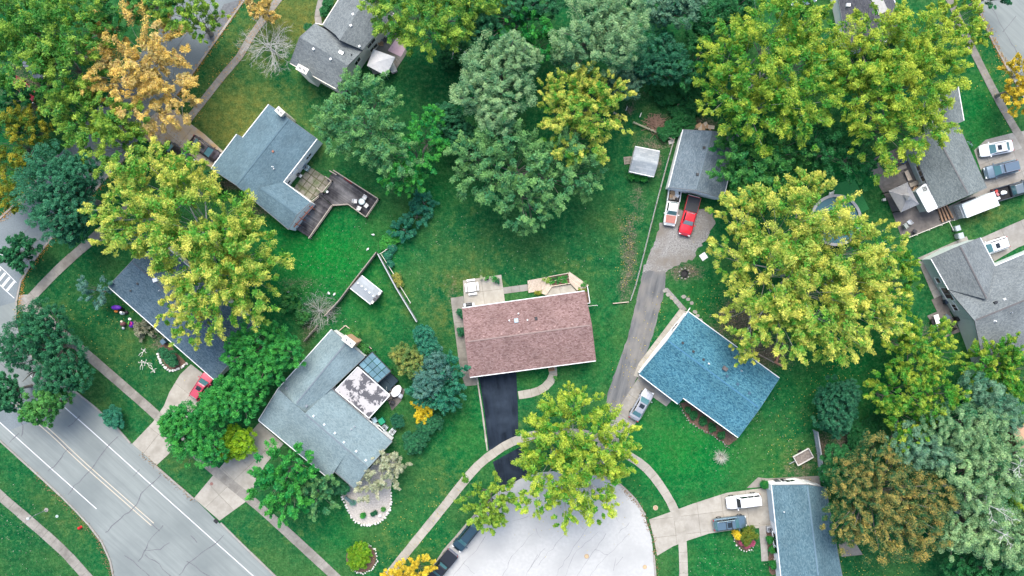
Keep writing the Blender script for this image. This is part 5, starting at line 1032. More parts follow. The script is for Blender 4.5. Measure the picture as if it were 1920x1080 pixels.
tree('leafy_shrub', 'green weeds beside the garage at the head of the lane', [(1262, 240, 18), (1285, 228, 22), (1245, 250, 14), (1270, 215, 14)], 1.3, 'forest', 'puff', leaf=.22, cat='shrub', limbs=False, tint=.7, dens=.8)
tree('leafy_shrub', 'dark undergrowth at the back of the fenced garden', [(1270, 180, 34), (1300, 190, 30), (1240, 170, 30), (1320, 165, 30)], 1.6, 'forest', 'puff', leaf=.26, cat='shrub', limbs=False, tint=.45, dens=.75)
tree('leafy_shrub', 'dark undergrowth under the trees left of the wooden fence garden', [(880, 110, 26), (860, 90, 24), (840, 110, 20)], 2.0, 'forest', 'puff', leaf=.26, cat='shrub', limbs=False, tint=.3, dens=.8)
tree('leafy_shrub', 'scrubby bushes between the navy roof and the back fence', [(545, 560, 26), (570, 590, 18)], 2.0, 'green', 'puff', leaf=.22, cat='shrub', limbs=False, tint=.15, dens=.6)
bare_tree('bare_shrub', 'grey leafless brush on the yard boundary below the back lawn', (600, 582), 34, 1.6, BARK_PALE, 30, cat='shrub', flat=.5, thick=.6)
tree('leafy_shrub', 'undergrowth in the dark gap below the yellow-tipped green tree', [(1640, 800, 26), (1610, 830, 24), (1600, 800, 18)], 2.2, 'forest', 'puff', leaf=.24, cat='shrub', limbs=False, tint=.3)
print('leaves', NLEAF)
# ------------------------------------------------------------------ vehicles (local x = forward)
def paint(name, c, metal=.35, rough=.28): return mat('paint_' + name, c, rough=rough, metal=metal, coat=.8, spec=.5)
def loft(g, st, cap=True):
    """st: list of (x, [(y, z), ...]) half sections from bottom centre side up to the centre line; mirrored"""
    rows = []
    for x, hs in st:
        full = [(-y, z) for y, z in hs] + [(y, z) for y, z in hs[::-1]]
        rows.append([(x, y, z) for y, z in full])
    n = len(rows[0]); vs = [p for r_ in rows for p in r_]; fs = []
    for i in range(len(rows) - 1):
        for k in range(n): fs.append((i * n + k, i * n + (k + 1) % n, (i + 1) * n + (k + 1) % n, (i + 1) * n + k))
    fs.append(tuple(range(n))); fs.append(tuple(reversed(range((len(rows) - 1) * n, len(rows) * n)))); g.add(vs, fs)
    return g
def quadbox(g, P, n, th=.03):
    n = Vector(n).normalized(); a = [Vector(p) + n * th for p in P]; b = [Vector(p) - n * th for p in P]
    return g.add(a + b, [(0, 1, 2, 3), (7, 6, 5, 4), (0, 4, 5, 1), (1, 5, 6, 2), (2, 6, 7, 3), (3, 7, 4, 0)])
def sect(w, zt, zb=.30, crown=.03):
    return [(w * .90, zb), (w * .985, zb + .18), (w, zt - .22), (w * .97, zt - .09), (w * .86, zt), (w * .45, zt + crown * .8), (0.01, zt + crown)]
def wheels(t, L, w, xs, r=.33):
    for x in xs:
        for s in (-1, 1):
            g = G(); n = 18; vs = []; prof = [(r * .62, -.11), (r * .95, -.11), (r, -.07), (r, .07), (r * .95, .11), (r * .62, .11)]
            for rr, y in prof:
                for k in range(n): a = 2 * PI * k / n; vs.append((x + rr * math.cos(a), s * (w - .10) + y, r + rr * math.sin(a)))
            fs = [(i * n + k, i * n + (k + 1) % n, (i + 1) * n + (k + 1) % n, (i + 1) * n + k) for i in range(5) for k in range(n)]
            o = g.add(vs, fs).build('wheel', TYRE, t, False, smooth=True)
            g2 = G(); vs = [(x + r * .62 * math.cos(2 * PI * k / 14), s * (w - .10) + s * .09, r + r * .62 * math.sin(2 * PI * k / 14)) for k in range(14)] + [(x, s * (w - .05), r)]
            g2.add(vs, [(k, (k + 1) % 14, 14) for k in range(14)]).build('rim', RIM, o, False)
def car(name, label, px, head, body, L=4.7, w=.91, ht=1.45, kind='sedan', roof=None, glass=CARGLASS, sunroof=False, rails=False, hood=None, group=None, cat='car', bars=0, bedcover=None, cargo=None, bedm=None):
    d = W(px[0] + head[0], px[1] + head[1]) - W(*px); rz = math.atan2(d.y, d.x)
    t = thing(name, label, cat, W(px[0], px[1], 0), rz, group)
    f, b = L / 2, -L / 2; zb = .95 if kind == 'sedan' else 1.05; zh = .86 if kind == 'sedan' else 1.0
    if kind == 'sedan': cab = dict(wb=f - 1.15, wt=f - 2.0, rt=b + 1.35, rb=b + .55)
    elif kind == 'suv': cab = dict(wb=f - 1.15, wt=f - 1.85, rt=b + .42, rb=b + .08)
    elif kind == 'wagon': cab = dict(wb=f - 1.35, wt=f - 1.8, rt=b + .14, rb=b + .05)
    else: cab = dict(wb=f - 1.5, wt=f - 2.05, rt=f - 3.15, rb=f - 3.38)
    ztail = (.98 if kind == 'sedan' else zb)
    xb0 = b if kind != 'pickup' else cab['rb'] - .06
    st = [(f, sect(w * .70, .62, .34, .01)), (f - .10, sect(w * .86, .72, .30)), (f - .35, sect(w * .95, zh - .06)), (f - .75, sect(w, zh)), (cab['wb'], sect(w, zb))]
    if kind == 'pickup': st += [(cab['rb'], sect(w, zb)), (xb0, sect(w, zb))]
    else: st += [(0, sect(w, zb)), (cab['rb'] + .3, sect(w, zb)), (b + .40, sect(w * .96, ztail - .02)), (b + .12, sect(w * .90, ztail - .08)), (b, sect(w * .80, ztail - .22, .36, .01))]
    loft(G(), st).build('body', body, t, False, smooth=False, bevel=.04)
    wl, wu = w * .86, w * .70; zr = ht - .02
    hull = [(cab['wb'] + .05, -wl, zb - .05), (cab['wb'] + .05, wl, zb - .05), (cab['rb'] - .03, wl * .96, zb - .05), (cab['rb'] - .03, -wl * .96, zb - .05), (cab['wt'], -wu, zr), (cab['wt'], wu, zr), (cab['rt'], wu * .97, zr), (cab['rt'], -wu * .97, zr)]
    G().add(hull, [(3, 2, 1, 0), (4, 5, 6, 7), (0, 1, 5, 4), (1, 2, 6, 5), (2, 3, 7, 6), (3, 0, 4, 7)]).build('cabin', roof or body, t, False, bevel=.10)
    def lerp(a, c, q): return tuple(a[i] + (c[i] - a[i]) * q for i in range(3))
    def pane(nm, i0, i1, i2, i3, u0, u1, v0, v1, n, m=glass):
        A, B_, C_, D_ = [hull[i] for i in (i0, i1, i2, i3)]
        P = [lerp(lerp(A, B_, u), lerp(D_, C_, u), v) for u, v in ((u0, v0), (u1, v0), (u1, v1), (u0, v1))]
        quadbox(G(), P, n, .022).build(nm, m, t, False)
    pane('windshield', 0, 1, 5, 4, .06, .94, .16, .93, (.7, 0, .7))
    pane('rear_window', 2, 3, 7, 6, .08, .92, .20, .90, (-.7, 0, .7) if kind == 'sedan' else (-.95, 0, .3))
    for s, ids in ((1, (1, 2, 6, 5)), (-1, (0, 3, 7, 4))):
        nn = (0, s, .45); cuts = ((.10, .50), (.54, .90)) if kind != 'pickup' else ((.12, .88),)
        if kind in ('suv', 'wagon'): cuts = ((.10, .40), (.43, .68), (.71, .94))
        for u0, u1 in cuts: pane('side_window', *ids, u0, u1, .26, .88, nn, CARGLASS_D)
        G().box((cab['wb'] - .12, s * (w + .09), zb + .06), (.12, .2, .14)).build('mirror', body, t, False)
        G().box((f - .16, s * w * .64, .70), (.22, .36, .12), -s * .35).build('headlight', LAMP_W, t, False)
        if kind != 'pickup': G().box((b + .08, s * w * .70, ztail - .18), (.14, .30, .14), s * .25).build('tail_light', LAMP_R, t, False)
        if rails: G().bar((cab['wt'] - .2, s * wu * .9, zr + .06), (cab['rt'] + .15, s * wu * .9, zr + .06), .05, .05).build('roof_rail', DARKMETAL if rails == 1 else CHROME, t, False)
    G().box((f - .02, 0, .52), (.1, w * 1.1, .16)).build('grille', BLACKP, t, False)
    if hood: quadbox(G(), [(f - .35, -w * .72, zh + .005), (f - .35, w * .72, zh + .005), (cab['wb'] + .05, w * .78, zb + .035), (cab['wb'] + .05, -w * .78, zb + .035)], (0, 0, 1), .02).build('hood', hood, t, False)
    if sunroof: G().box(((cab['wt'] * .68 + cab['rt'] * .32), 0, zr + .012), (.6, .72, .02)).build('sunroof', CARGLASS_D, t, False)
    for k in range(bars): G().box((cab['wt'] - .5 - k * .8, 0, zr + .09), (.07, wu * 1.8, .05)).build('roof_bar', DARKMETAL, t, False)
    wheels(t, L, w, (f - .85, b + .95), .33 if kind == 'sedan' else .37)
    if kind == 'pickup':
        bx0, bx1 = b + .02, xb0 - .03; m = bedm or body; zt = 1.08; bl = bx1 - bx0; bc = (bx0 + bx1) / 2
        g = G(); g.box((bc, 0, .62), (bl, w * 1.84, .10)); o = g.build('cargo_bed', BLACKP, t, False)
        for s in (-1, 1):
            G().box((bc, s * (w - .05), .74), (bl, .12, .70)).build('bed_side', body, o, False, bevel=.02); G().box((b + .03, s * w * .88, .85), (.08, .14, .35)).build('tail_light', LAMP_R, t, False)
        G().box((b + .05, 0, .76), (.1, w * 1.76, .66)).build('tailgate', body, o, False); G().box((b - .1, 0, .5), (.16, w * 1.8, .16)).build('bumper', CHROME, t, False)
        if bedcover: G().box((bc + .03, 0, zt + .03), (bl - .06, w * 1.9, .05)).build('bed_cover', bedcover, t, False, bevel=.02)
        if cargo: cargo(t, bc, bl, w)
    return t
BLK = paint('black', (.012, .013, .017)); 
car('parked_car', 'black sedan nosing up to the L-shaped grey-blue house', (388, 281), (400, 290), paint('plum_black', (.020, .012, .018)), 4.9, kind='sedan', sunroof=True)
car('parked_car', 'black car half hidden by the large yellow-green maple', (340, 291), (400, 300), BLK, 4.7, kind='sedan')
car('parked_car', 'silver-grey sedan on the driveway beside the blue roof', (1201, 758), (30, -52), paint('silver', (.40, .41, .43), .6), 4.75, kind='sedan', sunroof=True)
car('parked_suv', 'teal-grey SUV on the driveway of the steel blue roofed house', (1366, 978), (64, -8), paint('teal_grey', (.13, .21, .26), .6), 4.8, w=.93, ht=1.62, kind='suv', sunroof=True, rails=1, bars=2, cat='suv')
car('parked_suv', 'white boxy SUV on the driveway of the steel blue roofed house', (1391, 937), (-64, 8), paint('white', (.78, .79, .80), 0.), 4.9, w=.92, ht=1.85, kind='wagon', cat='suv', glass=CARGLASS_D)
car('parked_suv', 'dark teal SUV at the left kerb of the cul-de-sac', (875, 1003), (-36, 44), paint('dark_teal', (.028, .07, .095), .5), 4.7, w=.92, ht=1.7, kind='suv', rails=1, cat='suv')
def lid_dot(t, bc, bl, w): pass
car('parked_pickup', 'black pickup with covered bed at the bottom edge by the cul-de-sac', (828, 1060), (-36, 44), BLK, 5.4, w=.96, ht=1.8, kind='pickup', bedcover=mat('tonneau', (.012, .016, .024), rough=.5), cat='pickup')
def logs(t, bc, bl, w):
    r = random.Random(3)
    for k, (x, y, s, c) in enumerate(((-.5, -.2, .9, WOOD_TAN), (.3, .2, .8, WOOD_PALE), (-.2, .45, .6, WHITE), (.5, -.4, .5, WOOD_GREY), (-.75, .3, .5, STONE_W), (.1, -.5, .5, WOOD_TAN), (.65, .35, .4, BLACKP))):
        G().box((bc + x * bl * .45, y * w, .78 + .05 * k), (s, .45 * s + .2, .14), r.uniform(0, 3), .1).build('board', c, t, False)
car('parked_pickup', 'old white pickup with faded red hood and scrap in its bed', (1258, 391), (-8, 50), paint('old_white', (.74, .74, .73), 0., .45), 5.1, w=.93, ht=1.72, kind='pickup', hood=mat('faded_red_hood', (.42, .17, .14), (.36, .14, .12), 2., .6), cargo=logs, cat='pickup')
car('parked_pickup', 'red pickup with black bed cover in front of the garage', (1290, 406), (-13, 50), paint('red', (.62, .012, .03), .1), 5.7, w=.96, ht=1.78, kind='pickup', bedcover=mat('bed_cover_black', (.035, .038, .045), rough=.6), cat='pickup', glass=mat('pale_glass', (.22, .32, .36), rough=.1, spec=.6))
car('parked_suv', 'pinkish red SUV nosed under the navy roof eave', (383, 722), (30, -46), paint('pink_red', (.52, .06, .10), .2), 4.4, w=.90, ht=1.6, kind='suv', sunroof=True, cat='suv', bars=1)
car('parked_car', 'white sedan nearest the lawn on the upper right driveway', (1862, 280), (-58, 11), paint('white_sedan', (.80, .81, .82), 0.), 4.8, kind='sedan', sunroof=True)
car('parked_suv', 'grey-blue SUV between the white sedan and the trailer truck', (1871, 319), (-60, 15), paint('grey_blue', (.15, .21, .26), .6), 4.9, w=.94, ht=1.75, kind='suv', cat='suv', rails=2, bars=1)
def truck_load(t, bc, bl, w):
    G().blob((bc + .2, .05, .95), (.5, .32, .3)).build('sack', WHITE, t, False); G().box((bc - .7, .55, .8), (.4, .3, .3), .3).build('box', mat('red_crate', (.5, .06, .05)), t, False); G().box((bc - .75, -.5, .85), (.45, .35, .35)).build('box', WHITE, t, False)
    G().box((bc - .6, .1, .75), (.3, .5, .2), .5).build('box', mat('pink_crate', (.55, .2, .2)), t, False)
car('parked_pickup', 'dark grey pickup hitched to the white box trailer', (1893, 358), (62, -18), paint('charcoal', (.05, .06, .07), .4), 5.9, w=.98, ht=1.85, kind='pickup', cargo=truck_load, cat='pickup', roof=paint('charcoal_roof', (.16, .20, .22), .4))
car('parked_car', 'white car half inside the garage of the grey cross-gabled house', (1855, 463), (-60, 20), MATS['paint_white_sedan'], 4.6, kind='suv', ht=1.55, sunroof=True)
car('parked_car', 'dark red car under the trees in the top left corner', (53, 171), (40, 34), paint('dark_red', (.30, .012, .03), .2), 4.4, kind='sedan')
car('parked_car', 'grey car glimpsed through leaves above the dark red car', (66, 128), (34, 42), paint('grey', (.10, .12, .14), .5), 4.6, kind='sedan')
# box trailer
c = W(1818, 388); d = W(1846, 374) - W(1784, 398); rz = math.atan2(d.y, d.x)
tl = thing('box_trailer', 'long white box trailer behind the dark grey pickup', 'trailer', (c.x, c.y, 0), rz); TW = mat('trailer_white', (.66, .71, .74), (.70, .75, .78), 1., .35, spec=.5)
G().box((.2, 0, 1.35), (5.0, 2.0, 1.9)).build('box_body', TW, tl, False, bevel=.06); G().box((.2, 0, 2.33), (4.8, 1.84, .05)).build('roof_panel', mat('trailer_roof', (.56, .64, .69), (.60, .68, .72), 1., .3), tl, False)
for s in (-1, 1):
    G().bar((-2.3, s * 1.0, 2.32), (2.7, s * 1.0, 2.32), .07, .07).build('edge_rail', WHITE, tl, False)
    for x in (-.7, .35):
        g = G(); g.tube([(x, s * .98, .36), (x, s * 1.18, .36)], .36, 16); g.build('wheel', TYRE, tl, False)
    G().box((-.2, s * 1.1, .80), (2.0, .24, .06)).build('mudguard', BLACKP, tl, False)
G().bar((2.7, .5, .5), (3.9, 0, .5), .1, .1).build('drawbar', BLACKP, tl, False); G().bar((2.7, -.5, .5), (3.9, 0, .5), .1, .1).build('drawbar', BLACKP, tl, False)
for k in range(5): G().bar((-2.45, -.8 + .4 * k, .5), (-2.62, -.8 + .4 * k, 2.1), .06, .06).build('ramp_bar', GALV, tl, False)
for z in (.6, 1.3, 2.05): G().bar((-2.5, -.95, z), (-2.5, .95, z), .06, .06).build('ramp_bar', GALV, tl, False)
# timber rack behind the trailer
c = W(1772, 398); rk = thing('timber_stack', 'brown planks stacked behind the white trailer', 'lumber', (c.x, c.y, 0), rz)
for k in range(4): G().box((-.9 + .45 * k, 0, .25 + .03 * (k % 2)), (.22, 2.3, .18), .05 * (k - 1)).build('plank', mat('brown_plank', (.26, .15, .09), (.34, .21, .13), 3., objrand=.15), rk, False)
for s in (-.7, .7): G().box((-.2, s, .08), (2.0, .14, .16)).build('bearer', BLACKP, rk, False)
# small utility trailer on the lawn
c = W(1503, 855); d = W(1522, 846) - W(1486, 866); ut = thing('utility_trailer', 'small open utility trailer with grey scrap on the lawn', 'trailer', (c.x, c.y, 0), math.atan2(d.y, d.x))
G().box((0, 0, .42), (2.5, 1.4, .08)).build('deck', mat('trailer_load', (.14, .12, .11), (.26, .23, .21), 4.), ut, False)
for s in (-1, 1):
    G().box((0, s * .72, .62), (2.56, .07, .34)).build('side_rail', STONE_W, ut, False); G().box((s * 1.26, 0, .62), (.07, 1.4, .34)).build('end_rail', STONE_W, ut, False); G().tube([(.1, s * .78, .28), (.1, s * .95, .28)], .28, 14).build('wheel', TYRE, ut, False)
G().bar((-1.25, 0, .42), (-2.2, 0, .40), .08, .08).build('drawbar', GALV, ut, False)
for k in range(5): G().bar((-.8 + .35 * k, -.4 + .15 * k, .5), (-.3 + .3 * k, .4 - .1 * k, .55), .05, .05).build('branch', WOOD_GREY, ut, False)
# ------------------------------------------------------------------ decks, fences, garden things
def fence_boards(name, label, pts, ht, m, bw=.14, gap=.015, posts=2.4, cat='fence', postm=None, rails=(0.3, .85), th=.025, pname='board', top=None):
    P = [W(*p) for p in pts]; t = thing(name, label, cat, P[0])
    base = None
    for a, b in zip(P[:-1], P[1:]):
        L = (b - a).length; d = (b - a).normalized(); rz = math.atan2(d.y, d.x); n = int(L / (bw + gap)); nr = Vector((-d.y, d.x, 0))
        for i in range(n):
            c = a + d * ((i + .5) * (bw + gap)); hh = ht + random.uniform(-.02, .02)
            o = bpy.data.objects.new(pname, base) if base else None
            if o is None:
                o = G().box((0, 0, ht / 2), (bw, th, ht)).build(pname, m, None); base = o.data; COL.objects.unlink(o); bpy.data.objects.remove(o); o = bpy.data.objects.new(pname, base)
            COL.objects.link(o); o.parent = t; o.location = c - P[0] + nr * .05; o.rotation_euler = (random.uniform(-.02, .02), 0, rz); o.scale = (1, 1, hh / ht)
        for k in range(int(L / posts) + 1):
            c = a + d * min(L, k * posts); G().box((c.x, c.y, ht * .52), (.1, .1, ht * 1.04), rz).build('post', postm or m, t)
        for q in rails: G().bar(a + Vector((0, 0, ht * q)) - nr * .0, b + Vector((0, 0, ht * q)), .05, .09).build('rail', postm or m, t)
        if top: G().bar(a + Vector((0, 0, ht + .03)) + nr * .03, b + Vector((0, 0, ht + .03)) + nr * .03, .14, .05).build('cap_rail', top, t)
    return t
fence_boards('board_fence', 'weathered brown board fence running down-left from the fence corner', [(708, 474), (672, 520), (640, 562), (612, 592)], 1.5, WOOD_GREY, .16, top=WOOD_GREY)
fence_boards('board_fence', 'weathered low fence between the navy roof yard and the back lawn', [(598, 610), (572, 640)], 1.2, WOOD_GREY, .16)
fence_boards('board_fence', 'grey board fence running down-right from the fence corner', [(711, 477), (745, 540), (783, 603)], 1.4, mat('grey_board', (.30, .31, .32), (.40, .41, .42), 3., objrand=.1), .16, top=mat('grey_cap', (.42, .44, .45)))
t = thing('rail_fence', 'white single rail fence around the narrow bed beside the grey board fence', 'fence', W(713, 475))
for a, b in zip([(713, 476), (736, 460), (738, 464)], [(736, 460), (738, 464), (738, 464.5)]): G().bar(W(*a, .7), W(*b, .7), .07, .09).build('rail', CREAM, t)
for a, b in (((715, 477), (742, 520)), ((750, 536), (770, 568))): G().bar(W(*a, .7), W(*b, .7), .07, .09).build('rail', CREAM, t)
for p in ((714, 476), (725, 468), (736, 460), (728, 498), (742, 520), (750, 536), (770, 568)): q = W(*p); G().box((q.x, q.y, .38), (.08, .08, .76)).build('post', CREAM, t)
fence_boards('picket_fence', 'pale picket fence at the back of the dark garden', [(1187, 231), (1222, 246), (1260, 263)], .9, mat('pale_picket', (.50, .45, .33), (.60, .55, .42), 3., objrand=.1), .07, .16, rails=(.3, .78))
fence_boards('picket_fence', 'short piece of picket fence under the yellow maple', [(1150, 213), (1174, 226)], .9, MATS['pale_picket'], .07, .16, rails=(.3, .78))
fence_boards('board_fence', 'grey-blue board fence behind the utility trailer', [(1524, 806), (1531, 850), (1536, 900)], 1.7, mat('blue_grey_board', (.26, .30, .33), (.36, .40, .43), 3., objrand=.1), .16, top=MATS['grey_cap'])
# wire fence along the lane, with a timber top rail
t = thing('wire_fence', 'long low wire fence with timber rail along the lane', 'fence', W(1262, 262))
P = resample([W(*p) for p in ((1262, 263), (1250, 305), (1232, 372), (1215, 440), (1200, 500), (1184, 560), (1179, 566))], 2.4)
for a, b in zip(P[:-1], P[1:]):
    G().bar(a + Vector((0, 0, .95)), b + Vector((0, 0, .95)), .07, .08).build('rail', WOOD_GREY, t); G().box((a.x, a.y, .5), (.09, .09, 1.0)).build('post', WOOD_GREY, t)
    for z in (.25, .5, .75): G().bar(a + Vector((0, 0, z)), b + Vector((0, 0, z)), .02, .02).build('wire', GALV, t)
G().bar(W(1179, 566, .2), W(1149, 569, .2), .12, .2).build('edging_board', WOOD_PALE, t)
t = thing('rail_fence', 'thin pale fence along the lower edge of the gazebo patio', 'fence', W(1690, 451))
G().bar(W(1690, 451, 1.0), W(1782, 414, 1.0), .07, .08).build('rail', CREAM, t); G().bar(W(1690, 451, .4), W(1782, 414, .4), .05, .08).build('rail', CREAM, t); G().bar(W(1779, 414, 1.), W(1788, 432, 1.), .06, .07).build('rail', CREAM, t)
for k in range(5): q = W(1690 + 23 * k, 451 - 9.2 * k); G().box((q.x, q.y, .5), (.08, .08, 1.05)).build('post', CREAM, t)

# dark timber deck
dk = [(628, 321), (708, 377), (688, 405), (654, 383), (625, 385), (584, 446), (549, 425), (590, 352), (599, 361), (612, 340)]
deck_poly = [(630, 321), (709, 374), (687, 406), (655, 383), (625, 386), (582, 446), (549, 426), (588, 378), (582, 375), (598, 354), (610, 361), (620, 343), (613, 338), (621, 327)]
z = .5; c = W(630, 370); dkt = thing('timber_deck', 'dark weathered timber deck with railings behind the L-shaped house', 'deck', (c.x, c.y, 0))
pk = lambda pts: [(p.x, p.y) for p in (W(x, y, z) for x, y in pts)]
def planks(poly, dirpx, root, m, pw=.15, zt=.5, th=.05, name='plank'):
    d = Vector((dirpx[0], -dirpx[1])).normalized(); vx, vy = -d.y, d.x; vv = [p[0] * vx + p[1] * vy for p in poly]; v = min(vv)
    while v < max(vv):
        q = clip(poly, vx, vy, v + .008); q = clip(q, -vx, -vy, -(v + pw - .008)) if len(q) > 2 else q
        if len(q) > 2 and area2(q) > .02: G().prism(q, zt - th, zt + random.uniform(0, .006)).build(name, m, root)
        v += pw
up = pk([(630, 321), (709, 374), (687, 406), (655, 383), (625, 386), (598, 362), (610, 361), (620, 343), (613, 338), (621, 327)]); lo_ = pk([(598, 363), (624, 387), (582, 446), (549, 426), (586, 380)])
planks(up, (80, 54), dkt, WOOD_DARK); planks(lo_, (38, 25), dkt, WOOD_DARK)
G().prism(up, .1, .40).build('frame', BLACKP, dkt); G().prism(lo_, .1, .39).build('frame', BLACKP, dkt)
def railing(pts, root, m, z0=.5, h=.95, w=.13):
    for a, b in zip(pts[:-1], pts[1:]):
        A, B_ = W(*a, z0), W(*b, z0); d = (B_ - A).normalized(); L = (B_ - A).length
        G().bar(A + Vector((0, 0, h)), B_ + Vector((0, 0, h)), w, .05).build('handrail', m, root); G().bar(A + Vector((0, 0, .15)), B_ + Vector((0, 0, .15)), .05, .08).build('bottom_rail', m, root)
        n = max(2, int(L / .16))
        for k in range(n): q = A + d * (L * (k + .5) / n); G().box((q.x, q.y, z0 + .5), (.035, .035, .75)).build('baluster', m, root)
        for q in (A, B_): G().box((q.x, q.y, z0 / 2 + h / 2 + .02), (.12, .12, z0 + h)).build('post', m, root)
DW = mat('deck_rail_wood', (.30, .26, .22), (.40, .355, .30), 3., .9)
railing([(628, 321), (711, 374), (688, 408), (655, 384), (625, 386), (582, 447)], dkt, DW); railing([(621, 322), (633, 329)], dkt, DW); railing([(613, 333), (624, 341), (607, 362), (597, 354)], dkt, DW); railing([(587, 379), (600, 369)], dkt, DW)
# old paving beside the deck
slab_poly('stone_paving', [(574, 320), (585, 315), (622, 339), (605, 360), (580, 377), (552, 352)], (.8, .58), 1.05, 1.0, mat('old_paver', (.15, .14, .115), (.24, .225, .19), 2., .9, objrand=.22, c3=(.085, .11, .05), scale3=.8), z1=.06, gap=.12, base=mat('mossy_soil', (.05, .075, .03), (.10, .085, .05), 3.), piece='paving_stone')
# red frame under the end gable
t = thing('red_frame', 'red stained timber frame against the end gable of the L-shaped house', 'frame', W(566, 412)); 
G().bar(W(551, 426, 2.5), W(587, 386, 2.5), .12, .10).build('beam', WOOD_RED, t)
for k in range(4): G().bar(W(557 + 9 * k, 421 - 10.5 * k, 2.5), W(549 + 9 * k, 415.5 - 10.5 * k, 2.5), .10, .08).build('cross_piece', WOOD_RED, t); q = W(556 + 9 * k, 421 - 10.5 * k, 2.5); G().box((q.x, q.y, 1.25), (.09, .09, 2.5)).build('post', WOOD_RED, t)
def chair(label, px, ang, z0, m, group=None, s=1.0):
    t = thing('garden_chair', label, 'chair', W(px[0], px[1], z0), ang, group)
    G().box((0, 0, .42 * s), (.52 * s, .52 * s, .05)).build('seat', m, t, False); G().box((-.27 * s, 0, .68 * s), (.06, .52 * s, .5 * s), 0, -.2).build('backrest', m, t, False)
    for a in (-1, 1):
        for b in (-1, 1): G().box((.22 * a * s, .22 * b * s, .2 * s), (.04, .04, .4 * s)).build('leg', m, t, False)
        G().box((0, .27 * a * s, .62 * s), (.45 * s, .05, .04)).build('armrest', m, t, False)
CH = mat('white_plastic', (.66, .655, .64), rough=.5)
for k, (p, n) in enumerate((((667, 378), 'left'), ((685, 371), 'top'), ((688, 386), 'right'), ((674.5, 391), 'bottom'))):
    a = math.atan2(p[1] - 379, 680 - p[0]); chair(n + ' white chair around the round glass table on the dark deck', p, a, .5, CH, 'chairs around the round glass deck table')
t = thing('round_table', 'round glass table on the dark timber deck', 'table', W(680, 379, .5)); G().lathe([(.45, .68), (.47, .70), (.45, .72)], n=24).build('table_top', mat('grey_green_glass', (.38, .46, .46), rough=.15), t, False); G().lathe([(.30, .725), (.30, .735), (.16, .74)], n=20).build('table_mat', GALV, t, False)
for k in range(4): G().tube([(.1 * math.cos(k * 1.57), .1 * math.sin(k * 1.57), .68), (.36 * math.cos(k * 1.57), .36 * math.sin(k * 1.57), 0)], .03, 6).build('leg', GALV, t, False)
t = thing('bucket', 'white round bucket on the dark timber deck', 'bucket', W(614.5, 360, .5)); G().lathe([(.14, 0), (.18, .32), (.17, .32), (.13, .03)], n=16).build('pail', WHITE, t, False); G().lathe([(.185, .33), (.185, .36), (.02, .37)], n=16).build('lid', WHITE, t, False)
t = thing('bench', 'low red bench along the upper railing of the dark deck', 'bench', W(654, 339, .5), -.6); G().box((0, 0, .4), (1.4, .3, .05)).build('seat', mat('dark_red', (.22, .03, .03)), t, False)
for s in (-.5, .5): G().box((s, 0, .2), (.06, .28, .4)).build('leg', BLACKP, t, False)
def ac_unit(label, px, rz, m=GALV):
    t = thing('air_conditioner', label, 'air conditioner', W(*px), rz); G().box((0, 0, .38), (.8, .8, .75)).build('case', m, t, False, bevel=.04); G().lathe([(.33, .755), (.33, .79), (.28, .79), (.28, .76)], n=24, caps=False).build('fan_ring', BLACKP, t, False)
    for k in range(5): G().box((0, 0, .775), (.56, .05, .02), k * PI / 5).build('fan_blade', DARKMETAL, t, False)
ac_unit('grey air conditioner by the wall of the L-shaped house', (576, 315), -.6, mat('pale_teal_case', (.30, .42, .45), rough=.5)); ac_unit('white air conditioner at the right wall of the cross-gabled house', (737, 808), -.7, mat('white_case', (.6, .65, .67), rough=.5)); ac_unit('grey air conditioner next to the white one at the cross-gabled house', (722, 801), -.7, mat('grey_case', (.40, .47, .50), rough=.5))
ac_unit('small grey unit on the mulch by the steel blue roofed house', (1441, 990), .1)
def grill(label, px, rz, m=BLACKP):
    t = thing('barbecue_grill', label, 'grill', W(*px), rz); G().box((0, 0, .45), (.9, .5, .8)).build('cabinet', m, t, False); G().tube([(-.4, 0, .95), (.4, 0, .95)], .26, 14).build('hood', DARKMETAL, t, False)
    for s in (-1, 1): G().box((s * .62, 0, .86), (.34, .45, .04)).build('side_shelf', GALV, t, False)
    G().bar((-.3, .3, .98), (.3, .3, .98), .03, .03).build('handle', CHROME, t, False)
grill('grey barbecue grill by the back wall of the L-shaped house', (560, 327), -.6, mat('grill_grey', (.3, .3, .3))); grill('black barbecue grill on the lower patio of the mint sided house', (1760, 608), .4); grill('barbecue grill under a tarp on the brown roofed bungalow patio', (880, 571), .1)
# bins
def bin_(label, px, rz, m, s=1.0):
    t = thing('wheelie_bin', label, 'bin', W(*px), rz); G().box((0, 0, .5 * s), (.5 * s, .58 * s, .95 * s), taper=1.12).build('bin_body', m, t, False, bevel=.03); G().box((.02, 0, 1.0 * s), (.62 * s, .68 * s, .07)).build('lid', m, t, False, bevel=.02); G().bar((-.34 * s, -.25 * s, .95 * s), (-.34 * s, .25 * s, .95 * s), .04, .04).build('handle', m, t, False)
    for k in (-1, 1): G().tube([(-.26 * s, k * .2 * s, .1), (-.26 * s, k * .3 * s, .1)], .1, 10).build('wheel', TYRE, t, False)
GB = mat('black_bin', (.02, .022, .026), rough=.5)
bin_('leftmost black bin above the steel blue roof', (1454, 902), 1.6, mat('grey_bin', (.06, .07, .08), rough=.5), 1.1); bin_('middle black bin above the steel blue roof', (1467, 901), 1.6, GB, 1.2); bin_('rightmost black bin above the steel blue roof', (1480, 901), 1.6, GB, 1.15)
bin_('upper pale grey bin on the lawn below the trailer', (1788, 429), .3, mat('pale_bin', (.38, .43, .46), rough=.5), 1.1); bin_('lower pale grey bin on the lawn below the trailer', (1793, 443), .3, MATS['pale_bin'], 1.2)
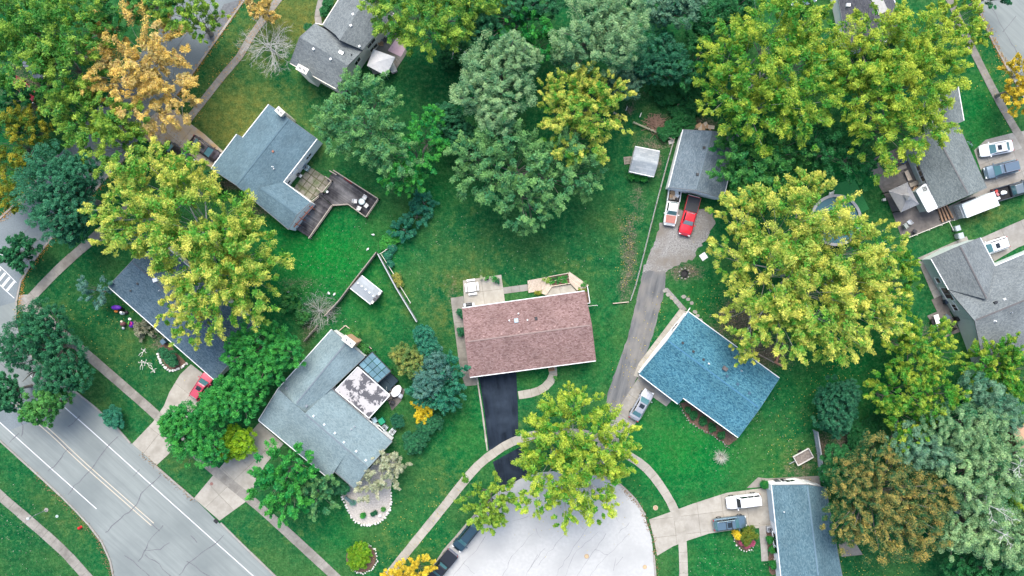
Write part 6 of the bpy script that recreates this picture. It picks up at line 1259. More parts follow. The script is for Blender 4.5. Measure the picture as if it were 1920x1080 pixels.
bin_('green bin behind the cross-gabled house', (718, 787), .6, mat('green_bin', (.01, .24, .13), rough=.5), 1.25); bin_('pale blue bin behind the cross-gabled house', (704, 786), .6, mat('blue_bin', (.32, .46, .52), rough=.5), 1.1)
bin_('dark bin against the mint green wall', (1770, 565), .4, mat('blue_black_bin', (.03, .05, .08), rough=.5), .9)
# white tent canopy and pink mat behind the taupe house
q = [W(700, 92, 2.3), W(741, 107, 2.2), W(724, 142, 2.2), W(688, 123, 2.3)]; c = sum(q, Vector()) / 4
t = thing('canopy_tent', 'white canopy tent behind the taupe roofed house', 'tent', (c.x, c.y, 0)); pk_ = Vector((c.x, c.y, 2.75)); CT = mat('white_canvas', (.70, .70, .70), (.60, .60, .61), 2.5, .8)
G().add(q + [pk_], [(0, 1, 4), (1, 2, 4), (2, 3, 4), (3, 0, 4)]).build('canopy', CT, t)
for i in range(4):
    a, b = q[i], q[(i + 1) % 4]; dn = Vector((0, 0, -.3)); G().add([a, b, b + dn, a + dn], [(0, 1, 2, 3)]).build('valance', CT, t); p = c + (a - c) * .96; G().box((p.x, p.y, 1.1), (.06, .06, 2.2)).build('pole', GALV, t)
slab_poly('pink_mat', [(727, 95), (748, 66), (760, 92), (752, 107)], (.5, -.8), 9, 9, mat('pink_mat', (.55, .38, .44), (.62, .45, .5), 3., .9), z1=.075, piece='mat_sheet')
t = thing('storage_bench', 'pink sided storage box at the tent corner', 'box', W(737, 128, 0), .4); G().box((0, 0, .3), (.8, 1.5, .6)).build('chest', mat('pink_side', (.45, .25, .32), (.55, .4, .45), 4.), t, False); G().box((0, 0, .63), (.86, 1.56, .06)).build('lid', STONE_W, t, False)
for k, (p, m) in enumerate((((716, 84), WOOD_TAN), ((722, 76), WOOD_DARK), ((728, 55), WOOD_TAN), ((733, 48), GALV), ((716, 66), WOOD_RED))):
    chair(['tan chair', 'dark chair', 'upper tan chair', 'grey chair', 'red-brown chair'][k] + ' on the patio behind the taupe roofed house', p, k * .8, .05, m, 'patio chairs behind the taupe house', 1.1)
# swing frame / soccer goal behind the trees
t = thing('playhouse', 'small white framed playhouse under the trees right of the dark lawn', 'playhouse', W(864, 103)); G().box((W(866, 106).x, W(866, 106).y, .7), (2.0, 1.3, 1.4), -.35).build('box', GALV, t)
for a, b in (((853, 86), (847, 110)), ((853, 86), (881, 104))): G().bar(W(*a, 1.7), W(*b, 1.7), .12, .1).build('beam', STONE_W, t)
for p in ((853, 86), (847, 110), (881, 104)): q = W(*p); G().box((q.x, q.y, .85), (.1, .1, 1.7)).build('post', STONE_W, t)
# white lounge table set on the bungalow patio
t = thing('patio_table', 'white square patio table with four benches behind the brown roof', 'table', W(885, 538, .08), .14); WP = mat('bright_white', (.80, .80, .79), rough=.45)
G().box((0, 0, .72), (1.15, 1.3, .06)).build('table_top', WP, t, False)
for k in range(4): G().box((.45 * (1 if k < 2 else -1), .5 * (1 if k % 2 else -1), .35), (.07, .07, .7)).build('leg', WP, t, False)
for k, (dx, dy, sx, sy) in enumerate(((0, 1.0, 1.2, .28), (0, -1.0, 1.2, .28), (.85, 0, .25, 1.2), (-.85, 0, .25, 1.2))):
    b = thing('garden_bench', ['upper', 'lower', 'right', 'left'][k] + ' white bench of the square patio table', 'bench', W(885, 538, .08) + Vector((dx * math.cos(.14) - dy * math.sin(.14), dx * math.sin(.14) + dy * math.cos(.14), 0)), .14, 'benches of the white patio table')
    G().box((0, 0, .42), (sx, sy, .05)).build('seat', WP, b, False)
    for s in (-1, 1): G().box(((sx / 2 - .08) * s if sx > sy else 0, (sy / 2 - .08) * s if sy > sx else 0, .2), (.08 if sx > sy else .2, .2 if sx > sy else .08, .4)).build('leg', WP, b, False)
# pots
def pot(label, px, r, leafpal, hgt=.5, potm=BLACKP, z0=.08):
    t = thing('potted_plant', label, 'plant', W(px[0], px[1], z0)); G().lathe([(r * .6, 0), (r * .8, .3), (r * .75, .3), (r * .5, .05)], n=12).build('pot', potm, t, False); rr = np.random.default_rng(int(px[0] + px[1]))
    n = 6; ba = [[rr.normal(0, r * .5), rr.normal(0, r * .5), .35 + rr.random() * hgt] for _ in range(n)]
    me, M = leaves_mesh('foliage', ba, [[rr.normal(), rr.normal(), .8] for _ in range(n)], [r * 1.3] * n, 'puff', 40, .16, .5, PAL[leafpal][0], PAL[leafpal][1], .5, .4, [0] * n, (0, 0, 0), rr); link(bpy.data.objects.new('foliage', me), t)
pot('tall bright green potted plant on the bungalow patio', (928, 522), .35, 'bright', .9); pot('dark potted plant beside the tall one on the bungalow patio', (934, 528), .22, 'deep'); pot('potted plant at the patio edge behind the brown roof', (914, 522), .25, 'green'); pot('left potted plant at the patio edge behind the brown roof', (903, 521), .2, 'pale', potm=STONE_W)
pot('green potted plant on the curved front walk', (1041, 707), .25, 'green'); pot('bushy potted plant left of the planter box', (1025, 524), .42, 'ylime'); pot('potted plant at the right timber steps', (1094, 534), .32, 'green'); pot('red potted plant beside the timber steps', (1008, 549), .4, 'olive')
# pale timber steps and planter behind the bungalow
t = thing('timber_steps', 'pale diagonal plank steps left of the planter box', 'steps', W(1008, 535)); planks([(p.x, p.y) for p in (W(x, y, .25) for x, y in ((989, 526), (1026, 519), (1012, 546), (991, 549)))], (-14, 28), t, WOOD_PALE, .16, .25); planks([(p.x, p.y) for p in (W(x, y, .35) for x, y in ((1026, 519), (1036, 536), (1024, 553), (1010, 549)))], (-12, 28), t, WOOD_PALE, .16, .42)
t = thing('timber_steps', 'pale fan of planks right of the planter box', 'steps', W(1085, 528)); planks([(p.x, p.y) for p in (W(x, y, .4) for x, y in ((1067, 509), (1104, 535), (1092, 545), (1082, 544), (1069, 531)))], (30, 24), t, WOOD_PALE, .19, .42)
slab_poly('walkway', [(1024, 541), (1034, 538), (1070, 533), (1080, 545), (1078, 552), (1022, 559)], (1, -.14), 2.2, 1.6, CONCRETE_W, z1=.09)
t = thing('planter_box', 'white edged rectangular planter with green and red plants', 'planter', W(1050, 525)); b4 = [(1028, 519), (1066, 512), (1069, 531), (1033, 537)]
G().prism([(p.x, p.y) for p in (W(x, y) for x, y in b4)], 0.0, .30).build('soil', MULCH, t)
for i in range(4): G().bar(W(*b4[i], .25), W(*b4[(i + 1) % 4], .25), .10, .5).build('side_board', WOOD_PALE, t)
G().bar(W(1030.5, 528, .45), W(1067, 521, .45), .08, .08).build('cross_board', WOOD_PALE, t); rr = np.random.default_rng(5)
ba = [list(W(1031 + rr.random() * 35, 519 + rr.random() * 12, .5)) for _ in range(26)]; me, M = leaves_mesh('foliage', ba, [[rr.normal(), rr.normal(), .8] for _ in ba], [.45] * 26, 'puff', 40, .15, .5, PAL['forest'][0], PAL['bright'][1], .5, .5, rr.normal(0, .3, 26), tuple(ORI[t.name]), rr); link(bpy.data.objects.new('foliage', me), t)
t = thing('planter_box', 'narrow planter along the right end of the brown roofed bungalow', 'planter', W(1097, 552)); G().prism([(p.x, p.y) for p in (W(x, y) for x, y in ((1080, 541), (1100, 538), (1106, 568), (1099, 568), (1096, 548), (1081, 550)))], 0, .25).build('soil', MULCH, t); G().bar(W(1101, 536, .5), W(1106, 568, .5), .09, .5).build('side_board', WHITE, t); G().bar(W(1106, 568, .5), W(1099, 569, .5), .09, .5).build('side_board', WHITE, t)
ba = [list(W(1083 + rr.random() * 15, 541 + rr.random() * 7, .4)) for _ in range(12)]; me, M = leaves_mesh('foliage', ba, [[rr.normal(), rr.normal(), .8] for _ in ba], [.4] * 12, 'puff', 40, .15, .5, PAL['bright'][0], PAL['olive'][1], .4, .5, rr.normal(0, .3, 12), tuple(ORI[t.name]), rr); link(bpy.data.objects.new('foliage', me), t)
t = thing('doormat', 'brown doormat at the front door of the brown roofed bungalow', 'mat', W(1034, 692, .07), .14); G().box((0, 0, .012), (.9, .6, .024)).build('mat_sheet', WOOD_TAN, t, False); G().box((0, 0, .026), (.8, .5, .008)).build('border', mat('mat_brown', (.3, .17, .1)), t, False)
t = thing('downspout_rail', 'white handrail below the right end of the brown roof', 'rail', W(1110, 573)); G().bar(W(1102, 574, .8), W(1120, 572, .8), .06, .07).build('rail', STONE_W, t)
for x in (1103, 1119): q = W(x, 573); G().box((q.x, q.y, .4), (.06, .06, .8)).build('post', STONE_W, t)
# oval table and chairs
t = thing('oval_table', 'white oval table behind the peeling patio cover', 'table', W(744.5, 732), .95); G().lathe([(.52, .70), (.54, .72), (.52, .745)], n=28, sx=1.75, sy=1.1).build('table_top', WP, t, False)
for a in (-1, 1):
    for b in (-1, 1): G().tube([(a * .6, b * .3, .7), (a * .7, b * .35, 0)], .04, 6).build('leg', WP, t, False)
chair('grey chair left of the white oval table', (731, 727), 0., .05, GALV); chair('grey chair at the lower left of the white oval table', (724, 731), .5, .05, GALV); chair('dark chair below the white oval table', (737, 754), 1.2, .0, DARKMETAL); chair('grey chair right of the white oval table', (752, 741), 2.6, .0, GALV)
# covered hot tub
t = thing('hot_tub', 'dark blue covered hot tub beside the blue-green pergola', 'hot tub', W(727, 713), -.75); G().box((0, 0, .42), (2.3, 2.3, .84)).build('tub_side', mat('tub_side', (.03, .05, .06)), t, False, bevel=.08); G().box((0, -.58, .9), (2.4, 1.16, .1)).build('cover', mat('tub_cover', (.010, .03, .045), (.016, .04, .055), 2., .5), t, False, bevel=.03); G().box((0, .6, .9), (2.4, 1.16, .1)).build('cover', MATS['tub_cover'], t, False, bevel=.03)
# pebble bed with stones
def stone_ring(root, pts, closed, step=.42, r=.2, m=STONE_W, jit=.05):
    P = [W(*p) for p in pts]
    if closed: P.append(P[0])
    P = resample(smooth_path(P), step); base = [G().blob((0, 0, .1), (r * a, r * b, .15), 7, 4).build('stone', m) for a, b in ((1, .8), (.8, 1), (1.15, .7))]
    dat = [o.data for o in base]
    for o in base: bpy.data.objects.remove(o)
    for i, p in enumerate(P):
        o = bpy.data.objects.new('stone', dat[i % 3]); COL.objects.link(o); o.parent = root; o.location = p - ORI.get(root.name, Vector()) + Vector((random.gauss(0, jit), random.gauss(0, jit), 0)); o.rotation_euler = (0, 0, random.uniform(0, 6.3)); s = random.uniform(.7, 1.25); o.scale = (s, s, s)
bed = [(641, 925), (655, 905), (675, 905), (700, 870), (726, 850), (745, 860), (735, 905), (732, 920), (733, 940), (727, 962), (712, 978), (690, 984), (668, 978), (655, 962), (648, 942)]
pb = structure(G().sheet([tuple(p) for p in smooth_path([W(*p) for p in bed + bed[:1]], 4)[:-1]], .03).build('pebble_bed', PEBBLE)); stone_ring(pb, [(640, 926), (648, 944), (655, 963), (668, 979), (690, 985), (712, 979), (727, 963), (734, 940), (732, 918)], False)
for p, s, m in (((682, 966), .30, 'deep'), ((700, 960), .14, 'forest'), ((720, 955), .2, 'green'), ((662, 942), .3, 'juniper')): pass
tree('leafy_shrub', 'round green plant on the white pebble bed', [(681, 966, 6)], .5, 'bright', 'puff', leaf=.14, cat='shrub', limbs=False, tint=.4); tree('leafy_shrub', 'tiny dark plants on the white pebble bed', [(699, 964, 3), (704, 961, 2.5)], .35, 'deep', 'puff', leaf=.12, cat='shrub', limbs=False); tree('leafy_shrub', 'small green plant at the right of the white pebble bed', [(719, 955, 3.5)], .4, 'green', 'puff', leaf=.12, cat='shrub', limbs=False); tree('leafy_shrub', 'blue-green plant at the left of the white pebble bed', [(662, 942, 6)], .6, 'spruce', 'puff', leaf=.14, cat='shrub', limbs=False, tint=.7)
t = thing('garden_ornament', 'small white ornament on the pebble bed', 'ornament', W(713, 966)); G().box((0, 0, .15), (.35, .28, .3)).build('base', WP, t, False); G().blob((0, 0, .4), (.13, .13, .15)).build('head', WP, t, False)
t = thing('garden_bench', 'dark bench at the front corner of the cross-gabled house', 'bench', W(655, 936), -.7); G().box((0, 0, .42), (1.4, .45, .05)).build('seat', mat('teal_bench', (.10, .17, .19)), t, False); G().box((0, .25, .7), (1.4, .05, .45)).build('backrest', MATS['teal_bench'], t, False)
for s in (-.6, .6): G().box((s, 0, .2), (.06, .4, .4)).build('leg', BLACKP, t, False)
mb = structure(G().sheet([(W(677 + 28 * math.cos(a), 1046 + 27 * math.sin(a))[0], W(677 + 28 * math.cos(a), 1046 + 27 * math.sin(a))[1]) for a in [k * PI / 14 for k in range(28)]], .025).build('mulch_bed', MULCH)); stone_ring(mb, [(678 + 29 * math.cos(a), 1046 + 28 * math.sin(a)) for a in [-1.7 + k * .33 for k in range(13)]], False, .3, .14)
fb = structure(G().sheet(px_poly(ragged([(1276, 757), (1284, 750), (1382, 822), (1368, 836), (1345, 822), (1318, 806), (1294, 792), (1284, 775)])), .02).build('mulch_bed', MULCH)); stone_ring(fb, [(1274, 758), (1283, 776), (1294, 793), (1318, 807), (1345, 823), (1366, 838)], False, .45, .13, KERB)
rr = np.random.default_rng(9)
nb = structure(G().sheet(px_poly(ragged([(296, 652), (310, 640), (345, 676), (352, 684), (335, 694), (315, 692), (302, 675)])), .02).build('mulch_bed', MULCH)); stone_ring(nb, [(297, 664), (301, 676), (305, 684), (313, 691), (322, 695), (333, 693), (343, 687), (350, 682)], False, .34, .2)
hb = structure(G().sheet(px_poly(ragged([(1436, 990), (1446, 986), (1458, 1075), (1444, 1078)])), .02).build('mulch_bed', MULCH)); fl = structure(G().sheet(px_poly(ragged([(1376, 1002), (1412, 992), (1416, 1018), (1400, 1032), (1380, 1022)])), .02).build('mulch_bed', MULCH)); stone_ring(fl, [(1374, 1000), (1380, 1022), (1398, 1034), (1412, 1026)], False, .4, .12)
for k in range(7):      # flowers in the blue house bed
    q = (1290 + 14 * k + rr.normal(0, 3), 772 + 9.5 * k + rr.normal(0, 3))
# above-ground pool under the yellow maple
c = W(1561, 414); t = thing('swimming_pool', 'round above-ground pool half hidden under the great yellow maple', 'pool', (c.x, c.y, 0)); G().lathe([(3.45, 0), (3.5, 1.15), (3.45, 1.15), (3.4, .1)], n=48, caps=False).build('pool_wall', GALV, t, False); G().lathe([(3.3, 1.16), (3.7, 1.18), (3.7, 1.22), (3.3, 1.22), (3.3, 1.16)], n=48, caps=False).build('rim', mat('pool_rim', (.33, .33, .34), (.40, .40, .41), 2.), t, False)
G().lathe([(3.38, .2), (3.38, 1.0), (.05, 1.0)], n=48).build('pool_water', mat('pool_water', (.04, .13, .16), rough=.05, spec=.6), t, False)
t = thing('pool_ladder', 'white step ladder at the upper rim of the round pool', 'ladder', W(1552, 365), .4)
for s in (-.35, .35): G().bar((s, -.9, 0), (s, .3, 1.7), .09, .06).build('side_rail', STONE_W, t, False)
for k in range(5): G().box((0, -.75 + .22 * k, .25 + .28 * k), (.7, .2, .05)).build('step', STONE_W, t, False)
# patio furniture by the gazebo
for k, (p, a, l) in enumerate((((1687, 316), .4, 'upper tan bench on the gazebo patio'), ((1700, 330), 2.0, 'middle tan bench on the gazebo patio'), ((1712, 345), .4, 'lower tan bench on the gazebo patio'))):
    t = thing('garden_bench', l, 'bench', W(*p), a); G().box((0, 0, .42), (1.5, .6, .08)).build('seat', WOOD_PALE if k == 1 else mat('greige_bench', (.36, .32, .27)), t, False)
    for s in (-.6, .6): G().box((s, 0, .2), (.08, .5, .4)).build('leg', WOOD_GREY, t, False)
chair('dark green chair on the lower gazebo patio', (1694, 424), .6, .05, mat('grey_green', (.30, .33, .31)), s=1.3); chair('pale chair beside the green one on the lower gazebo patio', (1702, 417), 2.2, .05, GALV); chair('folding chair at the lower corner of the gazebo patio', (1712, 434), 1.0, .05, DARKMETAL); chair('tan chair in the shade right of the gazebo', (1713, 356), 2.6, .05, WOOD_TAN, s=1.2)
t = thing('lawn_box', 'small white box on the lawn left of the gazebo', 'box', W(1655, 375), .2); G().box((0, 0, .25), (.35, .3, .5)).build('post_box', WHITE, t, False); G().box((0, 0, .53), (.42, .36, .06)).build('lid', STONE_W, t, False)
t = thing('umbrella', 'folded blue umbrella at the upper end of the gazebo patio', 'umbrella', W(1684, 305)); G().lathe([(.05, .9), (.42, 1.3), (.30, 1.9), (.05, 2.5)], n=8).build('canopy', mat('blue_canvas', (.02, .10, .30), rough=.7), t, False); G().lathe([(.03, 0), (.03, 1.0)], n=8).build('pole', GALV, t, False)
# lower patio of mint house
t = thing('patio_table', 'white table on the lower patio of the mint sided house', 'table', W(1752, 598), .3); G().box((0, 0, .72), (.7, 1.3, .06)).build('table_top', WP, t, False)
for a in (-1, 1):
    for b in (-1, 1): G().box((a * .28, b * .55, .35), (.06, .06, .7)).build('leg', WP, t, False)
chair('dark chair left of the white table at the mint sided house', (1745, 602), 0., .05, BLACKP); chair('blue-grey lounge chair on the lower patio of the mint sided house', (1771, 595), 1., .05, mat('blue_grey', (.12, .17, .21)), s=1.5); chair('black chair on the lower patio under the mint wall', (1779, 612), 2., .05, BLACKP, s=1.4)
bin_('black box at the wall of the mint sided house', (1790, 597), .4, GB, 1.0)
# bicycle
def bike(label, px, rz, m=mat('bike_blue', (.25, .38, .42), rough=.4)):
    t = thing('bicycle', label, 'bicycle', W(*px), rz)
    for x in (-.52, .52): G().tube([(x + .33 * math.cos(a), 0, .34 + .33 * math.sin(a)) for a in [k * PI / 8 for k in range(17)]], .022, 5).build('wheel', TYRE, t, False)
    for a, b in (((-.52, .34), (-.1, .32)), ((-.1, .32), (-.2, .85)), ((-.18, .75), (.36, .78)), ((-.1, .32), (.38, .7)), ((.36, .9), (.52, .34)), ((-.52, .34), (-.18, .75))): G().bar((a[0], 0, a[1]), (b[0], 0, b[1]), .04, .04).build('frame_tube', m, t, False)
    G().box((-.22, 0, .9), (.26, .15, .06)).build('saddle', BLACKP, t, False); G().bar((.34, -.28, .98), (.34, .28, .98), .03, .03).build('handlebar', BLACKP, t, False)
bike('bicycle by the corner of the grey roofed house', (1815, 271), -.9); bike('bicycle leaning beside the patio behind the peeling cover', (734, 748), .3, BLACKP)
# white board, fire pit and things near the lane
t = thing('white_board', 'white square panel lying beside the gravel drive', 'panel', W(1319, 481), .6); G().box((0, 0, .05), (.95, .95, .06), 0).build('sheet', WP, t, False); G().box((0, 0, .09), (.85, .85, .03)).build('face', WP, t, False)
t = thing('fire_pit', 'black fire pit on bare earth right of the lane', 'fire pit', W(1283, 513)); G().lathe([(.45, 0), (.55, .28), (.48, .28), (.38, .05)], n=16).build('bowl', BLACKP, t, False)
for k in range(9): a = k * .7; G().blob((.75 * math.cos(a), .75 * math.sin(a), .06), (.14, .12, .09)).build('stone', KERB, t, False)
for k, (p, a) in enumerate((((1275, 232), .3), ((1268, 212), .8), ((1273, 199), 1.2), ((1285, 180), .2), ((1262, 209), 2.))):
    t = thing('wooden_crate', ['crate nearest the garage in the dark garden', 'crate with white edge in the dark garden', 'small pale crate in the dark garden', 'red-brown crate topmost in the dark garden', 'orange-brown crate leftmost in the dark garden'][k], 'crate', W(*p), a); m = [WOOD_PALE, WOOD_GREY, WOOD_PALE, WOOD_RED, WOOD_TAN][k]; s = [.9, .75, .6, .85, .5][k]
    for j in range(4): G().box((-.36 * s + .24 * s * j, 0, .42 * s), (.2 * s, .95 * s, .05)).build('slat', m, t, False)
    for e in (-1, 1): G().box((0, e * .42 * s, .2 * s), (.9 * s, .06, .4 * s)).build('side', m, t, False); G().box((e * .45 * s, 0, .2 * s), (.06, .8 * s, .4 * s)).build('end', m, t, False)
t = thing('brush_pile', 'heap of brown cut branches in the fenced garden', 'brush pile', W(1229, 233)); g = G()
for k in range(90): a = random.uniform(0, PI); q = Vector((random.gauss(0, .6), random.gauss(0, .6), 0)); L = random.uniform(.5, 1.1); z0 = max(.05, .8 - q.length * .6) * random.random(); g.bar(q + Vector((-L * math.cos(a), -L * math.sin(a), z0)), q + Vector((L * math.cos(a), L * math.sin(a), z0 + .15)), .05, .05)
o = g.build('branches', mat('brown_branch', (.20, .12, .09), (.30, .20, .15), 4.), t, False); o['kind'] = 'stuff'
t = thing('lumber_pile', 'tan plywood and boards behind the garage', 'lumber', W(1318, 238)); 
for k in range(7): G().box((-1.0 + .35 * k, .2 * math.sin(k * 2), .1 + .05 * k), (.9, .5, .05), k * .5).build('board', WOOD_TAN if k % 2 else WOOD_PALE, t, False)
for k, p in enumerate(((1174, 205), (1200, 217))):
    t = thing('garden_stake', ['white stake left of the garden gap', 'white stake right of the garden gap'][k], 'stake', W(*p), 1.2); G().box((0, 0, .5), (.7, .06, .12)).build('panel', WP, t, False); G().box((.3, 0, .28), (.05, .05, .56)).build('post', WP, t, False)
t = thing('pallet', 'wooden pallet left of the white garden shed', 'pallet', W(1177, 301), .1)
for j in range(6): G().box((-.5 + .2 * j, 0, .14), (.13, 1.1, .03)).build('slat', WOOD_GREY, t, False)
for j in (-.45, 0, .45): G().box((0, j, .06), (1.15, .1, .1)).build('bearer', WOOD_GREY, t, False)
t = thing('garden_arch', 'pile of white pipes at the picket fence corner', 'pipes', W(1258, 266), .4)
for k in range(4): G().tube([(-.4, -.2 + .13 * k, .1 + .05 * k), (.4, -.25 + .15 * k, .15 + .05 * k)], .05, 6).build('pipe', STONE_W, t, False)
# timber playset by the yellow maple
t = thing('timber_edging', 'reddish timber sleepers on the lawn right of the blue roof', 'timber', W(1462, 675)); G().bar(W(1452, 678, .15), W(1470, 688, .15), .28, .25).build('sleeper', mat('red_brown_beam', (.30, .15, .10), (.36, .2, .14), 3.), t); G().bar(W(1459, 666, .3), W(1456, 678, .3), .28, .25).build('sleeper', MATS['red_brown_beam'], t); G().bar(W(1415, 660, .1), W(1452, 680, .1), .14, .2).build('sleeper', WOOD_GREY, t)
# lawn decorations of the navy roofed house
BONE = mat('bone_white', (.68, .67, .60), rough=.6)
def skeleton(label, px, ang):
    t = thing('skeleton_decoration', label, 'decoration', W(*px), ang, 'skeleton lawn decorations'); t.scale = (.75, .75, .75)
    G().blob((.72, 0, .12), (.15, .12, .12)).build('skull', BONE, t, False)
    G().bar((-.1, 0, .06), (.58, 0, .06), .05, .05).build('spine', BONE, t, False)
    for k in range(4): G().bar((.2 + .09 * k, -.17, .06), (.2 + .09 * k, .17, .06), .035, .05).build('rib', BONE, t, False)
    G().box((-.12, 0, .06), (.12, .26, .06)).build('pelvis', BONE, t, False)
    for s in (-1, 1):
        G().bar((.5, s * .2, .06), (.22, s * .48, .06), .05, .05).build('arm', BONE, t, False); G().bar((.22, s * .48, .06), (.45, s * .7, .06), .045, .05).build('forearm', BONE, t, False)
        G().bar((-.15, s * .1, .06), (-.6, s * .25, .06), .06, .06).build('thigh', BONE, t, False); G().bar((-.6, s * .25, .06), (-1.05, s * .18, .06), .05, .05).build('shin', BONE, t, False)
skeleton('topmost white skeleton decoration on the lawn by the navy roof', (268, 660), .9); skeleton('left white skeleton decoration on the lawn by the navy roof', (266, 683), 1.5); skeleton('right white skeleton decoration on the lawn by the navy roof', (286, 692), -.9); skeleton('middle white skeleton decoration on the lawn by the navy roof', (276, 681), 2.8)
PUR = mat('purple_nylon', (.10, .02, .32), rough=.5); 
def inflatable(label, px, z, parts):
    t = thing('inflatable_decoration', label, 'decoration', W(*px), 0, 'inflatable lawn decorations')
    for nm, c_, r_, m in parts: G().blob(c_, r_, 10, 7, .04).build(nm, m, t, False, smooth=True)
OR = mat('orange_nylon', (.50, .16, .03), rough=.5); LG = mat('lime_nylon', (.12, .45, .05), rough=.5); BK = mat('black_nylon', (.015, .012, .02), rough=.5)
inflatable('purple and lime inflatable at the left end of the navy roof', (228, 578), 0, (('hat', (-.1, .15, 1.3), (.75, .35, .3), PUR), ('body', (.1, -.1, .6), (.45, .4, .6), BK), ('trim', (-.75, .1, 1.0), (.25, .18, .2), LG), ('face', (-.3, -.4, .9), (.3, .22, .25), OR)))
inflatable('white ghost inflatable beside the purple one', (234, 587), 0, (('body', (0, 0, .6), (.28, .25, .6), WP), ('head', (.05, .12, 1.15), (.22, .2, .2), WP), ('base', (.3, .1, .2), (.35, .3, .2), BK)))
inflatable('brown and white inflatable on the lawn left of the navy roof', (234, 607), 0, (('body', (0, 0, .5), (.4, .35, .5), mat('brown_nylon', (.16, .07, .07))), ('head', (-.05, .35, .8), (.2, .18, .2), mat('cream_nylon', (.65, .58, .45))), ('foot', (-.1, -.6, .2), (.25, .25, .2), GALV)))
inflatable('purple ring inflatable nearest the navy roof', (250, 607), 0, (('body', (.05, -.1, .5), (.42, .5, .5), PUR), ('trim', (.05, .05, .95), (.25, .3, .12), mat('magenta_nylon', (.5, .03, .25))), ('centre', (.0, .1, 1.05), (.16, .2, .08), BK), ('head', (-.05, .7, .9), (.25, .2, .2), WP), ('arm', (-.45, .1, .4), (.12, .3, .2), LG)))
bin_('blue-grey box under the navy roof eave', (311, 640), .7, mat('slate_box', (.08, .14, .19), rough=.5), 1.0)
# street furniture
t = thing('fire_hydrant', 'red fire hydrant on the verge near the bottom left', 'hydrant', W(152, 988)); HR = mat('hydrant_red', (.55, .02, .025), rough=.4)
G().lathe([(.2, 0), (.2, .06), (.13, .08), (.13, .55), (.19, .58), (.19, .64), (.14, .72), (.05, .8)], n=14).build('barrel', HR, t, False); G().tube([(-.26, 0, .42), (.26, 0, .42)], .075, 10).build('side_outlet', HR, t, False); G().tube([(0, 0, .42), (0, -.26, .42)], .09, 10).build('front_outlet', HR, t, False); G().box((0, 0, .83), (.08, .08, .08)).build('bonnet_nut', HR, t, False)
t = thing('street_lamp', 'slim grey lamp post on the verge left of the red hydrant', 'lamp post', W(87, 956)); G().lathe([(.30, 0), (.30, .06), (.12, .1)], n=14).build('base', KERB, t, False); G().tube([(0, 0, 0), (0, 0, 3.9)], [.06, .045], 8).build('pole', GALV, t, False); G().lathe([(.12, 3.8), (.22, 4.1), (.2, 4.3), (.05, 4.42)], n=12).build('lantern', mat('pale_lamp', (.5, .52, .5), rough=.3), t, False)
t = thing('utility_marker', 'small pale utility lid in the grass by the lamp post', 'cover', W(107, 968)); G().lathe([(.22, 0), (.22, .05), (.16, .06)], n=12).build('lid', mat('pale_green_lid', (.36, .45, .40)), t, False); G().lathe([(.1, .05), (.1, .09), (.02, .1)], n=10).build('knob', GALV, t, False)
for k, p in enumerate(((540, 547), (627, 552), (617, 550), (700, 440), (690, 467))): 
    t = thing('lawn_toy', ['pale toy at the bottom left of the bright lawn', 'right white toy by the back fence', 'left white toy by the back fence', 'white toy in the middle of the bright lawn', 'white toy near the fence corner'][k], 'toy', W(*p), k); G().blob((0, 0, .12), (.22, .14, .12)).build('shell', WP, t, False); G().box((.2, 0, .1), (.14, .08, .1)).build('spout', WP, t, False)
# sandbox on lawn below chimney bed
t = thing('garden_edging', 'timber edging of the vegetable bed beside the brick chimney', 'edging', W(655, 615))
for a, b in (((636, 620), (648, 610)), ((648, 610), (662, 622)), ((690, 648), (697, 654))): G().bar(W(*a, .12), W(*b, .12), .1, .22).build('board', WOOD_PALE, t)
t = thing('roof_antenna', 'white antenna mast beside the left eave of the blue roof', 'antenna', W(1286, 594)); G().bar(W(1284, 592, 3.0), W(1294, 577, 3.0), .10, .08).build('boom', WP, t); q = W(1286, 594); G().box((q.x, q.y, 1.5), (.06, .06, 3.0)).build('mast', GALV, t)
for k, p in enumerate(((1205, 695), (1212, 708))): pass
# stepping stones, upper right of the blue house
st_ = [(1247, 545), (1253, 552), (1260, 558), (1268, 566), (1275, 575), (1282, 556), (1290, 561), (1297, 568), (1303, 585), (1308, 592), (1313, 600)]
ssr = structure(G().sheet(px_poly([(1243, 540), (1252, 540), (1288, 580), (1278, 584)]), .008).build('gravel_path', MATS['gravel']))
for p in st_:
    q = W(*p); G().prism([(q.x + .35 * math.cos(a) * random.uniform(.8, 1.2), q.y + .3 * math.sin(a) * random.uniform(.8, 1.2)) for a in [k * 1.05 for k in range(6)]], 0, .05).build('stepping_stone', KERB, ssr)

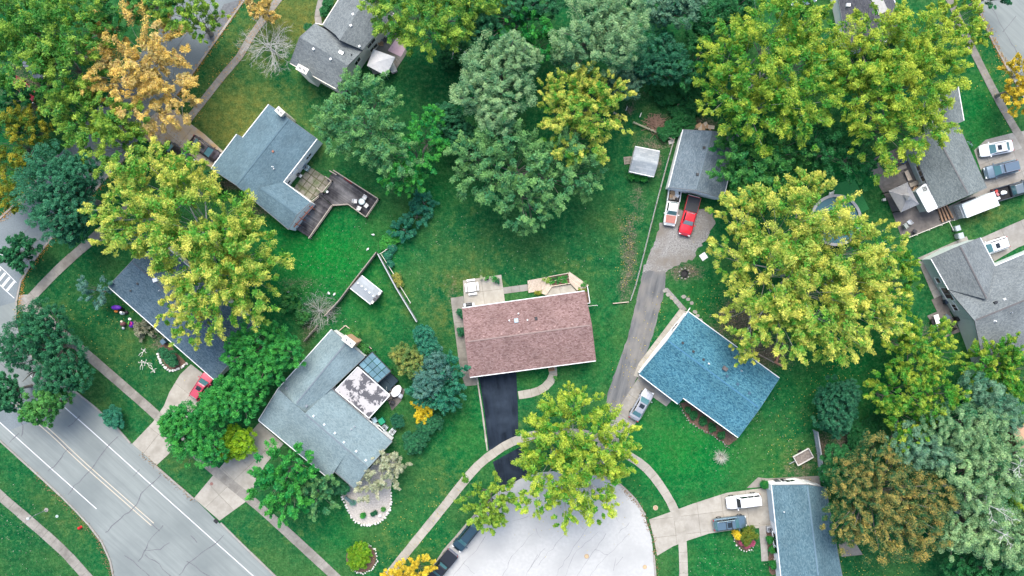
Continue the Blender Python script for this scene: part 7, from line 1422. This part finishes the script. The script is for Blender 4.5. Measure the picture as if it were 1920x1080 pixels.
# ------------------------------------------------------------------ fallen leaves: one mass of small blades on lawns and kerbs
def litter():
    r = np.random.default_rng(21); P = []; Cc = []
    def scat(n, pts, sd_, pal):
        n = int(n * (.7 if sd_ < 9 else .32))
        seg = [np.array(p) for p in pts]
        for _ in range(n):
            i = r.integers(0, len(seg) - 1) if len(seg) > 1 else 0; q = seg[i] + (seg[min(i + 1, len(seg) - 1)] - seg[i]) * r.random() + r.normal(0, sd_, 2); P.append(q); Cc.append(pal)
    O = (.50, .27, .06); Y = (.55, .44, .10); Wt = (.30, .33, .24); B = (.30, .19, .10)
    scat(1500, [(470, -20), (352, 156), (300, 222)], 3.0, O); scat(900, [(240, 300), (105, 442), (45, 520), (33, 600)], 2.5, O); scat(500, [(0, 412), (60, 350)], 4, O); scat(700, [(330, 250), (280, 260)], 22, O); scat(500, [(520, 0), (352, 228)], 8, O)
    scat(900, [(1820, -10), (1890, 134)], 3.5, O); scat(500, [(1165, 912), (1200, 950), (1225, 1010), (1232, 1080)], 2.5, B); scat(500, [(60, 884), (180, 1004), (212, 1080)], 3, B); scat(300, [(265, 850), (365, 940)], 2.5, B)
    scat(1200, [(1300, 640), (1440, 860)], 60, Wt); scat(900, [(1560, 660), (1500, 860)], 45, Y); scat(500, [(720, 1040), (840, 930)], 30, Y); scat(300, [(300, 570), (400, 690)], 16, Wt); scat(500, [(760, 470), (1130, 470)], 50, Wt); scat(300, [(1185, 400), (1175, 540)], 10, Y)
    scat(400, [(60, 1030), (20, 960)], 40, Wt); scat(500, [(1560, 1050), (1720, 1060)], 30, Y); scat(400, [(1300, 1060), (1420, 1050)], 30, Wt); scat(300, [(1850, 100), (1900, 230)], 20, Y); scat(500, [(560, 560), (650, 470)], 45, Wt); scat(500, [(1360, 520), (1330, 640)], 40, Y); scat(400, [(240, 640), (160, 560)], 50, Y)
    scat(350, [(1240, 560), (1150, 760)], 18, Y); scat(500, [(1000, 960), (1150, 930)], 40, Y)
    P = np.array(P); Cc = np.array(Cc); n = len(P); x = (P[:, 0] - 960) / S; y = (540 - P[:, 1]) / S; z = r.uniform(.075, .13, n); a = r.uniform(0, 6.28, n); L = r.uniform(.045, .095, n)
    d = np.stack([np.cos(a), np.sin(a), r.normal(0, .3, n)], 1) * L[:, None]; s = np.stack([-np.sin(a), np.cos(a), r.normal(0, .3, n)], 1) * L[:, None] * .7; c = np.stack([x, y, z], 1)
    V = np.stack([c - d, c + s, c + d, c - s], 1).reshape(-1, 3); F = np.arange(n * 4).reshape(-1, 4)
    me = bpy.data.meshes.new('fallen_leaves'); me.from_pydata(V.tolist(), [], F.tolist()); ca = me.color_attributes.new('leaf_colour', 'FLOAT_COLOR', 'POINT'); cc = np.ones((n, 4, 4), np.float32); cc[:, :, :3] = (Cc * r.uniform(.6, 1.3, (n, 1)))[:, None, :]; ca.data.foreach_set('color', cc.ravel()); me.materials.append(LEAF)
    o = bpy.data.objects.new('fallen_leaves', me); COL.objects.link(o); tag(o, 'scattered yellow and brown fallen leaves on lawns and kerbs', 'leaves', kind='stuff')
litter()
